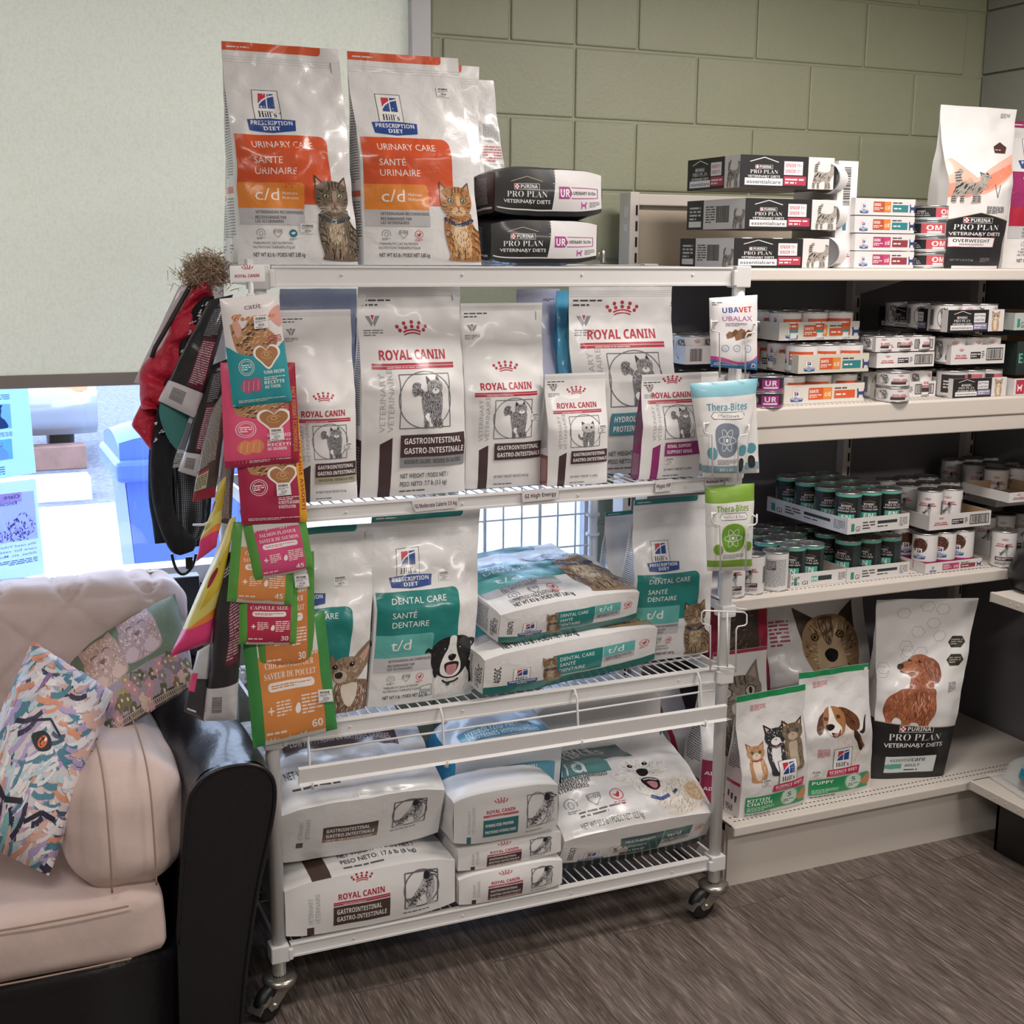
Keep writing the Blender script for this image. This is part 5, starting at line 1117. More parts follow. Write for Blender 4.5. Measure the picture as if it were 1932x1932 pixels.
# ---- third shelf
td = dict(c1='1f807c', c2='63b3ae', l=('DENTAL CARE', 'SANT\u00c9', 'DENTAIRE'), code='t/d', sub=None)
stand('dog_food_bag', 'teal dental food bag with a chihuahua at the left end of the third shelf', 'pet food bag', (505, 1358), (690, 1338), (500, 706, 1002), .03, T3, .11, hills_front(who='chi', pos=(58, 0, .56), kind='DOG', **td), left=hills_side('1f807c'), right=hills_side('1f807c'), amp=.008, seed=51, stickers=((62, 128, 14, '$38.71', 2),))
stand('dog_food_bag', 'teal dental food bag with a black and white sheepdog standing on the third shelf', 'pet food bag', (697, 1335), (893, 1318), (702, 905, 972), .03, T3, .12, hills_front(who='bc', pos=(50, 3, .50), kind='DOG', seal_=True, wt='NET WT 5 lb / POIDS NET 2,27 kg', **td), left=hills_side('1f807c'), amp=.006, seed=53, stickers=((60, 116, 11, '$35.71', 6),))
stand('cat_food_bag', 'pale dental bag half hidden behind the front tabby bag on the third shelf', 'pet food bag', (1148, 1262), (1270, 1252), (1142, 1262, 966), .20, T3, .10, hills_front(who=None, **td), left=hills_side('1f807c'), amp=.008, seed=55, stickers=((24, 150, 14, '$48.21', 3),))
stand('cat_food_bag', 'teal dental bag with a brown tabby standing at the right end of the third shelf', 'pet food bag', (1185, 1258), (1340, 1246), (1197, 1338, 943), .10, T3, .10, hills_front(who='tab2', pos=(60, 3, .42), **td), left=hills_side('1f807c'), amp=.005, seed=57)
lie('cat_food_bag', 'lower dental food bag lying on the third shelf under another', 'pet food bag', (915, 1336), (1238, 1256), -.03, T3, .42, .118, base=hills_base(num='4050C'), front=hills_top(), left=hills_side('1f807c', code='4050C'), rz=.16, amp=.007, seed=61, tilt=math.radians(7))
lie('cat_food_bag', 'upper dental food bag lying on top of another on the third shelf', 'pet food bag', (945, 1225), (1205, 1160), -.015, T3+.122, .42, .098, base=hills_base(), front=hills_top(), left=hills_side('1f807c', code='609470'), rz=.16, tilt=math.radians(11), amp=.008, seed=63)
# ---- bottom shelf
lie('dog_food_bag', 'dog food bag lying at the left of the bottom shelf under a bigger one', 'pet food bag', (540, 1778), (858, 1705), -.01, T4, .42, .15, base=rc_base(), front=rc_front(who='dog', band='4a3530', wt=('NET WEIGHT / POIDS NET /', 'PESO NETO: 17.6 lb (8 kg)')), amp=.006, seed=71, mat='satin', pinch=.04)
lie('dog_food_bag', 'big crumpled low fat dog food bag lying on top on the bottom shelf, left', 'pet food bag', (528, 1660), (842, 1600), .0, T4+.155, .42, .19, base=Art(100, 50).put(rc_base(sub='8c5a48', h=34, name=False), 0, 14, 1), front=lambda h: Art(100, h).rect(14, 40, 70, 36, '5e4440').up().text('GASTROINTESTINAL', 18, 60, 9, 'e6e2e2', 62, 'b').text('LOW FAT / FAIBLE EN MATIERES GRASSES', 18, 45, 5, 'd8ccc8', 62, 'b').text('NET WEIGHT / POIDS NET / PESO NETO: 28.6 lb (13 kg)', 10, 22, 6, '33323a', 84, 'n', .012).greek(12, 12, 46, 3, 1, '55535a', 3), amp=.012, seed=73, mat='film', tilt=math.radians(21), pinch=.03, freq=10)
lie('dog_food_bag', 'big cyan-sided hydrolyzed protein bag lying at the back of the bottom shelf', 'pet food bag', (862, 1590), (1060, 1560), .12, T4, .33, .37, base=Art(100, 80).rect(10, 46, 84, 20, '5fa6be').up().text('HYDROLYZED PROTEIN', 16, 57, 7, 'eef2f4', 60, 'b').text('PROTEINES HYDROLYSEES', 16, 49, 7, 'eef2f4', 66, 'b').text('NET WEIGHT / POIDS NET /', 16, 34, 7, '3a3a40', 70), front=lambda h: Art(100, h).rect(10, 8, 84, 18, '5fa6be').up().text('HYDROLYZED PROTEIN', 16, 18, 6, 'eef2f4', 60, 'b').text('PROTEINES HYDROLYSEES', 16, 10, 6, 'eef2f4', 66, 'b').put((lambda q: (royal(q, 10, 40, 70), q)[1])(Art(100, 80)), 0, 20, 1), col='dfe6ee', scol='4fb0dc', amp=.010, seed=75, tilt=math.radians(8))
lie('pet_food_bag', 'white bag with a blue banner lying far back on the bottom shelf', 'pet food bag', (1010, 1560), (1240, 1520), .30, T4+.0, .16, .40, front=lambda h: (lambda q: (hills_logo(q, 20, 20, 60), q)[1])(Art(100, h)), amp=.006, seed=77)
def wd_top(h):
    a = Art(100, h); a.rect(0, h*.56, 66, h*.36, '33605f', (0, 0, 6, 0)); a.up().text('BIENFAITS', 6, h*.74, 8, 'eaeeec', 40, 'b').text('MULTIPLES', 6, h*.65, 8, 'eaeeec', 46, 'b'); a.rect(0, h*.44, 46, h*.15, '5f9490', (0, 0, 3, 0)); a.up(.4).text('w/d', 4, h*.46, 11, 'f0f2f0', 26, 'b')
    a.text('VETERINARIAN RECOMMENDED', 0, h*.41, 3, DK, 42, 'b').text('RECOMMANDES PAR', 1, h*.375, 3, DK, 28, 'b').text('LES VETERINAIRES', 1, h*.34, 3, DK, 26, 'b'); badge(a, 12, h*.24, 4, 0); badge(a, 27, h*.24, 4, 1); badge(a, 41, h*.24, 4, 2); a.greek(14, h*.12, 30, 5, 2, '66646a', 3); a.text('NET WT 27.5 lb / POIDS NET 12,5 kg', 12, h*.04, 4, '3a3a40', 40); a.up(2).put(ani('west'), 43, 0, .41, .38); return a
lie('dog_food_bag', 'large green multi-benefit food bag with a white terrier at the right of the bottom shelf', 'pet food bag', (1068, 1652), (1350, 1590), -.005, T4, .40, .15, base=hills_base('2d5a58', '3f6c6a', ('MULTI-BENEFIT', 'BIENFAITS', 'MULTIPLES'), 'w/d', '609267', 'west', '1d3432', 48, (30, 14, .10)), front=wd_top, left=hills_side('2d5a58'), amp=.008, seed=79, tilt=math.radians(28), bcol='e6e4e4')
lie('dog_food_bag', 'small dog food bag at the bottom of the stack of three on the bottom shelf', 'pet food bag', (866, 1712), (1060, 1670), -.012, T4, .24, .085, base=rc_base('4a2e30', sub='8c5a48', h=38), amp=.004, seed=81, mat='satin')
lie('dog_food_bag', 'small dog food bag in the middle of the stack of three on the bottom shelf', 'pet food bag', (864, 1640), (1058, 1600), -.004, T4+.088, .24, .07, base=rc_base('4a2e30', sub='8c5a48', h=38), amp=.004, seed=83, mat='satin')
lie('dog_food_bag', 'small teal-banded dog food bag topping the stack of three on the bottom shelf', 'pet food bag', (856, 1600), (1052, 1550), -.015, T4+.16, .22, .14, base=rc_base('2f6a72', 'HYDROLYZED PROTEIN', 'PROTEINES HYDROLYSEES', h=52), amp=.006, seed=85, mat='satin', bcol='d5d3d3')
# ================================================================ cans and trays
def can_mesh(r, h, art, col, mat='carton', top='b8b8ba'):
    n = 36; sk = Skin(); G = np.zeros((3, n+1, 3))
    for j, z in enumerate((.004, h/2, h-.004)):
        for i in range(n+1):
            a = -math.pi/2-math.pi+2*math.pi*i/n; G[j, i] = (r*math.cos(a), r*math.sin(a), z)
    sk.panel(G, col, art, (art.w, art.h) if art else None)
    o = sk.build('can', mat); return o
_cans = {}
def can_proto(kind):
    """label wraps the can; the middle of the artwork faces the room"""
    if kind in _cans: return _cans[kind]
    tall = kind in ('en', 'rct', 'wht', 'hid')
    r, h = (.037, .112) if tall else ((.044, .075) if kind in ('hos', 'pps', 'rcm') else (.046, .042))
    W, H = 230, (110 if tall else 36); c = W/2; a = Art(W, H); col = 'e2e0e0'
    if kind == 'en':
        col = '33504c'; a.rect(0, 0, W, H, '2c3a3a'); a.up().rect(c-34, 6, 68, H-16, '141618'); pro_plan(a, c-28, 56, 56); a.up().rect(c-24, 30, 48, 20, '4fb09a'); a.up(.4).text('EN', c, 33, 14, 'f0f2f0', 26, 'b', al='c'); a.greek(c-24, 12, 48, 14, 4, '7a8a88', 2); a.greek(20, 20, 50, 60, 14, '8aa09c', 3); a.rect(0, H-8, W, 8, '5fb09e')
    elif kind == 'rct':
        royal(a, c-26, 70, 52); a.up().put(ani('rcd'), c-14, 34, .30); a.up().rect(c-26, 20, 52, 12, '4a3034'); a.up(.3).greek(c-22, 22, 44, 8, 2, 'e6e0e0', 2); a.greek(c-26, 6, 52, 10, 3, '6a686e', 3); a.greek(20, 16, 50, 74, 20, '8a888e', 5); barcode(a, 160, 30, 20, 50, 3)
    elif kind == 'wht':
        a.greek(c-36, 10, 64, 84, 24, '8a888e', 5); a.rect(c-30, 62, 26, 26, '55535a'); a.up().greek(c-28, 64, 22, 22, 6, 'c8c6ca', 2)
    elif kind == 'hid':
        a.up().ell(c, 76, 22, 24, '4a2a22'); a.fur([(c-20, 60), (c+20, 60), (c+20, 96), (c-20, 96)], ['6a4030', '8a5a40', '3a201a'], 60, 6, 3, 0, 180, 4); hills_logo(a, c-18, 34, 36); a.up().rect(0, 0, W, 26, 'a8306a')
    elif kind in ('rcs', 'rcm'):
        royal(a, c+10, 16, 40); a.rect(c+8, 4, 36, 7, '3c3034'); a.up().put(ani('mc'), c-18, 7, .18); barcode(a, c-48, 6, 14, 24, 2); a.ring(c-11, 18, 13, 14, 1, '3a383c', 18)
    elif kind == 'hos':
        hills_logo(a, c-46, 10, 24); a.up().rect(c-14, 12, 60, 16, 'd0582e'); a.rect(c-14, 8, 60, 4, '3f8f8c'); a.up(.3).greek(c-10, 15, 50, 10, 2, 'f0e6e0', 1); a.ell(c-58, 16, 9, 6, '5a4a40')
    elif kind == 'om':
        col = 'b8a8a6'; a.rect(c-70, 4, 62, 30, '1c1c20'); pro_plan(a, c-62, 9, 42, False); a.up().rect(c-8, 4, 60, 30, 'c2555c'); a.up(.3).text('OM', c+22, 15, 14, 'f4eeee', 36, 'b', al='c'); a.rect(c+6, 7, 34, 5, 'f0eaea'); a.rect(c-70, 2, 122, 4, 'c8dce4'); barcode(a, 14, 6, 20, 26, 6)
    elif kind == 'ur':
        col = '6a2f5a'; a.rect(0, 0, W, H, '2a1c28'); a.up().rect(0, 0, W, 6, '9a3c80'); a.ell(c-18, 18, 16, 15, '8a868c'); a.rect(c+4, 4, 40, 28, '9a2f7c'); a.up(.3).text('UR', c+24, 14, 14, 'f0e8ee', 26, 'b', al='c'); a.rect(c+8, 6, 32, 5, 'e8d8e2')
    elif kind == 'pps':
        col = 'c9c6c6'; a.rect(c-40, 4, 60, 28, '2a2628'); a.up(.3).greek(c-34, 10, 44, 14, 3, 'c8c4c6', 2); a.rect(c+20, 4, 30, 28, 'c06070')
    root = can_mesh(r, h, a, col); root.name = 'can'
    b = MB()
    b.lathe([(.0005, 0), (r*.96, 0), (r*1.02, 0), (r*1.025, .003), (r*.985, .005), (r*.985, h-.005), (r*1.025, h-.003), (r*1.02, h), (r*.96, h), (r*.93, h-.003), (r*.80, h-.003), (r*.76, h-.0045), (.0005, h-.004)], 28)
    for z0, s in ():
        prof = [(r*.2, z0-s*.003), (r*.80, z0-s*.003), (r*.84, z0-s*.0015), (r*.88, z0-s*.004), (r*.93, z0-s*.002), (r*.96, z0+s*.0008), (r*1.02, z0+s*.0008), (r*1.025, z0-s*.002), (r, z0-s*.0045)]
        b.lathe([(.0005, z0-s*.003)]+prof if s > 0 else ([(.0005, z0-s*.003)]+prof), 28)
    if kind in ('rcs', 'om', 'hos', 'ur') or tall:
        b.tube([(0, r*.1, h+.000), (.004, r*.35, h+.002), (0, r*.6, h+.001), (-.004, r*.35, h+.002)], .0012, 5, 0, False, True)
    lid = b.build('metal_body', 'tin'); lid.parent = root
    C.objects.unlink(root); C.objects.unlink(lid)
    _cans[kind] = (root, lid, r, h); return _cans[kind]
def can(kind, x, y, z, label, group=None, rot=0, name='food_can', lying=False):
    root, lid, r, h = can_proto(kind); o = root.copy(); o.name = name; C.objects.link(o); l = lid.copy(); l.name = 'metal_body'; C.objects.link(l); l.parent = o
    o.location = (x, y, z); o.rotation_euler = (0, 0, rot)
    return tag(o, label, 'can', group)
def azi(x, y): return -math.atan2(x-CAM.x, y-CAM.y)      # turns the printed side to the middle of the room
def tray(label, N, yf, z, w, d, h, front, left, col='dcd9d8', rz=0, cans=None, canlabel=None, name='can_tray', vis=None, closed=False, cold=None, wrap=False):
    """cardboard tray; N = lower near corner seen in the photo"""
    p = at(N[0], N[1], 'Y', yf); sk = Skin()
    def pl(a, b, c2, base, art, n=6):
        a, b, c2 = np.array(a), np.array(b), np.array(c2); G = np.zeros((4, n+1, 3))
        for j in range(4):
            for i in range(n+1): G[j, i] = a+(b-a)*i/n+(c2-a)*j/3
        sk.panel(G, base, art, (art.w, art.h) if art else None)
    t = .002; dk = 'b59a7a' if not closed else col
    pl((0, 0, 0), (w, 0, 0), (0, 0, h), col, front); pl((0, d, 0), (0, 0, 0), (0, d, h), cold or col, left); pl((w, 0, 0), (w, d, 0), (w, 0, h), col, None); pl((w, d, 0), (0, d, 0), (w, d, h), col, None)
    pl((t, t, h), (w-t, t, h), (t, t, .001), dk, None); pl((w-t, t, h), (w-t, d-t, h), (w-t, t, .001), dk, None); pl((w-t, d-t, h), (t, d-t, h), (w-t, d-t, .001), dk, None); pl((t, d-t, h), (t, t, h), (t, d-t, .001), dk, None)
    for q in (((0, 0, h), (w, 0, h), (0, t, h)), ((0, d-t, h), (w, d-t, h), (0, d, h)), ((0, 0, h), (t, 0, h), (0, d, h)), ((w-t, 0, h), (w, 0, h), (w-t, d, h))): pl(*q, col, None, 2)
    pl((0, 0, .001), (w, 0, .001), (0, d, .001), dk, None, 2)
    if closed: pl((0, 0, h+.0005), (w, 0, h+.0005), (0, d, h+.0005), col, None, 2)
    o = sk.build(name, 'carton'); o.location = (p.x, yf, z+.0008); o.rotation_euler = (0, 0, rz); tag(o, label, 'carton' if closed else 'tray')
    if cans:
        kind, nx, ny = cans; _, _, r, hc = can_proto(kind); cs, sn = math.cos(rz), math.sin(rz); g = 'cans inside the '+label
        px_, py_ = (w-2*t-.002)/nx, (d-2*t-.002)/ny
        for iy in range(ny):
            for ix in range(nx):
                if vis and not vis(ix, iy): continue
                lx, ly = t+.001+px_*(ix+.5), t+.001+py_*(iy+.5); x, y = p.x+lx*cs-ly*sn, yf+lx*sn+ly*cs
                can(kind, x, y, z+.003, canlabel, canlabel.replace('can ', 'cans ', 1), azi(x, y)+random.uniform(-.5, .5))
    return o
def senior_front(w=100, h=34, side=False, kit=False):
    a = Art(w, h, '1c1b1e'); a.rect(0, 0, w*.72, h, '1c1b1e'); a.up().line([(w*.10, h*.80), (w*.25, h*.94), (w*.40, h*.80)], .8, 'e8e6e6'); pro_plan(a, w*.08, h*.30, w*.34, False); a.rect(w*.05, h*.08, w*.40, h*.22, 'e9e7e8'); a.up(.3).text('essentialcare', w*.07, h*.13, h*.12, '3a3a40', w*.36, 'n', .01)
    a.rect(w*.46, h*.42, w*.20, h*.42, 'e9e7e8'); a.rect(w*.46, h*.10, w*.24, h*.28, '8c88a8' if kit else 'b23a52'); a.up(.3)
    for i in range(2): a.text(('KITTEN', 'CHATON')[i] if kit else ('SENIOR 11+', 'SENIOR 11+')[i], w*.475, h*(.66-.18*i), h*.11, '4a4a60' if kit else 'b23a52', w*.17, 'b')
    a.greek(w*.475, h*.13, w*.2, h*.2, 2, 'e8dce0', 2); a.rect(w*.72, 0, w*.28, h, 'dcd8d8'); a.up(2).put(ani('stripe') if not kit else kitten('c0a07c', '6a5440', 'e0d0bc', '7a8a8c', None, 8), w*.76, 0, h/150 if not kit else h/115, h/150 if not kit else h/115); return a
def barc_left(w=100, h=34):
    a = Art(w, h); a.rect(0, 0, w*.3, h, '2b2a2d'); a.up().greek(w*.05, h*.3, w*.2, h*.5, 4, 'c8c6c8', 2); a.rect(w*.04, h*.08, w*.22, h*.2, 'e2e0e0'); barcode(a, w*.52, h*.22, w*.22, h*.56, 4); a.greek(w*.34, h*.2, w*.16, h*.6, 7, '4a484c', 3); a.up(2).put(ani('stripe'), w*.80, 0, h/190); return a
def rc_tray(w=100, h=22, code=True):
    a = Art(w, h); royal(a, w*.08, h*.40, w*.22); a.rect(w*.36, h*.28, w*.19, h*.36, '3a3236'); a.up(.3).greek(w*.37, h*.34, w*.17, h*.24, 2, 'd8d4d6', 2); a.greek(w*.57, h*.3, w*.05, h*.4, 4, '5a585c', 3)
    if code: a.line([(w*.66, h*.2), (w*.96, h*.2), (w*.96, h*.8), (w*.66, h*.8), (w*.66, h*.2)], 1.2, '1a181a'); barcode(a, w*.68, h*.25, w*.26, h*.5, 5)
    return a
def hills_tray(w=100, h=24, c1='d0582e', c2='e08a3c', c3='d0582e', txt='SANTE'):
    a = Art(w, h); hills_logo(a, w*.08, h*.12, h*.62); a.up().rect(w*.30, h*.2, w*.18, h*.62, c1); a.rect(w*.48, h*.2, w*.11, h*.62, c2); a.up(.3).text(txt, w*.31, h*.55, h*.16, 'f2ece8', w*.11, 'b'); a.greek(w*.31, h*.28, w*.15, h*.2, 2, 'f2e0d8', 2); a.text('c/d', w*.50, h*.35, h*.24, 'f4ece4', w*.07, 'b')
    a.rect(w*.62, h*.22, w*.26, h*.42, c3); a.up(.3).greek(w*.64, h*.34, w*.2, h*.16, 1, 'f0e4de', 3); a.greek(w*.62, h*.70, w*.26, h*.12, 1, '3a383c', 5); cat_icon(a, w*.91, h*.2, h*.5, '2f3f78'); return a
def en_tray(w=100, h=26, low=False):
    a = Art(w, h); a.rect(w*.06, h*.16, w*.05, h*.5, '2f8a78')
    if low: a.text('Low', w*.02, h*.60, h*.28, '2a2a2e', w*.14); a.text('Fat GI', w*.02, h*.14, h*.28, '2a2a2e', w*.28); a.up().rect(w*.36, h*.3, w*.1, h*.4, '4fb09a'); a.up(.3).text('EN', w*.37, h*.38, h*.22, 'f2f2f2', w*.08, 'b'); a.rect(w*.48, h*.34, w*.24, h*.34, '2c3a3a')
    else: a.text('GI', w*.13, h*.14, h*.34, '2a2a2e', w*.07); a.greek(w*.24, h*.2, w*.2, h*.56, 3, '55535a', 3); a.rect(w*.48, h*.5, w*.32, h*.2, '2c3a3a'); a.greek(w*.48, h*.26, w*.28, h*.14, 1, '3a383c', 5)
    a.greek(w*.84, h*.2, w*.13, h*.6, 6, '7a787e', 8); return a
# ---- top of the wall shelving
S1, S2, S3, S0 = SZ1, SZ2, SZ3, SZ0
SENL = lambda: senior_front(100, 34)
tray('black senior cat food carton, topmost of the three stacked on the wall shelving', (1394, 383), .16, S1+.205, .29, .27, .082, senior_front(), senior_front(), '26252a', rz=-.02, cans=('pps', 3, 3), canlabel='small can peeking over the topmost senior carton', vis=lambda i, j: j < 3)
tray('senior cat food carton in the middle of the stack of three on the wall shelving', (1404, 443), .15, S1+.10, .29, .29, .078, senior_front(), barc_left(), 'dcd8d8', cans=('pps', 3, 3), canlabel='small can standing in the middle senior carton')
tray('senior cat food carton at the bottom of the stack of three on the wall shelving', (1383, 505), .15, S1, .30, .27, .076, senior_front(), barc_left(), 'dcd8d8', cans=('pps', 3, 3), canlabel='small can standing in the lowest senior carton')
for k, (py, nm) in enumerate(((480, 'lowest'), (423, 'middle'), (362, 'topmost'))):
    p = at(1552, py, 'Y', .18); o = can('wht', p.x+.075, .235, S1+.042+k*.098, '%s of three white-labelled cans lying on their sides beside the senior cartons' % nm); o.rotation_euler = (math.radians(90), 0, math.radians(-52)); o.scale = (1.12, 1.12, .85)
a_ = Art(40, 170); barcode(a_, 12, 100, 14, 60, 3, '2a2828', True); royal(a_, 8, 20, 24); a_.rect(14, 60, 7, 26, '3f6f8f')
p = at(1568, 505, 'Y', .17); o = tray('tall white carton wrapped in clear film standing beside the senior cartons', (1572, 505), .20, S1, .065, .2, .285, a_, None, 'e0dddd', closed=True, name='upright_carton')
pc = at(1610, 503, 'Y', .17)
for k, (c1, c2, c3) in enumerate((('a83a66', 'b8436e', '8a3a44'), ('a83a66', 'b8436e', '8a3a44'), ('b5533a', 'd8833c', '2f7f86'), ('b5533a', 'd8833c', '2f7f86'))):
    tray('flat %s carton, %s in the stack of four' % (('pink', 'pink', 'orange and teal', 'orange and teal')[k], ('lowest', 'second from bottom', 'second from top', 'topmost')[k]), (1611+(k % 2), 503-28*k), .18, S1+.0475*k, .205, .2, .045, hills_tray(100, 22, c1, c2, c3, 'SOINS'), None, 'dad7d8', closed=True, name='food_carton')
for k in range(2):
    p = at(1716, 500, 'Y', .24); can('rcs', p.x, .26, S1+.043*k, '%s small can half hidden left of the pink-labelled can stack' % ('lower', 'upper')[k], rot=azi(p.x, .25))
for k in range(4):
    p = at(1757, 500, 'Y', .17); can('om', p.x+.004*(k % 2), .19, S1+.0435*k, 'pink overweight-management can, %s in the stack of four' % ('lowest', 'second from bottom', 'second from top', 'topmost')[k], rot=azi(p.x, .18)+(.2, .05, -.25, .5)[k])
stand('cat_food_bag', 'tall white and black bag with a striped cat on the top wall shelf', 'pet food bag', (1784, 502), (1888, 505), (1770, 1924, 197), .20, S1, .10, purina_tall(215) if False else (lambda h: purina_tall(h)), amp=.006, seed=3, mat='satin', left=Art(60, 170).rect(0, 0, 60, 52, '1c1b1e'), lean=.0, stickers=())
stand('pet_food_bag', 'pink and white gastrointestinal food bag cropped by the right edge on the top wall shelf', 'pet food bag', (1895, 505), (2080, 505), (1890, 2080, 226), .27, S1, .10, hills_front('9a2462', 'b01f3a', ('GASTROINTESTINAL', 'BIOME', 'GASTRO-INTESTINAL'), 'BIOME', None, None, topc='9a2462'), left=hills_side('2a2a2e', tc='3a383c'), amp=.004, seed=8)
# ---- second shelf of the wall shelving
def stackof(specs):
    for sp_ in specs: tray(**sp_)
HB = lambda: hills_tray()
tray('orange-printed can tray, lowest of three stacked behind the purple cans', (1479, 749), .17, S2, .27, .26, .052, hills_tray(), rc_tray(100, 20, False), 'd8d4cc', cans=('hos', 3, 3), canlabel='small orange-labelled can in the lowest orange tray', vis=lambda i, j: j < 2)
tray('orange and teal can tray, middle of the three stacked left of centre', (1506, 692), .15, S2+.085, .24, .26, .05, hills_tray(c3='2f7f86'), rc_tray(100, 20, False), 'd2ccc0', cans=('hos', 3, 3), canlabel='small orange-labelled can in the middle orange tray', rz=.02)
tray('orange-printed can tray, topmost of the three stacked left of centre', (1470, 632), .22, S2+.17, .27, .24, .05, hills_tray(), rc_tray(100, 20, False), 'd8d4cc', cans=('hos', 3, 3), canlabel='small orange-labelled can in the topmost orange tray')
tray('white tray with black barcode box, topmost in the middle stack of the dim shelf', (1652, 655), .18, S2+.135, .21, .24, .040, rc_tray(), rc_tray(100, 20, False), cans=('rcs', 3, 3), canlabel='small white can showing its gold lid in the topmost barcode tray')
tray('white tray with black barcode box, second in the middle stack of the dim shelf', (1654, 683), .18, S2+.09, .205, .24, .042, rc_tray(), rc_tray(100, 20, False))
tray('white barcode tray at the bottom of the middle stack behind the two cat cans', (1650, 745), .20, S2, .22, .24, .045, rc_tray(), None, cans=('rcm', 3, 3), canlabel='small white can in the bottom barcode tray')
for k in range(2):
    p = at(1686, 748, 'Y', .14); can('rcs', p.x, .148, S2+.043*k, '%s of two white cans stacked alone near the shelf edge' % ('lower', 'upper')[k], rot=azi(p.x, .14)-.3)
tray('black and white kitten food tray, topmost of the right-hand stack on the dim shelf', (1787, 628), .13, S2+.19, .205, .30, .062, senior_front(kit=True), senior_front(kit=True), '1f1e22', cans=('rcm', 3, 3), canlabel='small can peeking over the topmost kitten tray')
tray('white barcode tray under the topmost kitten tray', (1793, 688), .15, S2+.095, .20, .26, .055, rc_tray(), rc_tray(100, 24, False), cans=('rcm', 3, 3), canlabel='small white can between the two kitten trays')
tray('kitten food tray at the bottom of the right-hand stack on the dim shelf', (1797, 742), .14, S2, .20, .26, .055, senior_front(kit=True), rc_tray(100, 24, False), 'dcd8d8', cans=('pps', 3, 3), canlabel='small can standing in the bottom kitten tray')
for k in range(2):
    p = at(1446, 760, 'Y', .15); can('ur', p.x, .155, S2+.043*k, '%s of two purple urinary cans at the left shelf edge' % ('lower', 'upper')[k], rot=azi(p.x, .15)-.35)
for k, (zz, lb) in enumerate(((0, 'lower'), (.105, 'upper'))):
    a_ = Art(100, 26); a_.rect(70, 0, 30, 26, 'b04a5c'); cat_icon(a_, 78, 5, 14, 'f0e4e6'); a_.greek(46, 6, 20, 14, 3, '4a484c', 3); barcode(a_, 6, 4, 16, 18, 3)
    tray('%s pinkish dog food tray behind the rack post on the dim shelf' % lb, (1290+k*4, 702-k*62), .30, S2+zz, .24, .2, .05, a_, None, 'cfc8c8', cans=('rcm', 3, 2), canlabel='small pink-grey can in the %s tray behind the rack post' % lb)
    tray('%s white tray half hidden between the rack post and the orange trays' % lb, (1432, 690-k*78), .36, S2+zz+.02*0, .2, .18, .05, rc_tray(), None)
tray('pale green and white tray at the far right end of the dim shelf', (1912, 628), .15, S2+.19, .2, .25, .05, en_tray(), None, 'b8c0bc')
tray('dark green tray beside the barcode tray at the far right end', (1916, 700), .17, S2+.055, .2, .25, .10, Art(100, 50).rect(0, 0, 100, 50, '26302e').up().text('EN', 4, 18, 14, '5fb09e', 22, 'b'), None, '26302e')
tray('white tray with a red cat square at the far right end', (1912, 742), .13, S2, .2, .25, .05, (lambda q: (q.rect(4, 2, 16, 20, 'b8304a'), cat_icon(q, 7, 6, 10, 'f2e8ea'), q)[-1])(Art(100, 24)), None)
# ---- third shelf of the wall shelving
tray('long tray of green-black cans marked GI, lying on top of two lower trays', (1598, 1011), .14, S3+.145, .225, .38, .045, en_tray(), en_tray(120, 26), cans=('en', 3, 4), canlabel='tall green-black can in the upper tray marked GI', rz=.03)
tray('tray with handwritten Low Fat GI holding dark green cans', (1492, 1092), .16, S3, .195, .34, .04, en_tray(100, 24, True), None, cans=('en', 3, 4), canlabel='tall green-black can in the tray marked Low Fat GI', vis=lambda i, j: i < 2 or j > 1)
tray('white tray of dim green cans directly under the tray marked GI', (1598, 1081), .155, S3, .225, .3, .042, en_tray(), None, cans=('en', 3, 3), canlabel='tall green can in the tray under the one marked GI')
tray('white barcode tray of tall cans, right of the green-black cans', (1752, 1006), .17, S3+.125, .235, .30, .045, rc_tray(), rc_tray(100, 22, False), cans=('rct', 3, 3), canlabel='tall white can in the upper barcode tray', vis=lambda i, j: not (i == 2 and j == 0))
tray('white and pink tray with a blue dog under the barcode tray', (1746, 1069), .15, S3, .215, .30, .03, hills_tray(100, 18, 'a83a66', 'b8436e', '8a3a44', 'SOINS'), None, cans=('hid', 3, 3), canlabel='tall pink-banded can with a food picture')
tray('white tray deep in the shelf corner, upper of two', (1876, 984), .28, S3+.15, .25, .30, .05, rc_tray(), rc_tray(100, 22, False), cans=('rct', 3, 3), canlabel='tall white can in the upper corner tray')
tray('white tray deep in the shelf corner, lower of two', (1862, 1056), .26, S3, .25, .28, .05, rc_tray(), rc_tray(100, 22, False), cans=('rct', 3, 2), canlabel='tall white can in the lower corner tray')
tray('small white tray near the black bowl at the right edge', (1902, 960), .12, S3+.20, .2, .2, .03, rc_tray(), None, 'e4e2e2')
for k, (px_, py_, yy, kd, lb) in enumerate(((1387, 1126, .14, 'rct', 'tall white can partly hidden behind the rack post'), (1423, 1118, .15, 'rct', 'tall white dog food can second from the rack post'), (1468, 1110, .155, 'wht', 'tall can showing its small-print back label near the rack post'), (1452, 1090, .27, 'en', 'loose dark green can behind the three front cans'), (1436, 1085, .36, 'en', 'loose dark green can furthest back near the rack post'), (1900, 1064, .13, 'rct', 'tall white can at the right edge near the black bowl'))):
    p = at(px_, py_, 'Y', yy); can(kd, p.x, yy+.02, S3, lb, rot=azi(p.x, yy)+(.1, -.2, .2, 0, 0, .1)[k])
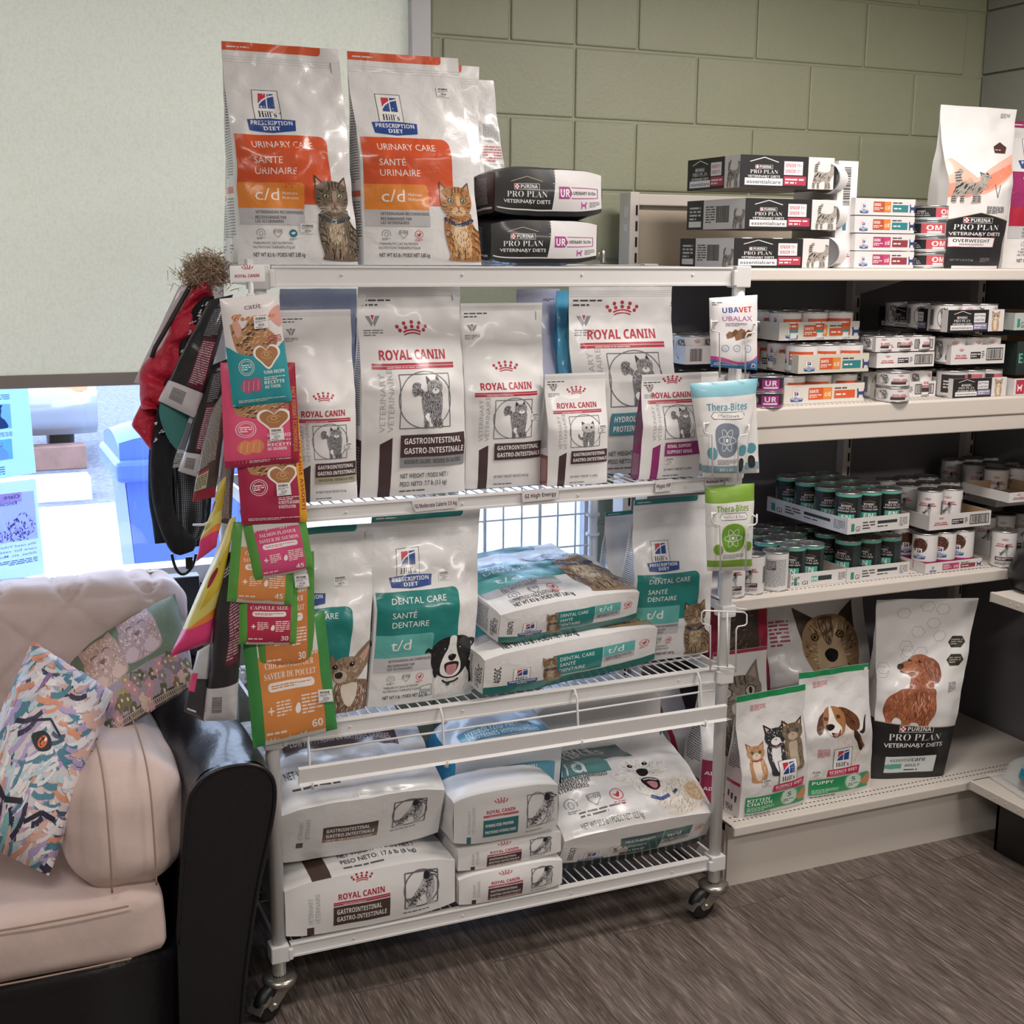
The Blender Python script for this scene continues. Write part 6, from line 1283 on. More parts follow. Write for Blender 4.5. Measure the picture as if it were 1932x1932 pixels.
# ---- base deck of the wall shelving
stand('kitten_food_bag', 'white and green kitten food bag with three kittens at the front of the base deck', 'pet food bag', (1398, 1540), (1522, 1522), (1388, 1524, 1312), .11, S0, .09, lambda h: science(h, 'kit3', 'KITTEN', 'CHATON'), left=science_side(), amp=.005, seed=91, taper=.6, stickers=((26, 46, 13, '$25.44', 3),), ry=.13)
stand('puppy_food_bag', 'white and green puppy food bag with a beagle standing behind the kitten bag', 'pet food bag', (1522, 1510), (1645, 1500), (1508, 1636, 1270), .14, S0, .09, lambda h: science(h, 'bg', 'PUPPY', None), left=science_side(), amp=.006, seed=93, stickers=((6, 36, 14, '$27.40', 7),))
stand('dog_food_bag', 'tall white and black food bag with a red-haired dog on the base deck', 'pet food bag', (1645, 1445), (1783, 1452), (1656, 1812, 1138), .20, S0, .11, purina_dog, left=Art(60, 170).rect(0, 0, 60, 60, '18181b'), right=Art(60, 170).rect(0, 0, 60, 80, '18181b'), amp=.008, seed=95, mat='satin', ry=.13)
stand('dog_food_bag', 'large white bag with a smiling shepherd dog behind the puppy bag', 'pet food bag', (1450, 1430), (1650, 1415), (1442, 1625, 1110), .36, S0, .13, lambda h: Art(100, h).greek(4, h*.68, 18, 22, 7, 'b0405a', 3).up(2).put(ani('shep'), 22, h*.24, .78).up(2).rect(0, 0, 100, h*.22, 'a8304a'), amp=.007, seed=97)
stand('cat_food_bag', 'white bag with a grey wide-eyed cat just right of the rack post', 'pet food bag', (1345, 1520), (1452, 1500), (1345, 1446, 1232), .20, S0, .08, lambda h: Art(100, h).rect(0, h-6, 100, 6, 'a8284a').up().greek(76, h*.62, 16, 12, 4, '55535a', 2).up().put(ani('grey'), 4, 92, .92).up(2).rect(0, 4, 100, 22, 'c02f6a').greek(6, 8, 80, 14, 3, 'f0dce4', 2), amp=.004, seed=99)
stand('pet_food_bag', 'crimson dog food bag top seen behind the wide-eyed cat bag', 'pet food bag', (1340, 1480), (1448, 1470), (1340, 1446, 1115), .34, S0, .08, lambda h: Art(100, h, 'b02446').rect(0, 0, 100, h, 'a82444').up().rect(14, h*.5, 70, h*.4, '4a3a30').fur([(14, h*.5), (84, h*.5), (84, h*.88), (14, h*.88)], ['6a5444', '3a2c24', '8a705a'], 120, 12, 3, 200, 40, 3), col='a82444', amp=.006)
stand('pet_food_bag', 'white adult food bag with feeding chart on its side, left of the rack post', 'pet food bag', (1322, 1508), (1362, 1500), (1318, 1362, 1285), .16, S0, .12, lambda h: Art(100, h).rect(0, h*.1, 100, h*.35, '9a2a56').up().text('ADULT', 6, h*.34, 14, 'f2e6ec', 80, 'b').up(0).text('ADULTE', 6, h*.22, 14, 'f2e6ec', 86, 'b'), left=science_side(), amp=.003, seed=101)
stand('pet_food_bag', 'red-edged bag with a small dog lying behind the rack on the base deck', 'pet food bag', (1292, 1500), (1330, 1490), (1200, 1300, 1290), .36, S0, .10, lambda h: Art(100, h).rect(0, 0, 14, h, 'b02446').up().put(ani('chi'), 22, h*.1, .6), amp=.005, seed=103)
# ================================================================ soft goods and hanging pouches
def puff(name, label, cat, cs, th, art=None, col='e6e4e4', mat='satin', amp=.002, power=4, seed=1, group=None, back=.5, n=(22, 30), edge=.0, parent=None, freq=14, bcol=None, prof=None):
    """cushion-like sheet spanned by four corners (top left, top right, bottom right, bottom left), each (px, py, depth)"""
    P = [at(a, b, 'Y', y) for a, b, y in cs]; TL, TR, BR, BL = P
    o3 = sum(P, Vector())/4; nrm = (BR-BL).cross(TL-BL).normalized()
    if nrm.dot(CAM-o3) < 0: nrm = -nrm
    nu, nv = n; sd = Vector((seed*3.3, seed*7.9, seed))
    def S_(u, v, sg):
        b = (BL*(1-u)+BR*u)*(1-v)+(TL*(1-u)+TR*u)*v
        k = max(0, 1-abs(2*u-1)**power)**.6*max(0, 1-abs(2*v-1)**power)**.6
        if prof: k *= prof(u, v)
        p = b-o3+nrm*(th*k*(1 if sg > 0 else -back)+sg*.0004)
        d = noise.noise_vector((b+sd)*freq)*amp*(.3+k); d2 = noise.noise((b+sd)*freq*2.5)*amp*.6
        w_ = edge*(math.sin(u*math.pi*3)*.3+math.sin(v*math.pi*2)*.3)
        return p+d+nrm*(d2+w_)
    sk = Skin()
    G = np.array([[list(S_(i/nu, j/nv, 1)) for i in range(nu+1)] for j in range(nv+1)])
    B = np.array([[list(S_(1-i/nu, j/nv, -1)) for i in range(nu+1)] for j in range(nv+1)])
    sk.panel(G, col, art, (art.w, art.h) if art else None); sk.panel(B, bcol or col)
    o = sk.build(name, mat, parent); o.location = o3
    if parent is None: tag(o, label, cat, group)
    return o
def ribbon(name, rows, th, mat, amp=.003, seed=1, nu=14, sub=4, parent=None, back=.8, loc=None, freq=12, pw=2.0, quilt=0):
    """hanging cloth: rows of (left px, y, right px, y, depth) from top to bottom"""
    R = [(at(a, b, 'Y', y), at(c, d, 'Y', y2)) for a, b, c, d, y, y2 in [(r if len(r) == 6 else (*r, r[4])) for r in rows]]
    L = catmull([q[0] for q in R], sub, False); Rr = catmull([q[1] for q in R], sub, False); o3 = loc or sum(L+Rr, Vector())/(2*len(L))
    sd = Vector((seed, seed*2.2, 1)); m = MB(); nv = len(L)-1
    view = (CAM-o3).normalized()
    def S_(u, v, sg):
        j = min(int(v*nv+.5), nv); e = max(.0, 1-abs(2*u-1)**pw)**.5; b = L[j]*(1-u)+Rr[j]*u; ends = min(1, (v*nv+.3)/1.2, (nv-v*nv+.3)/1.2)
        p = b-o3+view*(th*e*ends*(1 if sg > 0 else -back))*(1-quilt*abs(math.cos(v*math.pi*4.5+u))**6); return p+noise.noise_vector((b+sd)*freq)*amp
    m.grid(lambda u, v: S_(u, v, 1), nu, nv); m.grid(lambda u, v: S_(1-u, v, -1), nu, nv)
    bmesh.ops.remove_doubles(m.bm, verts=m.bm.verts, dist=.0004)
    o = m.build(name, mat, parent, True)
    o.location = o3 if parent is None else (o3-parent.location)
    return o
# ---- cloth materials
M['redpuffer'] = plain('red_quilted_nylon', 'c0203c', .55, 0, (40, .9, .012), 0)
M['knit'] = plain('black_knit', '15151b', .9, 0, (160, .8, .004), 0, (80, .5), (1, 1, .3))
M['navy'] = plain('dark_teal_cloth', '1e2c38', .85, 0, (90, .4, .002))
def mat_mesh():
    m, nt, b = _mat('dotted_mesh_cloth'); v = coords(nt, scale=(1, 1, 1)); t = nt.nodes.new('ShaderNodeTexVoronoi'); t.inputs['Scale'].default_value = 240; t.inputs['Randomness'].default_value = 0
    nt.links.new(v, t.inputs['Vector']); nt.links.new(ramp(nt, t.outputs[0], [(.25, 'a4a8b4'), (.4, '15161c')]), b.inputs['Base Color']); b.inputs['Roughness'].default_value = .7; return m
M['meshcloth'] = mat_mesh()
M['tealcloth'] = plain('teal_visor_cloth', '3c7a78', .7, 0, (70, .2, .002))
M['fur'] = plain('brown_faux_fur', 'a68c72', .8, 0, None, 0, (60, .45), sheen=.3)
M['leather'] = plain('black_leather', '141318', .34, 0, (70, .35, .003), .15)
M['suede'] = plain('cream_suede', 'cbb5ae', .85, 0, (16, .35, .008), 0, (9, .07), sheen=.25)
M['thread'] = plain('tan_thread', '9c8272', .8)
M['zip'] = plain('black_zip', '2a2826', .6, 0, (200, .6, .001))
# ---- dog coats hung on the left end of the rack
coat = empty('dog_coat', at(330, 700, 'Y', .12)); tag(coat, 'red puffer dog coat with brown fur trim hanging at the left end of the rack', 'dog coat')
ribbon('sleeve_panel', [(372, 532, 400, 530, .12), (342, 575, 400, 565, .12), (316, 625, 386, 625, .12), (288, 672, 362, 700, .12), (266, 700, 345, 745, .12), (263, 740, 318, 780, .12), (264, 768, 300, 776, .12)], .045, 'redpuffer', .010, 3, parent=coat, freq=24, quilt=.5, nu=20, sub=8)
ribbon('cuff', [(266, 764, 300, 772, .12), (252, 795, 300, 800, .12), (252, 806, 298, 812, .12), (266, 822, 298, 840, .12), (282, 846, 296, 862, .12)], .02, 'redpuffer', .004, 5, parent=coat)
zp = [at(x, y, 'Y', .10)-coat.location for x, y in ((376, 522), (356, 545), (330, 590), (308, 630), (293, 655), (286, 675))]
m = MB(); m.tube(zp, .005, 8); m.build('zip', 'zip', coat)
R = random.Random(9); m = MB()
fc = [at(x, y, 'Y', .10)-coat.location for x, y in ((368, 520), (380, 510), (392, 504), (404, 508), (408, 520))]
for k in range(3200):
    p = fc[R.randrange(5)]+Vector((R.gauss(0, .016), R.gauss(0, .016), R.gauss(0, .014))); d = Vector((R.gauss(-.25, .7), R.gauss(-.2, .7), R.gauss(.45, .6))).normalized()*R.uniform(.010, .028)
    q = d.orthogonal().normalized()*.0011; vs = [m.bm.verts.new(p-q), m.bm.verts.new(p+q), m.bm.verts.new(p+d*.6+q*.5+Vector((0, 0, -.002))), m.bm.verts.new(p+d+Vector((0, 0, -.005)))]
    m.bm.faces.new(vs)
for p in fc: m.lathe([(.002, -.022), (.016, -.014), (.021, 0), (.016, .014), (.002, .02)], 10, p)
o = m.build('fur_trim', 'fur', coat)
sw = empty('dog_sweater', at(330, 900, 'Y', .08)); tag(sw, 'black knitted dog sweater with white marks and dotted mesh lining hanging beside the red coat', 'dog sweater')
ribbon('knit_body', [(385, 560, 405, 560, .10), (358, 590, 400, 585, .10), (340, 640, 375, 650, .10), (330, 690, 350, 710, .10), (300, 740, 330, 760, .10), (288, 830, 335, 830, .10), (284, 900, 325, 900, .10), (290, 960, 330, 960, .10), (306, 1010, 350, 1000, .10), (322, 1040, 372, 1020, .10), (340, 1048, 366, 1040, .10)], .022, 'knit', .003, 7, parent=sw)
ribbon('inner_knit', [(330, 690, 400, 690, .17), (300, 780, 402, 790, .17), (290, 880, 402, 880, .17), (300, 970, 396, 980, .17), (330, 1040, 380, 1030, .17)], .01, 'knit', .002, 9, parent=sw)
ribbon('mesh_lining', [(320, 800, 400, 790, .13), (325, 860, 395, 880, .13), (330, 930, 392, 950, .13), (335, 985, 385, 1000, .13), (345, 1030, 368, 1025, .13)], .01, 'meshcloth', .001, 8, parent=sw)
R = random.Random(2); m = MB()
for x, y in ((385, 575), (375, 590), (362, 608), (358, 628), (372, 600), (380, 615), (293, 802), (303, 816), (318, 832), (292, 832), (360, 650), (345, 665)):
    p = at(x, y, 'Y', .068)-sw.location
    for k in range(4): a = p+Vector((R.uniform(-.006, .006), 0, R.uniform(-.004, .004))); m.tube([a, a+Vector((.004, 0, .003))], .0012, 5)
o = m.build('white_marks', 'whiteplastic', sw)
hs = empty('dog_harness', at(290, 950, 'Y', .18)); tag(hs, 'dark teal dog harness with black straps hanging behind the knitted sweater', 'dog harness')
ribbon('body', [(288, 780, 300, 780, .16), (280, 860, 300, 860, .16), (280, 940, 305, 940, .16), (288, 990, 318, 990, .16), (293, 1026, 322, 1024, .16)], .01, 'navy', .002, 4, parent=hs)
m = MB(); pt = [at(x, y, 'Y', .15)-hs.location for x, y in ((324, 1045), (330, 1068), (340, 1082), (352, 1081), (364, 1066), (370, 1045))]
m.tube([tuple(p) for p in catmull(pt, 5, False)], .0035, 8); m.build('strap', 'black', hs)
m = MB(); p = at(357, 1062, 'Y', .14)-hs.location; m.box(p-Vector((.008, .004, .014)), p+Vector((.008, .004, .014)), 0, .002); m.build('buckle', 'black', hs)
vs_ = empty('visor_cap', at(335, 810, 'Y', .06)); tag(vs_, 'rounded teal cloth flap hanging under the barcode pouch at the left end', 'cap')
ribbon('brim', [(303, 758, 372, 768, .06), (300, 775, 368, 800, .06), (305, 800, 362, 830, .06), (318, 830, 352, 850, .06), (332, 848, 342, 856, .06)], .008, 'tealcloth', .001, 4, parent=vs_)
st = puff('clear_bag', 'empty clear plastic bag showing behind the red coat', 'plastic bag', [(338, 540, .2), (372, 530, .2), (300, 730, .2), (252, 722, .2)], .004, None, 'd6d2dc', 'film', .004, seed=4)
# ---- pouches hanging on the left end, seen edge on
def black_art(side=False):
    a = Art(60, 140, '242226'); a.rect(0, 0, 60, 140, '242226'); a.up().rect(30, 30, 26, 60, '5c1c30', 2); a.up(.4).greek(32, 34, 22, 52, 20, 'c9a8b0', 3); a.greek(28, 92, 26, 34, 14, '8a888c', 5); a.rect(0, 0, 60, 28, 'cfcccf'); a.up(.3)
    barcode(a, 14, 8, 22, 14, 2, '2a2828', True); a.text('MAX', 34, 128, 4, 'b8b6ba', 16); return a
puff('treat_pouch', 'black and maroon pouch with silver barcode foot, uppermost on the left end', 'treat pouch', [(395, 566, .03), (440, 556, .0), (372, 790, .02), (298, 756, .05)], .02, black_art(), '242226', 'film', .004, seed=11)
puff('treat_pouch', 'black and maroon pouch with silver barcode foot, hanging below the uppermost one', 'treat pouch', [(396, 690, .02), (434, 676, .0), (386, 905, .02), (336, 888, .05)], .018, black_art(), '242226', 'film', .004, seed=12)
puff('treat_pouch', 'shiny silver pouch edge hanging below the teal cloth flap', 'treat pouch', [(370, 758, .05), (392, 770, .03), (352, 880, .04), (327, 884, .06)], .012, Art(40, 100).rect(8, 30, 24, 40, '6a686e').up().greek(4, 4, 30, 20, 6, '4a484c', 2), 'b4b4ba', 'film', .006, seed=13)
puff('treat_pouch', 'maroon-footed pouch with small print and ingredient table at the left end', 'treat pouch', [(402, 770, .0), (434, 720, -.03), (406, 938, -.02), (362, 947, .02)], .016, Art(60, 150, '4a3a38').rect(0, 0, 60, 150, '4d403c').up().greek(8, 48, 46, 96, 40, 'b8b0a8', 2).rect(0, 0, 60, 14, '9c2038').rect(8, 16, 34, 28, 'b8b090').up(.3).greek(10, 18, 30, 20, 7, '3a342c', 4).rect(10, 40, 32, 4, 'a82840'), '4d403c', 'satin', .003, seed=14)
def lemon(): return Art(60, 150, 'd8cc70').rect(0, 0, 60, 150, 'd9cc72').up().poly([(0, 150), (24, 150), (6, 60), (0, 60)], 'eee6b4').poly([(30, 110), (60, 130), (60, 70), (20, 50)], 'cdb43c').up().rect(0, 0, 60, 32, 'e0407c').poly([(0, 32), (60, 46), (60, 32)], 'e88a40').up().sm([(14, 88), (22, 96), (30, 90), (26, 78), (18, 76)], '8a1c34').text('i', 24, 98, 8, '8a1c34', 4, 'c')
puff('treat_pouch', 'yellow and pink pouch seen edge on, upper of two at the left end', 'treat pouch', [(425, 890, -.02), (438, 884, -.03), (408, 1032, -.02), (370, 1060, .02)], .016, lemon(), 'd9cc72', 'satin', .005, seed=15)
puff('treat_pouch', 'yellow and pink pouch seen edge on, lower of two at the left end', 'treat pouch', [(434, 980, -.04), (446, 974, -.05), (396, 1212, -.02), (320, 1240, .0)], .02, lemon(), 'd9cc72', 'satin', .006, seed=16)
puff('treat_pouch', 'brown small-print back of a pouch hanging beside the yellow ones', 'treat pouch', [(430, 790, -.02), (446, 800, -.03), (436, 990, -.03), (408, 985, -.01)], .012, Art(40, 150).rect(0, 0, 40, 150, '5a4a48').up().greek(4, 6, 32, 136, 56, 'b4aaa4', 4), '5a4a48', 'satin', .003, seed=21)
def blk():
    a = Art(60, 150); a.rect(0, 0, 60, 150, '2a282c'); a.up().rect(34, 50, 24, 60, '5c1c30', 2); a.greek(10, 132, 30, 8, 3, 'c0bec2', 2); a.up(.3).greek(36, 54, 20, 50, 20, 'b89aa2', 3); a.rect(0, 0, 60, 32, 'c4c1c4'); a.up(.3); barcode(a, 14, 9, 18, 15, 4, '2a2828', True); return a
puff('treat_pouch', 'large black pouch with silver barcode foot, lowest at the left end', 'treat pouch', [(415, 1060, -.03), (466, 1010, -.04), (446, 1358, -.04), (384, 1360, -.02)], .022, blk(), '2a282c', 'film', .004, seed=17)
puff('treat_pouch', 'narrow grey and pink pouch edge beside the lowest black pouch', 'treat pouch', [(372, 1228, .0), (396, 1215, -.02), (386, 1362, -.02), (346, 1342, .0)], .012, Art(40, 110).rect(0, 0, 40, 60, '3a383c').up().rect(2, 40, 14, 30, 'd84a78').greek(6, 6, 28, 6, 1, 'd8d6d8', 2), 'b8b6ba', 'film', .006, seed=18)
m = MB(); a_, b_ = at(365, 990, 'Y', .0), at(385, 990, 'Y', -.03); m.tube([a_, b_, b_+Vector((.01, 0, .005))], .003, 8); o = m.build('peg_hook', 'whiteplastic'); tag(o, 'short white peg sticking out between the sweater and yellow pouch', 'hook')
# ---- clip strip of treats on the left front post
def heart(a, cx, cy, s):
    pts = [(0, -1), (-.55, -.45), (-1, .1), (-.95, .6), (-.5, .85), (-.1, .6), (0, .45), (.1, .6), (.5, .85), (.95, .6), (1, .1), (.55, -.45)]
    a.up().sm([(cx+x*s*1.08, cy+y*s*1.0) for x, y in pts], 'f0ece8'); a.up(.5).sm([(cx+x*s*.9, cy+y*s*.84) for x, y in pts], 'a8744a'); a.up(.3).ring(cx, cy+.1*s, s*.45, s*.3, s*.08, 'c89468', 14, 20, 320); a.ring(cx, cy+.15*s, s*.2, s*.14, s*.07, 'd8a87c', 10)
def creamy(col, dk, name1, name2, fish, strip=None, bot=None):
    a = Art(100, 170, 'e4dede'); a.sm([(18, 84), (10, 124), (14, 130), (30, 122), (44, 134), (62, 126), (88, 104), (80, 88), (50, 78)], 'b5835a'); a.fur([(18, 84), (10, 122), (30, 122), (44, 132), (64, 124), (86, 104), (60, 82)], ['b5835a', '5a4436', 'd8b08c', '3a2c24'], 110, 10, 2.4, 200, 30, 3)
    a.up().sm([(14, 128), (20, 138), (28, 122), (20, 108)], 'd8a494'); a.ell(58, 120, 3, 2.4, '1a1614'); a.up().sm([(98, 120), (84, 128), (80, 140), (92, 150), (104, 150)], 'd89a90')
    a.text('catit', 38, 150, 8, '7a5a6a', 30, 'n'); a.up(1).text('Creamy', 14, 134, 11, 'd07a38', 76, 'c', .02); a.greek(72, 94, 24, 14, 5, 'b04a58', 2)
    a.up().sm([(-6, -6), (-6, 90), (20, 84), (50, 78), (80, 84), (106, 92), (106, -6)], col, 6); a.up(.3)
    heart(a, 66, 76, 21); a.up(.3).ring(28, 62, 13, 13, 1, 'e8e4e4', 20); a.ring(28, 62, 10, 10, .8, 'e8e4e4', 20); a.greek(20, 57, 16, 10, 3, 'f0eeee', 2)
    if fish: a.up(.3).sm([(16, 34), (24, 44), (34, 40), (38, 28), (28, 20), (18, 26)], fish); a.sm([(34, 26), (34, 42), (46, 44), (52, 34), (46, 22)], fish); a.up(.3); 
    for k in range(4):
        if fish: a.line([(20+k*8, 24), (22+k*8, 40)], .7, 'e6c0c0')
    a.text(name1, 56, 48, 5, 'f2f0f0', 36, 'b'); a.text(name2[0], 56, 32, 5, 'f2f0f0', 34, 'b'); a.text(name2[1], 56, 25, 5, 'f2f0f0', 26, 'b'); a.greek(56, 38, 36, 6, 2, 'e0dede', 4); a.greek(10, 6, 80, 5, 2, 'e0dede', 5)
    if bot: a.rect(0, 0, 100, 12, bot)
    if strip: a.up(2).rect(88, 0, 12, 170, strip[0]); a.up(.3).text(strip[1], 92, 130, 6, strip[2], 110, 'b', rot=-90)
    return a
def green_art(col, t1, t2, num, pill=True, kibble=False, g='5a9a44', seed=1):
    a = Art(100, 110); a.rect(0, 0, 100, 110, g); a.up().rect(14, 0, 72, 110, 'd8d4d0'); a.rect(14, 4, 72, 72, col)
    if kibble:
        for x in (34, 50, 66): a.up(.2).sm([(x-9, 84), (x-7, 100), (x+7, 100), (x+9, 84)], '5a3c2c'); a.up(.1).ell(x, 100, 7, 4, '7a5440', 12)
        a.rect(46, 79, 14, 3, 'd8b878', 1)
    for k in range(18): a.poly([(14+k*4, 76), (16+k*4, 77.6), (18+k*4, 76)], col)
    a.up(.4).text(t1, 50, 66, 5.4, 'f2e6e2', 58, 's', al='c'); a.text(t2, 50, 57, 5.4, 'f2e6e2', 62, 's', al='c')
    if pill: a.rect(22, 46, 56, 8, 'f0e8e6', 4); a.up(.3).greek(26, 48, 48, 4, 2, col, 3)
    a.line([(20, 30), (27, 30)], 1.6, 'f2ece8'); a.line([(23.5, 26.5), (23.5, 33.5)], 1.6, 'f2ece8'); a.greek(30, 24, 18, 14, 5, 'f0dcd4', 4); a.sm([(52, 28), (55, 33), (58, 32), (58, 26), (54, 24)], 'f4ecea'); a.greek(60, 22, 24, 18, 6, 'f0dcd4', 6); a.text(num, 70, 8, 7, 'f2ece8', 13, 'b'); a.greek(16, 8, 40, 4, 1, 'f0dcd4', 7); return a
pk = dict(mat='satin', amp=.0018)
puff('treat_pouch', 'green and orange chicken treat pouch, lowest and largest on the clip strip', 'treat pouch', [(454, 1168, -.03), (612, 1152, -.03), (636, 1375, -.04), (478, 1412, -.04)], .014, green_art('d98a48', 'CHICKEN FLAVOUR', 'SAVEUR DE POULET', '60', True, True, '3f8a48'), '3f8a48', seed=1, **pk)
puff('treat_pouch', 'green-edged orange pouch tucked behind the hickory smoke pouch', 'treat pouch', [(475, 1060, -.036), (592, 1040, -.036), (594, 1252, -.042), (486, 1268, -.042)], .012, green_art('cf7f45', 'CHICKEN FLAVOUR', 'SAVEUR DE POULET', '30', g='57903f'), '57903f', seed=2, **pk)
puff('treat_pouch', 'green and crimson hickory smoke flavour pouch on the clip strip', 'treat pouch', [(450, 1085, -.046), (566, 1085, -.046), (560, 1216, -.052), (447, 1216, -.052)], .012, green_art('b3284c', 'HICKORY SMOKE FLAVOR', 'CAPSULE SIZE', '30'), '57903f', seed=3, **pk)
puff('treat_pouch', 'green and orange pouch numbered 45 under the salmon pouch', 'treat pouch', [(440, 985, -.056), (556, 985, -.056), (552, 1142, -.062), (428, 1135, -.062)], .012, green_art('d98a4a', 'CHICKEN FLAVOUR', 'SAVEUR DE POULET', '45'), '5f9f45', seed=4, **pk)
puff('treat_pouch', 'green and pink salmon flavour pouch on the clip strip', 'treat pouch', [(452, 962, -.066), (572, 950, -.066), (592, 1072, -.072), (480, 1096, -.072)], .012, green_art('d14a7c', 'SALMON FLAVOUR', 'SAVEUR DE SAUMON', '45'), '5f9f45', seed=5, **pk)
puff('treat_pouch', 'crimson assorted creamy treat pack with a yellow side strip', 'treat pouch', [(442, 800, -.076), (562, 780, -.076), (580, 984, -.08), (456, 990, -.08)], .012, creamy('a8244c', '7c1a38', '', ('4X RECETTE AU SAUMON', '4X RECETTE AU THON'), None, ('e0a030', 'MELANGE ASSORTI', 'a02a2a')), 'a8244c', seed=6, **pk)
puff('treat_pouch', 'pink salmon creamy treat pack with a red side strip', 'treat pouch', [(416, 684, -.086), (556, 684, -.086), (565, 872, -.09), (424, 884, -.09)], .012, creamy('dc5078', 'a8244c', 'SALMON RECIPE', ('RECETTE', 'AU SAUMON'), 'dd8a58', ('9c1f3a', 'PACK FORMAT ECONOMIQUE', 'c88a50'), 'a8284c'), 'dc5078', seed=7, **pk)
cr = puff('treat_pouch', 'white and teal tuna creamy treat pack, topmost on the clip strip', 'treat pouch', [(414, 564, -.10), (523, 553, -.10), (551, 757, -.10), (440, 768, -.10)], .012, creamy('2a96a0', '1d7a84', 'TUNA RECIPE', ('RECETTE', 'AU THON'), 'b85a80'), 'e4dede', seed=8, **pk)
for k, (x, y, yy, pr) in enumerate(((478, 597, -.118, '$4.32'), (508, 808, -.108, '$3.57'), (521, 912, -.098, '$3.57'), (600, 1302, -.056, '$22.58'), (555, 1085, -.06, '$11.35'))):
    a_ = sticker_art(k+3, pr); c_ = at(x, y, 'Y', yy)
    puff('price_label', 'small white price label reading %s stuck on %s' % (pr, ('the topmost teal pack', 'the pink salmon pack', 'the crimson assorted pack', 'the lowest green pouch', 'the orange 45 pouch')[k]), 'price label', [(x, y, yy), (x+26, y-2, yy), (x+29, y+21, yy), (x+2, y+24, yy)], .0006, a_, 'ebe9ea', 'paper', 0, n=(4, 4))
cs_ = empty('clip_strip', at(468, 515, 'Y', -.05)); tag(cs_, 'white clip strip with crown sign holding treat pouches on the left front post', 'clip strip')
a_ = Art(100, 50, 'eeecec'); royal(a_, 8, 14, 84, line=False)
puff('sign', '', '', [(433, 502, -.055), (499, 499, -.055), (500, 531, -.055), (435, 533, -.055)], .0015, a_, 'eeecec', 'paper', 0, n=(8, 6), parent=cs_, power=20).location -= cs_.location
m = MB(); q0 = at(472, 500, 'Y', -.05)-cs_.location; q1 = at(474, 572, 'Y', -.075)-cs_.location; q2 = at(478, 1180, 'Y', -.02)-cs_.location
m.box(q0+Vector((-.006, 0, 0)), q0+Vector((.006, .03, .012))); m.tube([q0, q0+Vector((0, 0, -.05)), q1], .006, 8); m.tube([q1+Vector((0, .02, 0)), q2+Vector((0, .01, 0))], .004, 6); m.box(q1-Vector((.008, .004, .004)), q1+Vector((.008, .004, .02)), 0, .002); m.build('strip', 'whiteplastic', cs_)
# ---- pouches on the right front post
def ubavet():
    a = Art(100, 150); a.greek(4, 134, 20, 8, 2, '5a585c', 3); a.text('UBA', 22, 118, 11, '2b4ea0', 33, 'b'); a.text('VET', 55, 118, 11, 'c8243c', 28, 'b'); a.text('UBALAX', 22, 100, 10, 'b46aa6', 62, 'n', .01); a.greek(28, 88, 44, 8, 3, '77757b', 5)
    for k, (x, y) in enumerate(((30, 62), (42, 66), (54, 68), (62, 62), (48, 58), (70, 66))): a.up(.2).poly([(x, y), (x+12, y+3), (x+15, y+12), (x+5, y+16), (x-2, y+9)], ('8a6448', '6e4c36')[k % 2])
    for x in (26, 50, 74): a.ring(x, 42, 7, 7, 1, '5a7ab0', 16); a.ell(x, 42, 3.4, 3.4, 'c8d4e6')
    a.up().sm([(-4, 24), (20, 22), (50, 14), (80, 18), (104, 34), (104, 28), (70, 10), (30, 12), (-4, 18)], 'd0549a'); a.poly([(0, 0), (100, 0), (100, 28), (80, 16), (50, 8), (20, 12), (0, 18)], '3a80bc'); a.up(.3).text('40', 4, 4, 7, 'f0f0f2', 11, 'b'); a.rect(84, 4, 10, 9, 'f0f0f2'); a.up(.2).rect(88, 5, 2, 7, '23457c'); a.rect(85.5, 7.5, 7, 2, '23457c'); a.greek(20, 5, 56, 4, 2, 'd8e2ee', 3); return a
def thera(green=False):
    c = '7da23a' if green else '86bccb'; d = '6a9a2a' if green else '7c8694'
    a = Art(100, 150); a.rect(0, 128 if not green else 122, 100, 28, c); a.up(.3).text('Thera-Bites', 50, 106, 11, '5a98b0' if not green else '7da23a', 66, 'b', al='c'); a.rect(22, 92, 58, 11, 'f4f2f2', 5); a.line([(26, 92), (76, 92), (80, 97), (76, 103), (26, 103), (22, 97), (26, 92)], 1, '3a3c42'); a.text('Mellows' if not green else 'Hairball & Stool', 52, 94.5, 5.6, '4a4c52', 36 if not green else 46, al='c')
    a.up().sm([(30, 78), (50, 86), (72, 78), (74, 52), (66, 38), (50, 34), (36, 38), (28, 52)], d); a.up(.3)
    for r in (0, 60, 120):
        pts = []
        for k in range(25): t = 2*math.pi*k/24; x, y = 18*math.cos(t), 6*math.sin(t); q = math.radians(r); pts.append((51+x*math.cos(q)-y*math.sin(q), 60+x*math.sin(q)+y*math.cos(q)))
        a.line(pts, 1, 'e0e6ea')
    a.ell(51, 60, 3, 3, 'f2f4f4'); a.ell(20, 40, 10, 10, '6aa2b2' if not green else c); a.ell(84, 44, 9, 9, '5a98a8' if not green else c); a.greek(30, 22, 44, 9, 4, '8a888e', 3); a.rect(0, 8, 100, 12, '8aa6b4' if not green else '7da23a')
    if not green: a.up(.3).text('MAX & MIA', 36, 11, 5, 'f0f2f4', 34, 'b'); a.sm([(80, 12), (78, 28), (84, 32), (90, 26), (90, 12)], '2a2a2e')
    return a
puff('treat_pouch', 'white and blue laxative chew pouch hanging high on the right front post', 'treat pouch', [(1338, 562, -.05), (1429, 556, -.05), (1428, 698, -.05), (1341, 692, -.05)], .012, ubavet(), 'e8e4e6', 'satin', .002, seed=1)
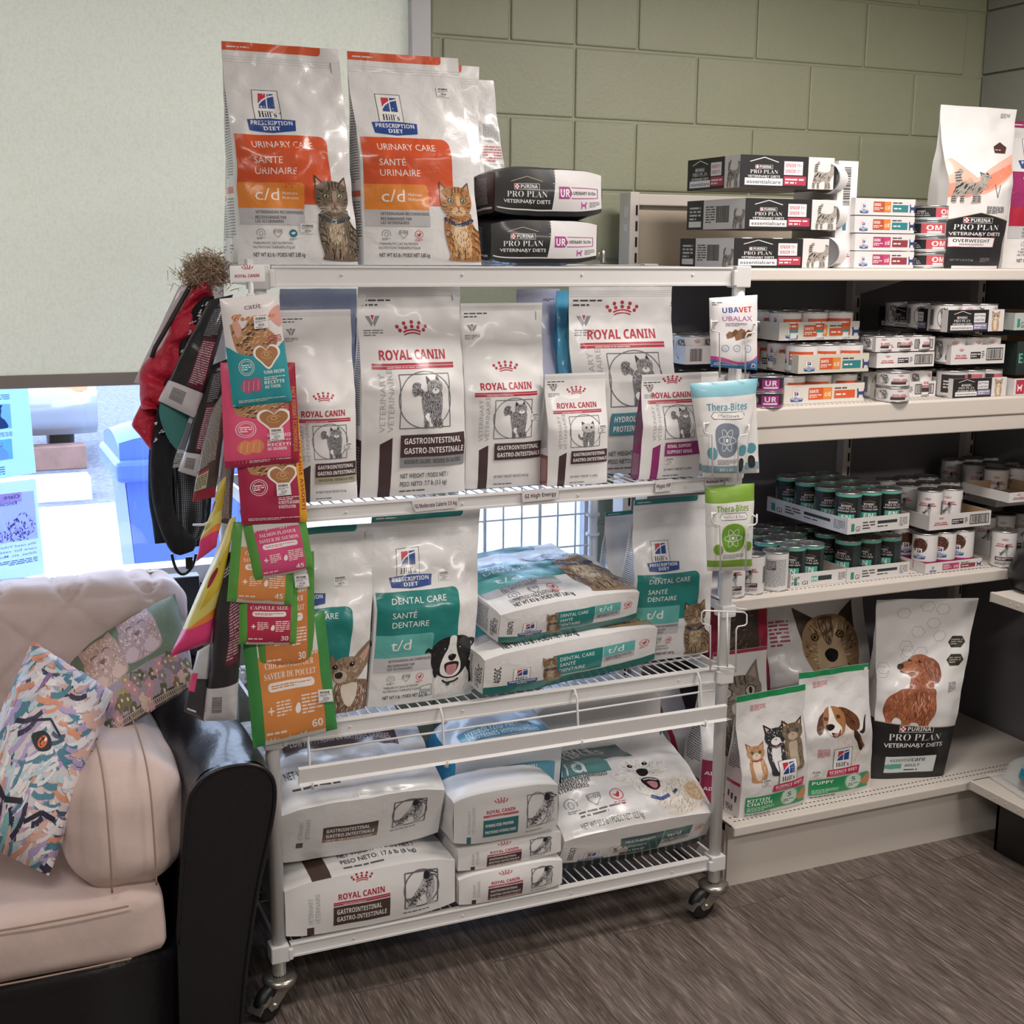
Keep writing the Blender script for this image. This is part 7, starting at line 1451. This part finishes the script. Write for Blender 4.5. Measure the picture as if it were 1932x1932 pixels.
puff('treat_pouch', 'pale blue-topped chew pouch tucked behind its twin on the right post', 'treat pouch', [(1325, 728, -.032), (1425, 722, -.032), (1432, 892, -.032), (1318, 896, -.032)], .012, thera(), 'e6e4e4', 'satin', .002, seed=2)
puff('treat_pouch', 'pale blue-topped chew pouch in front of its twin on the right post', 'treat pouch', [(1302, 724, -.06), (1430, 714, -.06), (1402, 902, -.06), (1326, 900, -.06)], .016, thera(), 'e6e4e4', 'satin', .003, seed=3)
puff('treat_pouch', 'green-topped hairball treat pouch hanging low on the right front post', 'treat pouch', [(1330, 918, -.05), (1424, 912, -.05), (1418, 1076, -.05), (1334, 1078, -.05)], .016, thera(True), 'e2e2de', 'satin', .003, seed=4)
for k, (dx, dy, lb) in enumerate(((18, -553, 'uppermost'), (4, -360, 'second from top'), (19, -190, 'third from top'), (0, 0, 'lowest, empty'))):
    Yh = (-.072, -.086, -.076, -.05)[k]; h = empty('wire_holder', at(1365+dx, 1160+dy, 'Y', Yh)); tag(h, 'white wire pouch holder on the right front post, %s of four' % lb, 'wire holder')
    T = lambda pts: [at(x+dx, y+dy, 'Y', Yh)-h.location for x, y in pts]
    m = MB()
    for pts in ([(1340, 1265), (1340, 1180), (1326, 1177), (1323, 1172), (1324, 1156), (1328, 1152), (1404, 1155), (1409, 1160), (1409, 1176), (1405, 1180), (1392, 1182), (1389, 1188), (1388, 1268)], [(1342, 1257), (1389, 1261)], [(1356, 1155), (1355, 1257)], [(1372, 1155), (1372, 1258)]): 
        if k < 3 and pts[0] in ((1356, 1155), (1372, 1155)): continue
        if k < 3 and pts[0] == (1340, 1265):
            m.tube(T(pts[:5]), .0021, 8); m.tube(T(pts[7:]), .0021, 8); continue
        if k < 3: continue
        m.tube(T(pts), .0021, 8)
    c_ = Vector((RW, 0, 0))+Vector((0, 0, h.location.z))-h.location
    if k < 3:
        m.tube([T([(1324, 1160)])[0], c_+Vector((-.02, -.02, 0))], .0021, 8); m.tube([T([(1409, 1166)])[0], c_+Vector((.02, -.02, 0))], .0021, 8)
    m.build('wire', 'enamel', h)
    m = MB(); m.box(c_+Vector((-.021, -.021, -.02)), c_+Vector((.021, .021, .012)), 0, .003); m.tube([c_+Vector((.02, 0, 0)), c_+Vector((.06, -.01, -.006))], .0022, 6); m.build('clamp', 'whiteplastic', h)
# ---- shelf labels
def label(txt, cs, lb, col='dcd6d8', w=.86):
    a_ = Art(100, 100*(cs[3][1]-cs[0][1])/(cs[1][0]-cs[0][0])*1.0); a_.text(txt, 50, a_.h*.32, a_.h*.34, '2a2628', 100*w, 'b', al='c')
    puff('shelf_label', lb, 'shelf label', [(x, y, -.017) for x, y in cs], .0004, a_, col, 'paper', .0003, n=(10, 4), power=20)
label('GI Moderate Calorie 3.5 kg', [(776, 945), (864, 937), (864, 958), (784, 966)], 'curling paper name label, leftmost on the second shelf rail', w=.94)
label('GI High Energy', [(984, 926), (1054, 920), (1054, 941), (986, 948)], 'paper name label in the middle of the second shelf rail')
label('Hypo HP', [(1237, 906), (1268, 903), (1267, 926), (1236, 929)], 'small paper name label under the renal bag on the second shelf rail')
label('Renal P', [(1330, 903), (1366, 900), (1366, 914), (1331, 917)], 'small paper name label at the right end of the second shelf rail')
# ================================================================ sofa under the window
sofa = empty('sofa', (-1.1, .2, 0)); tag(sofa, 'cream suede sofa with black leather arm and base standing under the window', 'sofa')
def rbox2(a, b, mat, name, r=.05, bul=(.0, .0, .0), n=14, amp=.006, seed=1, freq=5, fn=None):
    """soft box with bulging faces"""
    bm = bmesh.new(); bmesh.ops.create_cube(bm, size=2); bmesh.ops.subdivide_edges(bm, edges=bm.edges[:], cuts=n, use_grid_fill=True)
    c = [(p+q)/2 for p, q in zip(a, b)]; h = [(q-p)/2 for p, q in zip(a, b)]; sd = Vector((seed*5, seed, 2))
    for v in bm.verts:
        u = v.co.copy(); p = Vector([u[i]*h[i] for i in range(3)])
        q = Vector([max(-(h[i]-r), min(h[i]-r, p[i])) for i in range(3)]); d = p-q
        if d.length > 1e-6: d = d.normalized()*r
        p = q+d
        for i in range(3):
            o_ = [k for k in range(3) if k != i]
            if abs(u[i]) > .98: p[i] += math.copysign(bul[i], u[i])*(1-u[o_[0]]**2)*(1-u[o_[1]]**2)
        p += Vector(c); p += noise.noise_vector((p+sd)*freq)*amp + noise.noise_vector((p+sd)*freq*3)*amp*.3
        if fn: p = fn(p)
        v.co = p-sofa.location
    for f in bm.faces: f.smooth = True
    me = bpy.data.meshes.new(name); bm.to_mesh(me); bm.free(); return link(name, me, sofa, [M[mat]])
SX = -2.3
ang = .0
rbox2((SX, -.15, .285), (-.272, .50, .435), 'suede', 'seat_cushion', .035, (0, .015, .02), 26, .006, 2)
rbox2((SX, -.125, .02), (-.24, .55, .285), 'leather', 'base', .015, n=8, amp=.002)
def tuft(p):
    k = max(max(0, 1-abs(math.sin((p.x+p.z)*17))*4), max(0, 1-abs(math.sin((p.x-p.z)*17+.6))*4))
    if p.y < .55: p.y += .012*k
    if p.z > .93: p.z -= .010*k
    return p
rbox2((SX, .40, .40), (-.80, .62, .965), 'suede', 'back_cushion', .07, (0, .03, .01), 30, .014, 5, 6, tuft)
rbox2((-.80, .40, .40), (-.10, .62, .965), 'suede', 'back_cushion', .07, (0, .03, .01), 56, .014, 6, 6, tuft)
rbox2((SX, .60, .05), (-.04, .675, .93), 'leather', 'back_frame', .02, n=8, amp=.003)
# rolled arm, wider at the top
def arm_fn(x, z, y): return (x+1.1, y-.2, z)
outl = [(x-.02, z) for x, z in [(-.235, .02), (-.105, .02), (-.085, .20), (-.055, .38), (-.022, .52), (-.008, .60), (-.014, .650), (-.045, .680), (-.095, .688), (-.145, .678), (-.178, .650), (-.195, .610), (-.215, .45), (-.230, .30)]]
outl = [(p.x, p.y) for p in catmull([(x, z, 0) for x, z in outl[1:]], 4, False)]+[(-.255, .02)]
m = MB(); m.grid(lambda u, v: (outl[min(int(u*(len(outl)-1)+.5), len(outl)-1)][0]+1.1+.006*math.sin(v*9), (-.115+.76*v)-.2, outl[min(int(u*(len(outl)-1)+.5), len(outl)-1)][1]+.03*v*(outl[min(int(u*(len(outl)-1)+.5), len(outl)-1)][1] > .4)+.003*math.sin(v*23+u*30)), len(outl)-1, 24)
m.build('arm', 'leather', sofa)
m = MB(); m.prism(outl, -.135, -.108, lambda x, z, y: (x+1.1, y-.2, z)); m.build('arm_front_panel', 'leather', sofa)
m = MB(); m.tube([(x+1.1, -.137-.2, z) for x, z in outl[:-1]], .0045, 8); m.build('arm_piping', 'leather', sofa)
def tilt_fn(p):
    t = (p.z-.42)/.3; p.x += .07*t*0-.0; p.y += .04*t; return p
rbox2((-.455, -.13, .425), (-.215, .42, .70), 'suede', 'side_cushion', .085, (.02, .02, .015), 26, .008, 8, 6, tilt_fn)
m = MB(); 
m.tube([(x, y-.2, z) for x, y, z in ((-.272-.9+1.1-.0, -.14, .44), )]*1+[(.8, -.2-.14, .44)], .001, 4) if False else None
for z_ in (.425, .305): m.tube([(SX+1.15+i*.1, -.168-.2+.004*math.sin(i), z_) for i in range(20)], .0022, 6)
m.build('seam_stitching', 'thread', sofa)
m = MB()
for xx in (-.38, -.29): m.tube([tuple(p) for p in catmull([(xx+1.1, -.155-.2+.02*0, .455), (xx+1.1, -.158-.2, .55), (xx+1.1, -.13-.2, .665), (xx+1.1, -.04-.2, .718), (xx+1.1, .15-.2, .730), (xx+1.1, .35-.2, .728)], 5, False)], .002, 6)
m.build('cushion_stitching', 'thread', sofa)
def paint_art():
    a = Art(100, 120); R = random.Random(12); a.rect(0, 0, 100, 120, 'cfc6cc')
    pal = ['4f8296', 'b09cc8', 'd8b0a4', 'e4dee2', '34304a', '7fb4b8', 'c98aac', 'd8b878', '8c6ea0', 'ece8e8', '3c5470', 'dcd4da', 'd89478', 'b8ccd4', 'e0dce0']
    for k in range(620):
        x, y = R.uniform(-5, 105), R.uniform(-5, 125); t = .8+.9*math.sin(x/26+y/34)+R.uniform(-.5, .5); L = R.uniform(8, 24); wd = R.uniform(1.5, 4.5)
        zone = noise.noise(Vector((x*.035, y*.035, 2)))*9+R.uniform(-1.6, 1.6); c = pal[int(zone+30) % len(pal)]
        pts = [(x+L*(q-.5)*math.cos(t+q*.5), y+L*(q-.5)*math.sin(t+q*.5)) for q in (0, .33, .66, 1)]; a.L += .012; a.line(pts, wd, c)
    a.up(2); a.sm([(36, 66), (44, 72), (54, 70), (58, 64), (48, 60)], '1c1a28'); a.up(.5).ell(48, 66, 4.4, 4, 'e0703c'); a.up(.3).ell(48, 66, 2.4, 3, '141018'); a.up(.2).ell(49.5, 68, 1.2, 1.2, 'ffffff')
    a.line([(60, 20), (72, 30), (86, 30)], 3, '26243a'); a.line([(22, 34), (36, 26), (52, 30)], 3.4, '2a2434'); a.line([(30, 74), (46, 80), (62, 74)], 1.6, '1c1a28'); return a
puff('throw_pillow', 'square throw pillow printed with bright purple, teal and orange brush strokes on the sofa', 'pillow', [(62, 1210, .14), (214, 1308, .10), (92, 1652, -.10), (-95, 1560, -.04)], .085, paint_art(), 'd8d0d4', 'paper', .006, power=2.6, seed=2, n=(30, 34), freq=8)
def tapestry():
    a = Art(140, 100); a.rect(0, 0, 140, 100, '6d7c68'); a.fur([(0, 0), (140, 0), (140, 100), (0, 100)], ['6d7c68', '5c6e5c', '82907a'], 200, 4, 1.4, 20, 60, 1)
    for ox, oy, c1, c2 in ((12, 34, 'c4a094', 'dcbcae'), (62, 40, 'b59aa0', 'd0b8bc')):
        o1 = [(ox, oy), (ox-2, oy+26), (ox+8, oy+48), (ox+24, oy+52), (ox+42, oy+46), (ox+48, oy+24), (ox+44, oy)]
        a.up().sm(o1, c1); a.poly([(ox+2, oy+56), (ox+2, oy+38), (ox+14, oy+48)], c1); a.poly([(ox+42, oy+56), (ox+30, oy+48), (ox+44, oy+38)], c1); a.fur(o1, [c1, c2, 'e8d4c8', '9c8078'], 300, 5, 1.3, 90, 60, 3)
        for ex in (ox+14, ox+30): a.up(.3).ring(ex, oy+34, 4, 2.4, 1, '3a3230', 12, 0, 180)
        a.sm([(ox+18, oy+26), (ox+26, oy+26), (ox+22, oy+21)], '8a5a58'); a.ell(ox+8, oy+6, 9, 7, c2); a.ell(ox+34, oy+6, 9, 7, c2)
    a.up(2).rect(0, 0, 140, 32, 'a2919c'); a.rect(0, 0, 140, 5, '4a3c40'); R = random.Random(4)
    for k in range(60):
        x, y = R.uniform(0, 140), R.uniform(4, 28); c = R.choice(['7a6c4c', 'a8946c', 'c48a98', '8a7a80', '5c5a48', 'd8b4a8']); t = R.uniform(0, 6.28); a.L += .02
        for q in range(5): a.ell(x+3.6*math.cos(t+q*1.256), y+3.6*math.sin(t+q*1.256), 2.8, 2.2, c, 8)
        a.L += .02; a.ell(x, y, 1.6, 1.6, 'd8c8a0', 8)
    for k in range(46): a.ring(k*3+2, 2.4, 1.3, 1.3, .5, 'd0b8a8', 8)
    return a
puff('throw_pillow', 'green and pink tapestry pillow woven with two cats and a flower border', 'pillow', [(118, 1243, .42), (330, 1120, .40), (368, 1292, .20), (206, 1392, .12)], .05, tapestry(), '6d7c68', 'paper', .004, power=2.8, seed=3, n=(30, 24), freq=8)
# ================================================================ notices on the window
def mirror(a):
    b = Art(a.w, a.h); b.put(a, a.w, 0, -1, 1); return b
def poster_mat():
    m, nt, b = _mat('backlit_paper'); at2 = nt.nodes.new('ShaderNodeAttribute'); at2.attribute_name = 'ink'; nt.links.new(at2.outputs['Color'], b.inputs['Base Color']); t = nt.nodes.new('ShaderNodeBsdfTranslucent'); nt.links.new(at2.outputs['Color'], t.inputs[0])
    x = nt.nodes.new('ShaderNodeMixShader'); x.inputs[0].default_value = .75; nt.links.new(b.outputs[0], x.inputs[1]); nt.links.new(t.outputs[0], x.inputs[2]); nt.links.new(x.outputs[0], nt.nodes['Material Output'].inputs[0]); b.inputs['Roughness'].default_value = .8; return m
M['poster'] = poster_mat()
def p_top():
    a = Art(140, 230, 'd8ecf8'); a.rect(0, 0, 140, 230, 'd6ebf8'); a.up().rect(40, 120, 54, 60, 'b4d8f0'); a.up().sm([(48, 122), (52, 140), (60, 150), (58, 166), (64, 172), (76, 170), (86, 158), (82, 154), (74, 152), (74, 138), (80, 122)], '5a6a96'); a.sm([(60, 168), (56, 178), (62, 176), (66, 170)], '4a5a86'); a.sm([(74, 168), (80, 178), (84, 176), (78, 166)], '4a5a86')
    a.rect(42, 44, 54, 50, '9fd2f0'); a.up().sm([(52, 48), (52, 64), (60, 74), (58, 88), (64, 84), (76, 84), (84, 88), (82, 74), (88, 66), (86, 50), (76, 46)], 'dfeaf6'); a.line([(62, 78), (68, 78)], 1, '5a6a96'); a.line([(74, 78), (80, 78)], 1, '5a6a96')
    a.greek(40, 190, 52, 14, 3, '6a8ab8', 2); a.greek(40, 100, 56, 12, 3, '6a8ab8', 4); a.greek(60, 8, 34, 22, 4, '6a8ab8', 5); return a
def p_low():
    a = Art(140, 250, 'e8eaf8'); a.rect(0, 0, 140, 250, 'e6e8f8'); a.up().rect(6, 96, 88, 124, 'e2daf4'); a.rect(30, 196, 64, 24, 'ecccea'); a.up().text('Clare', 34, 206, 9, '7a78b8', 30, 'b'); a.text('Rescue', 40, 190, 9, '7a78b8', 34, 'b')
    for k, (x, y) in enumerate(((84, 210), (92, 200), (80, 190), (94, 176), (102, 168), (90, 160), (98, 152))): a.up(.1).sm([(x, y), (x+6, y+4), (x+8, y-3), (x+2, y-5)], '6a9ad8')
    a.fur([(14, 98), (10, 140), (30, 170), (60, 150), (84, 120), (80, 98)], ['9a88d0', 'b49ae0', '7a78b8', 'd8ccf4'], 140, 10, 2.6, 90, 60, 3)
    for t, y in (('We need Volunteers to', 82), ('care for cats, dogs,', 70), ('dishes, etc. Must be 18', 58)): a.text(t, 10, y, 6.4, 'a080c8', 104, 'n', .01)
    a.greek(10, 36, 90, 14, 3, '6a70a0', 3); return a
yg = WY+.090
for (cs, ar, lb) in (([(-78, 725, yg), (52, 722, yg), (68, 892, yg), (-68, 915, yg)], p_top(), 'upper pale blue animal poster taped to the window, seen from behind'), ([(-70, 918, yg), (67, 903, yg), (84, 1082, yg), (-60, 1110, yg)], p_low(), 'lower lilac volunteer poster taped to the window, seen from behind')):
    puff('poster', lb, 'poster', cs, .0004, mirror(ar), 'dceef8', 'poster', .0008, n=(10, 14), power=20)
# ================================================================ goods on the right-hand shelves
q = at(1935, 1115, 'Z', .802); bo = empty('black_pet_bowl', (q.x+.10, q.y-.02, .801)); tag(bo, 'black rounded pet bowl on the right-hand shelf at the picture edge', 'pet bowl')
m = MB(); m.lathe([(.02, .0), (.11, .0), (.135, .012), (.14, .05), (.12, .105), (.085, .135), (.04, .15), (.002, .152)], 32); m.build('bowl', 'black', bo)
m = MB(); m.tube([(-.137, -.02, .05), (-.128, -.05, .07), (-.11, -.07, .09)], .003, 6); m.build('chrome_trim', 'steel', bo)
M['clear'], nt, b = _mat('clear_blister'); b.inputs['Base Color'].default_value = (1, 1, 1, 1); b.inputs['Roughness'].default_value = .08; b.inputs['Alpha'].default_value = .28
M['turq'] = plain('turquoise_plastic', '1c8fb0', .3, 0, None, .3)
q = at(1858, 1462, 'Z', .214); bl_ = empty('blister_pack', (q.x+.02, q.y-.01, .212), math.radians(-8)); tag(bl_, 'turquoise toy in a clear blister pack on the lowest right-hand shelf', 'blister pack')
m = MB(); m.grid(lambda u, v: (.005+.30*u, -.03-.22*v, .012+.075*(max(0, 1-(2*u-1)**6)*max(0, 1-(2*v-1)**6))**.4), 20, 18); m.box((-.02, -.27, .004), (.33, .0, .007)); m.build('clear_shell', 'clear', bl_)
m = MB(); m.lathe([(.002, .01), (.07, .012), (.085, .03), (.08, .055), (.05, .066), (.002, .068)], 28, (.15, -.14, 0)); 
for v in m.bm.verts: v.co.x = .15+(v.co.x-.15)*1.75; v.co.y = -.14+(v.co.y+.14)*1.2; v.co.z = .008+v.co.z*1.05
m.build('toy', 'turq', bl_)
a_ = Art(100, 60, 'e0e4e2'); a_.rect(0, 34, 46, 26, '4c9a52'); a_.up().ell(50, 26, 30, 22, 'e8ecec'); a_.ring(50, 26, 30, 22, 1.4, '5ab0c0'); a_.greek(34, 8, 34, 18, 6, '4a484e', 3); a_.text('Wash', 6, 44, 6, 'e8f0e8', 22, 'b'); sk = Skin(); G = np.array([[(.06+.22*i/8, -.07-.12*(1-j/6), .089) for i in range(9)] for j in range(7)]); sk.panel(G, 'e0e4e2', a_, (100, 60)); sk.build('card', 'paper', bl_)
q = at(1925, 1400, 'Z', .212); jr = empty('treat_jar', (q.x+.17, q.y+.10, .211)); tag(jr, 'white jar with a crimson lid at the picture edge on the right-hand shelf', 'jar')
m = MB(); m.lathe([(.002, 0), (.05, 0), (.054, .01), (.054, .17), (.05, .18), (.002, .18)], 28); m.build('body', 'whiteplastic', jr)
M['crim'] = plain('crimson_lid', 'b01c34', .35); m = MB(); m.lathe([(.002, .18), (.055, .18), (.056, .205), (.05, .213), (.002, .215)], 28); m.build('lid', 'crim', jr)
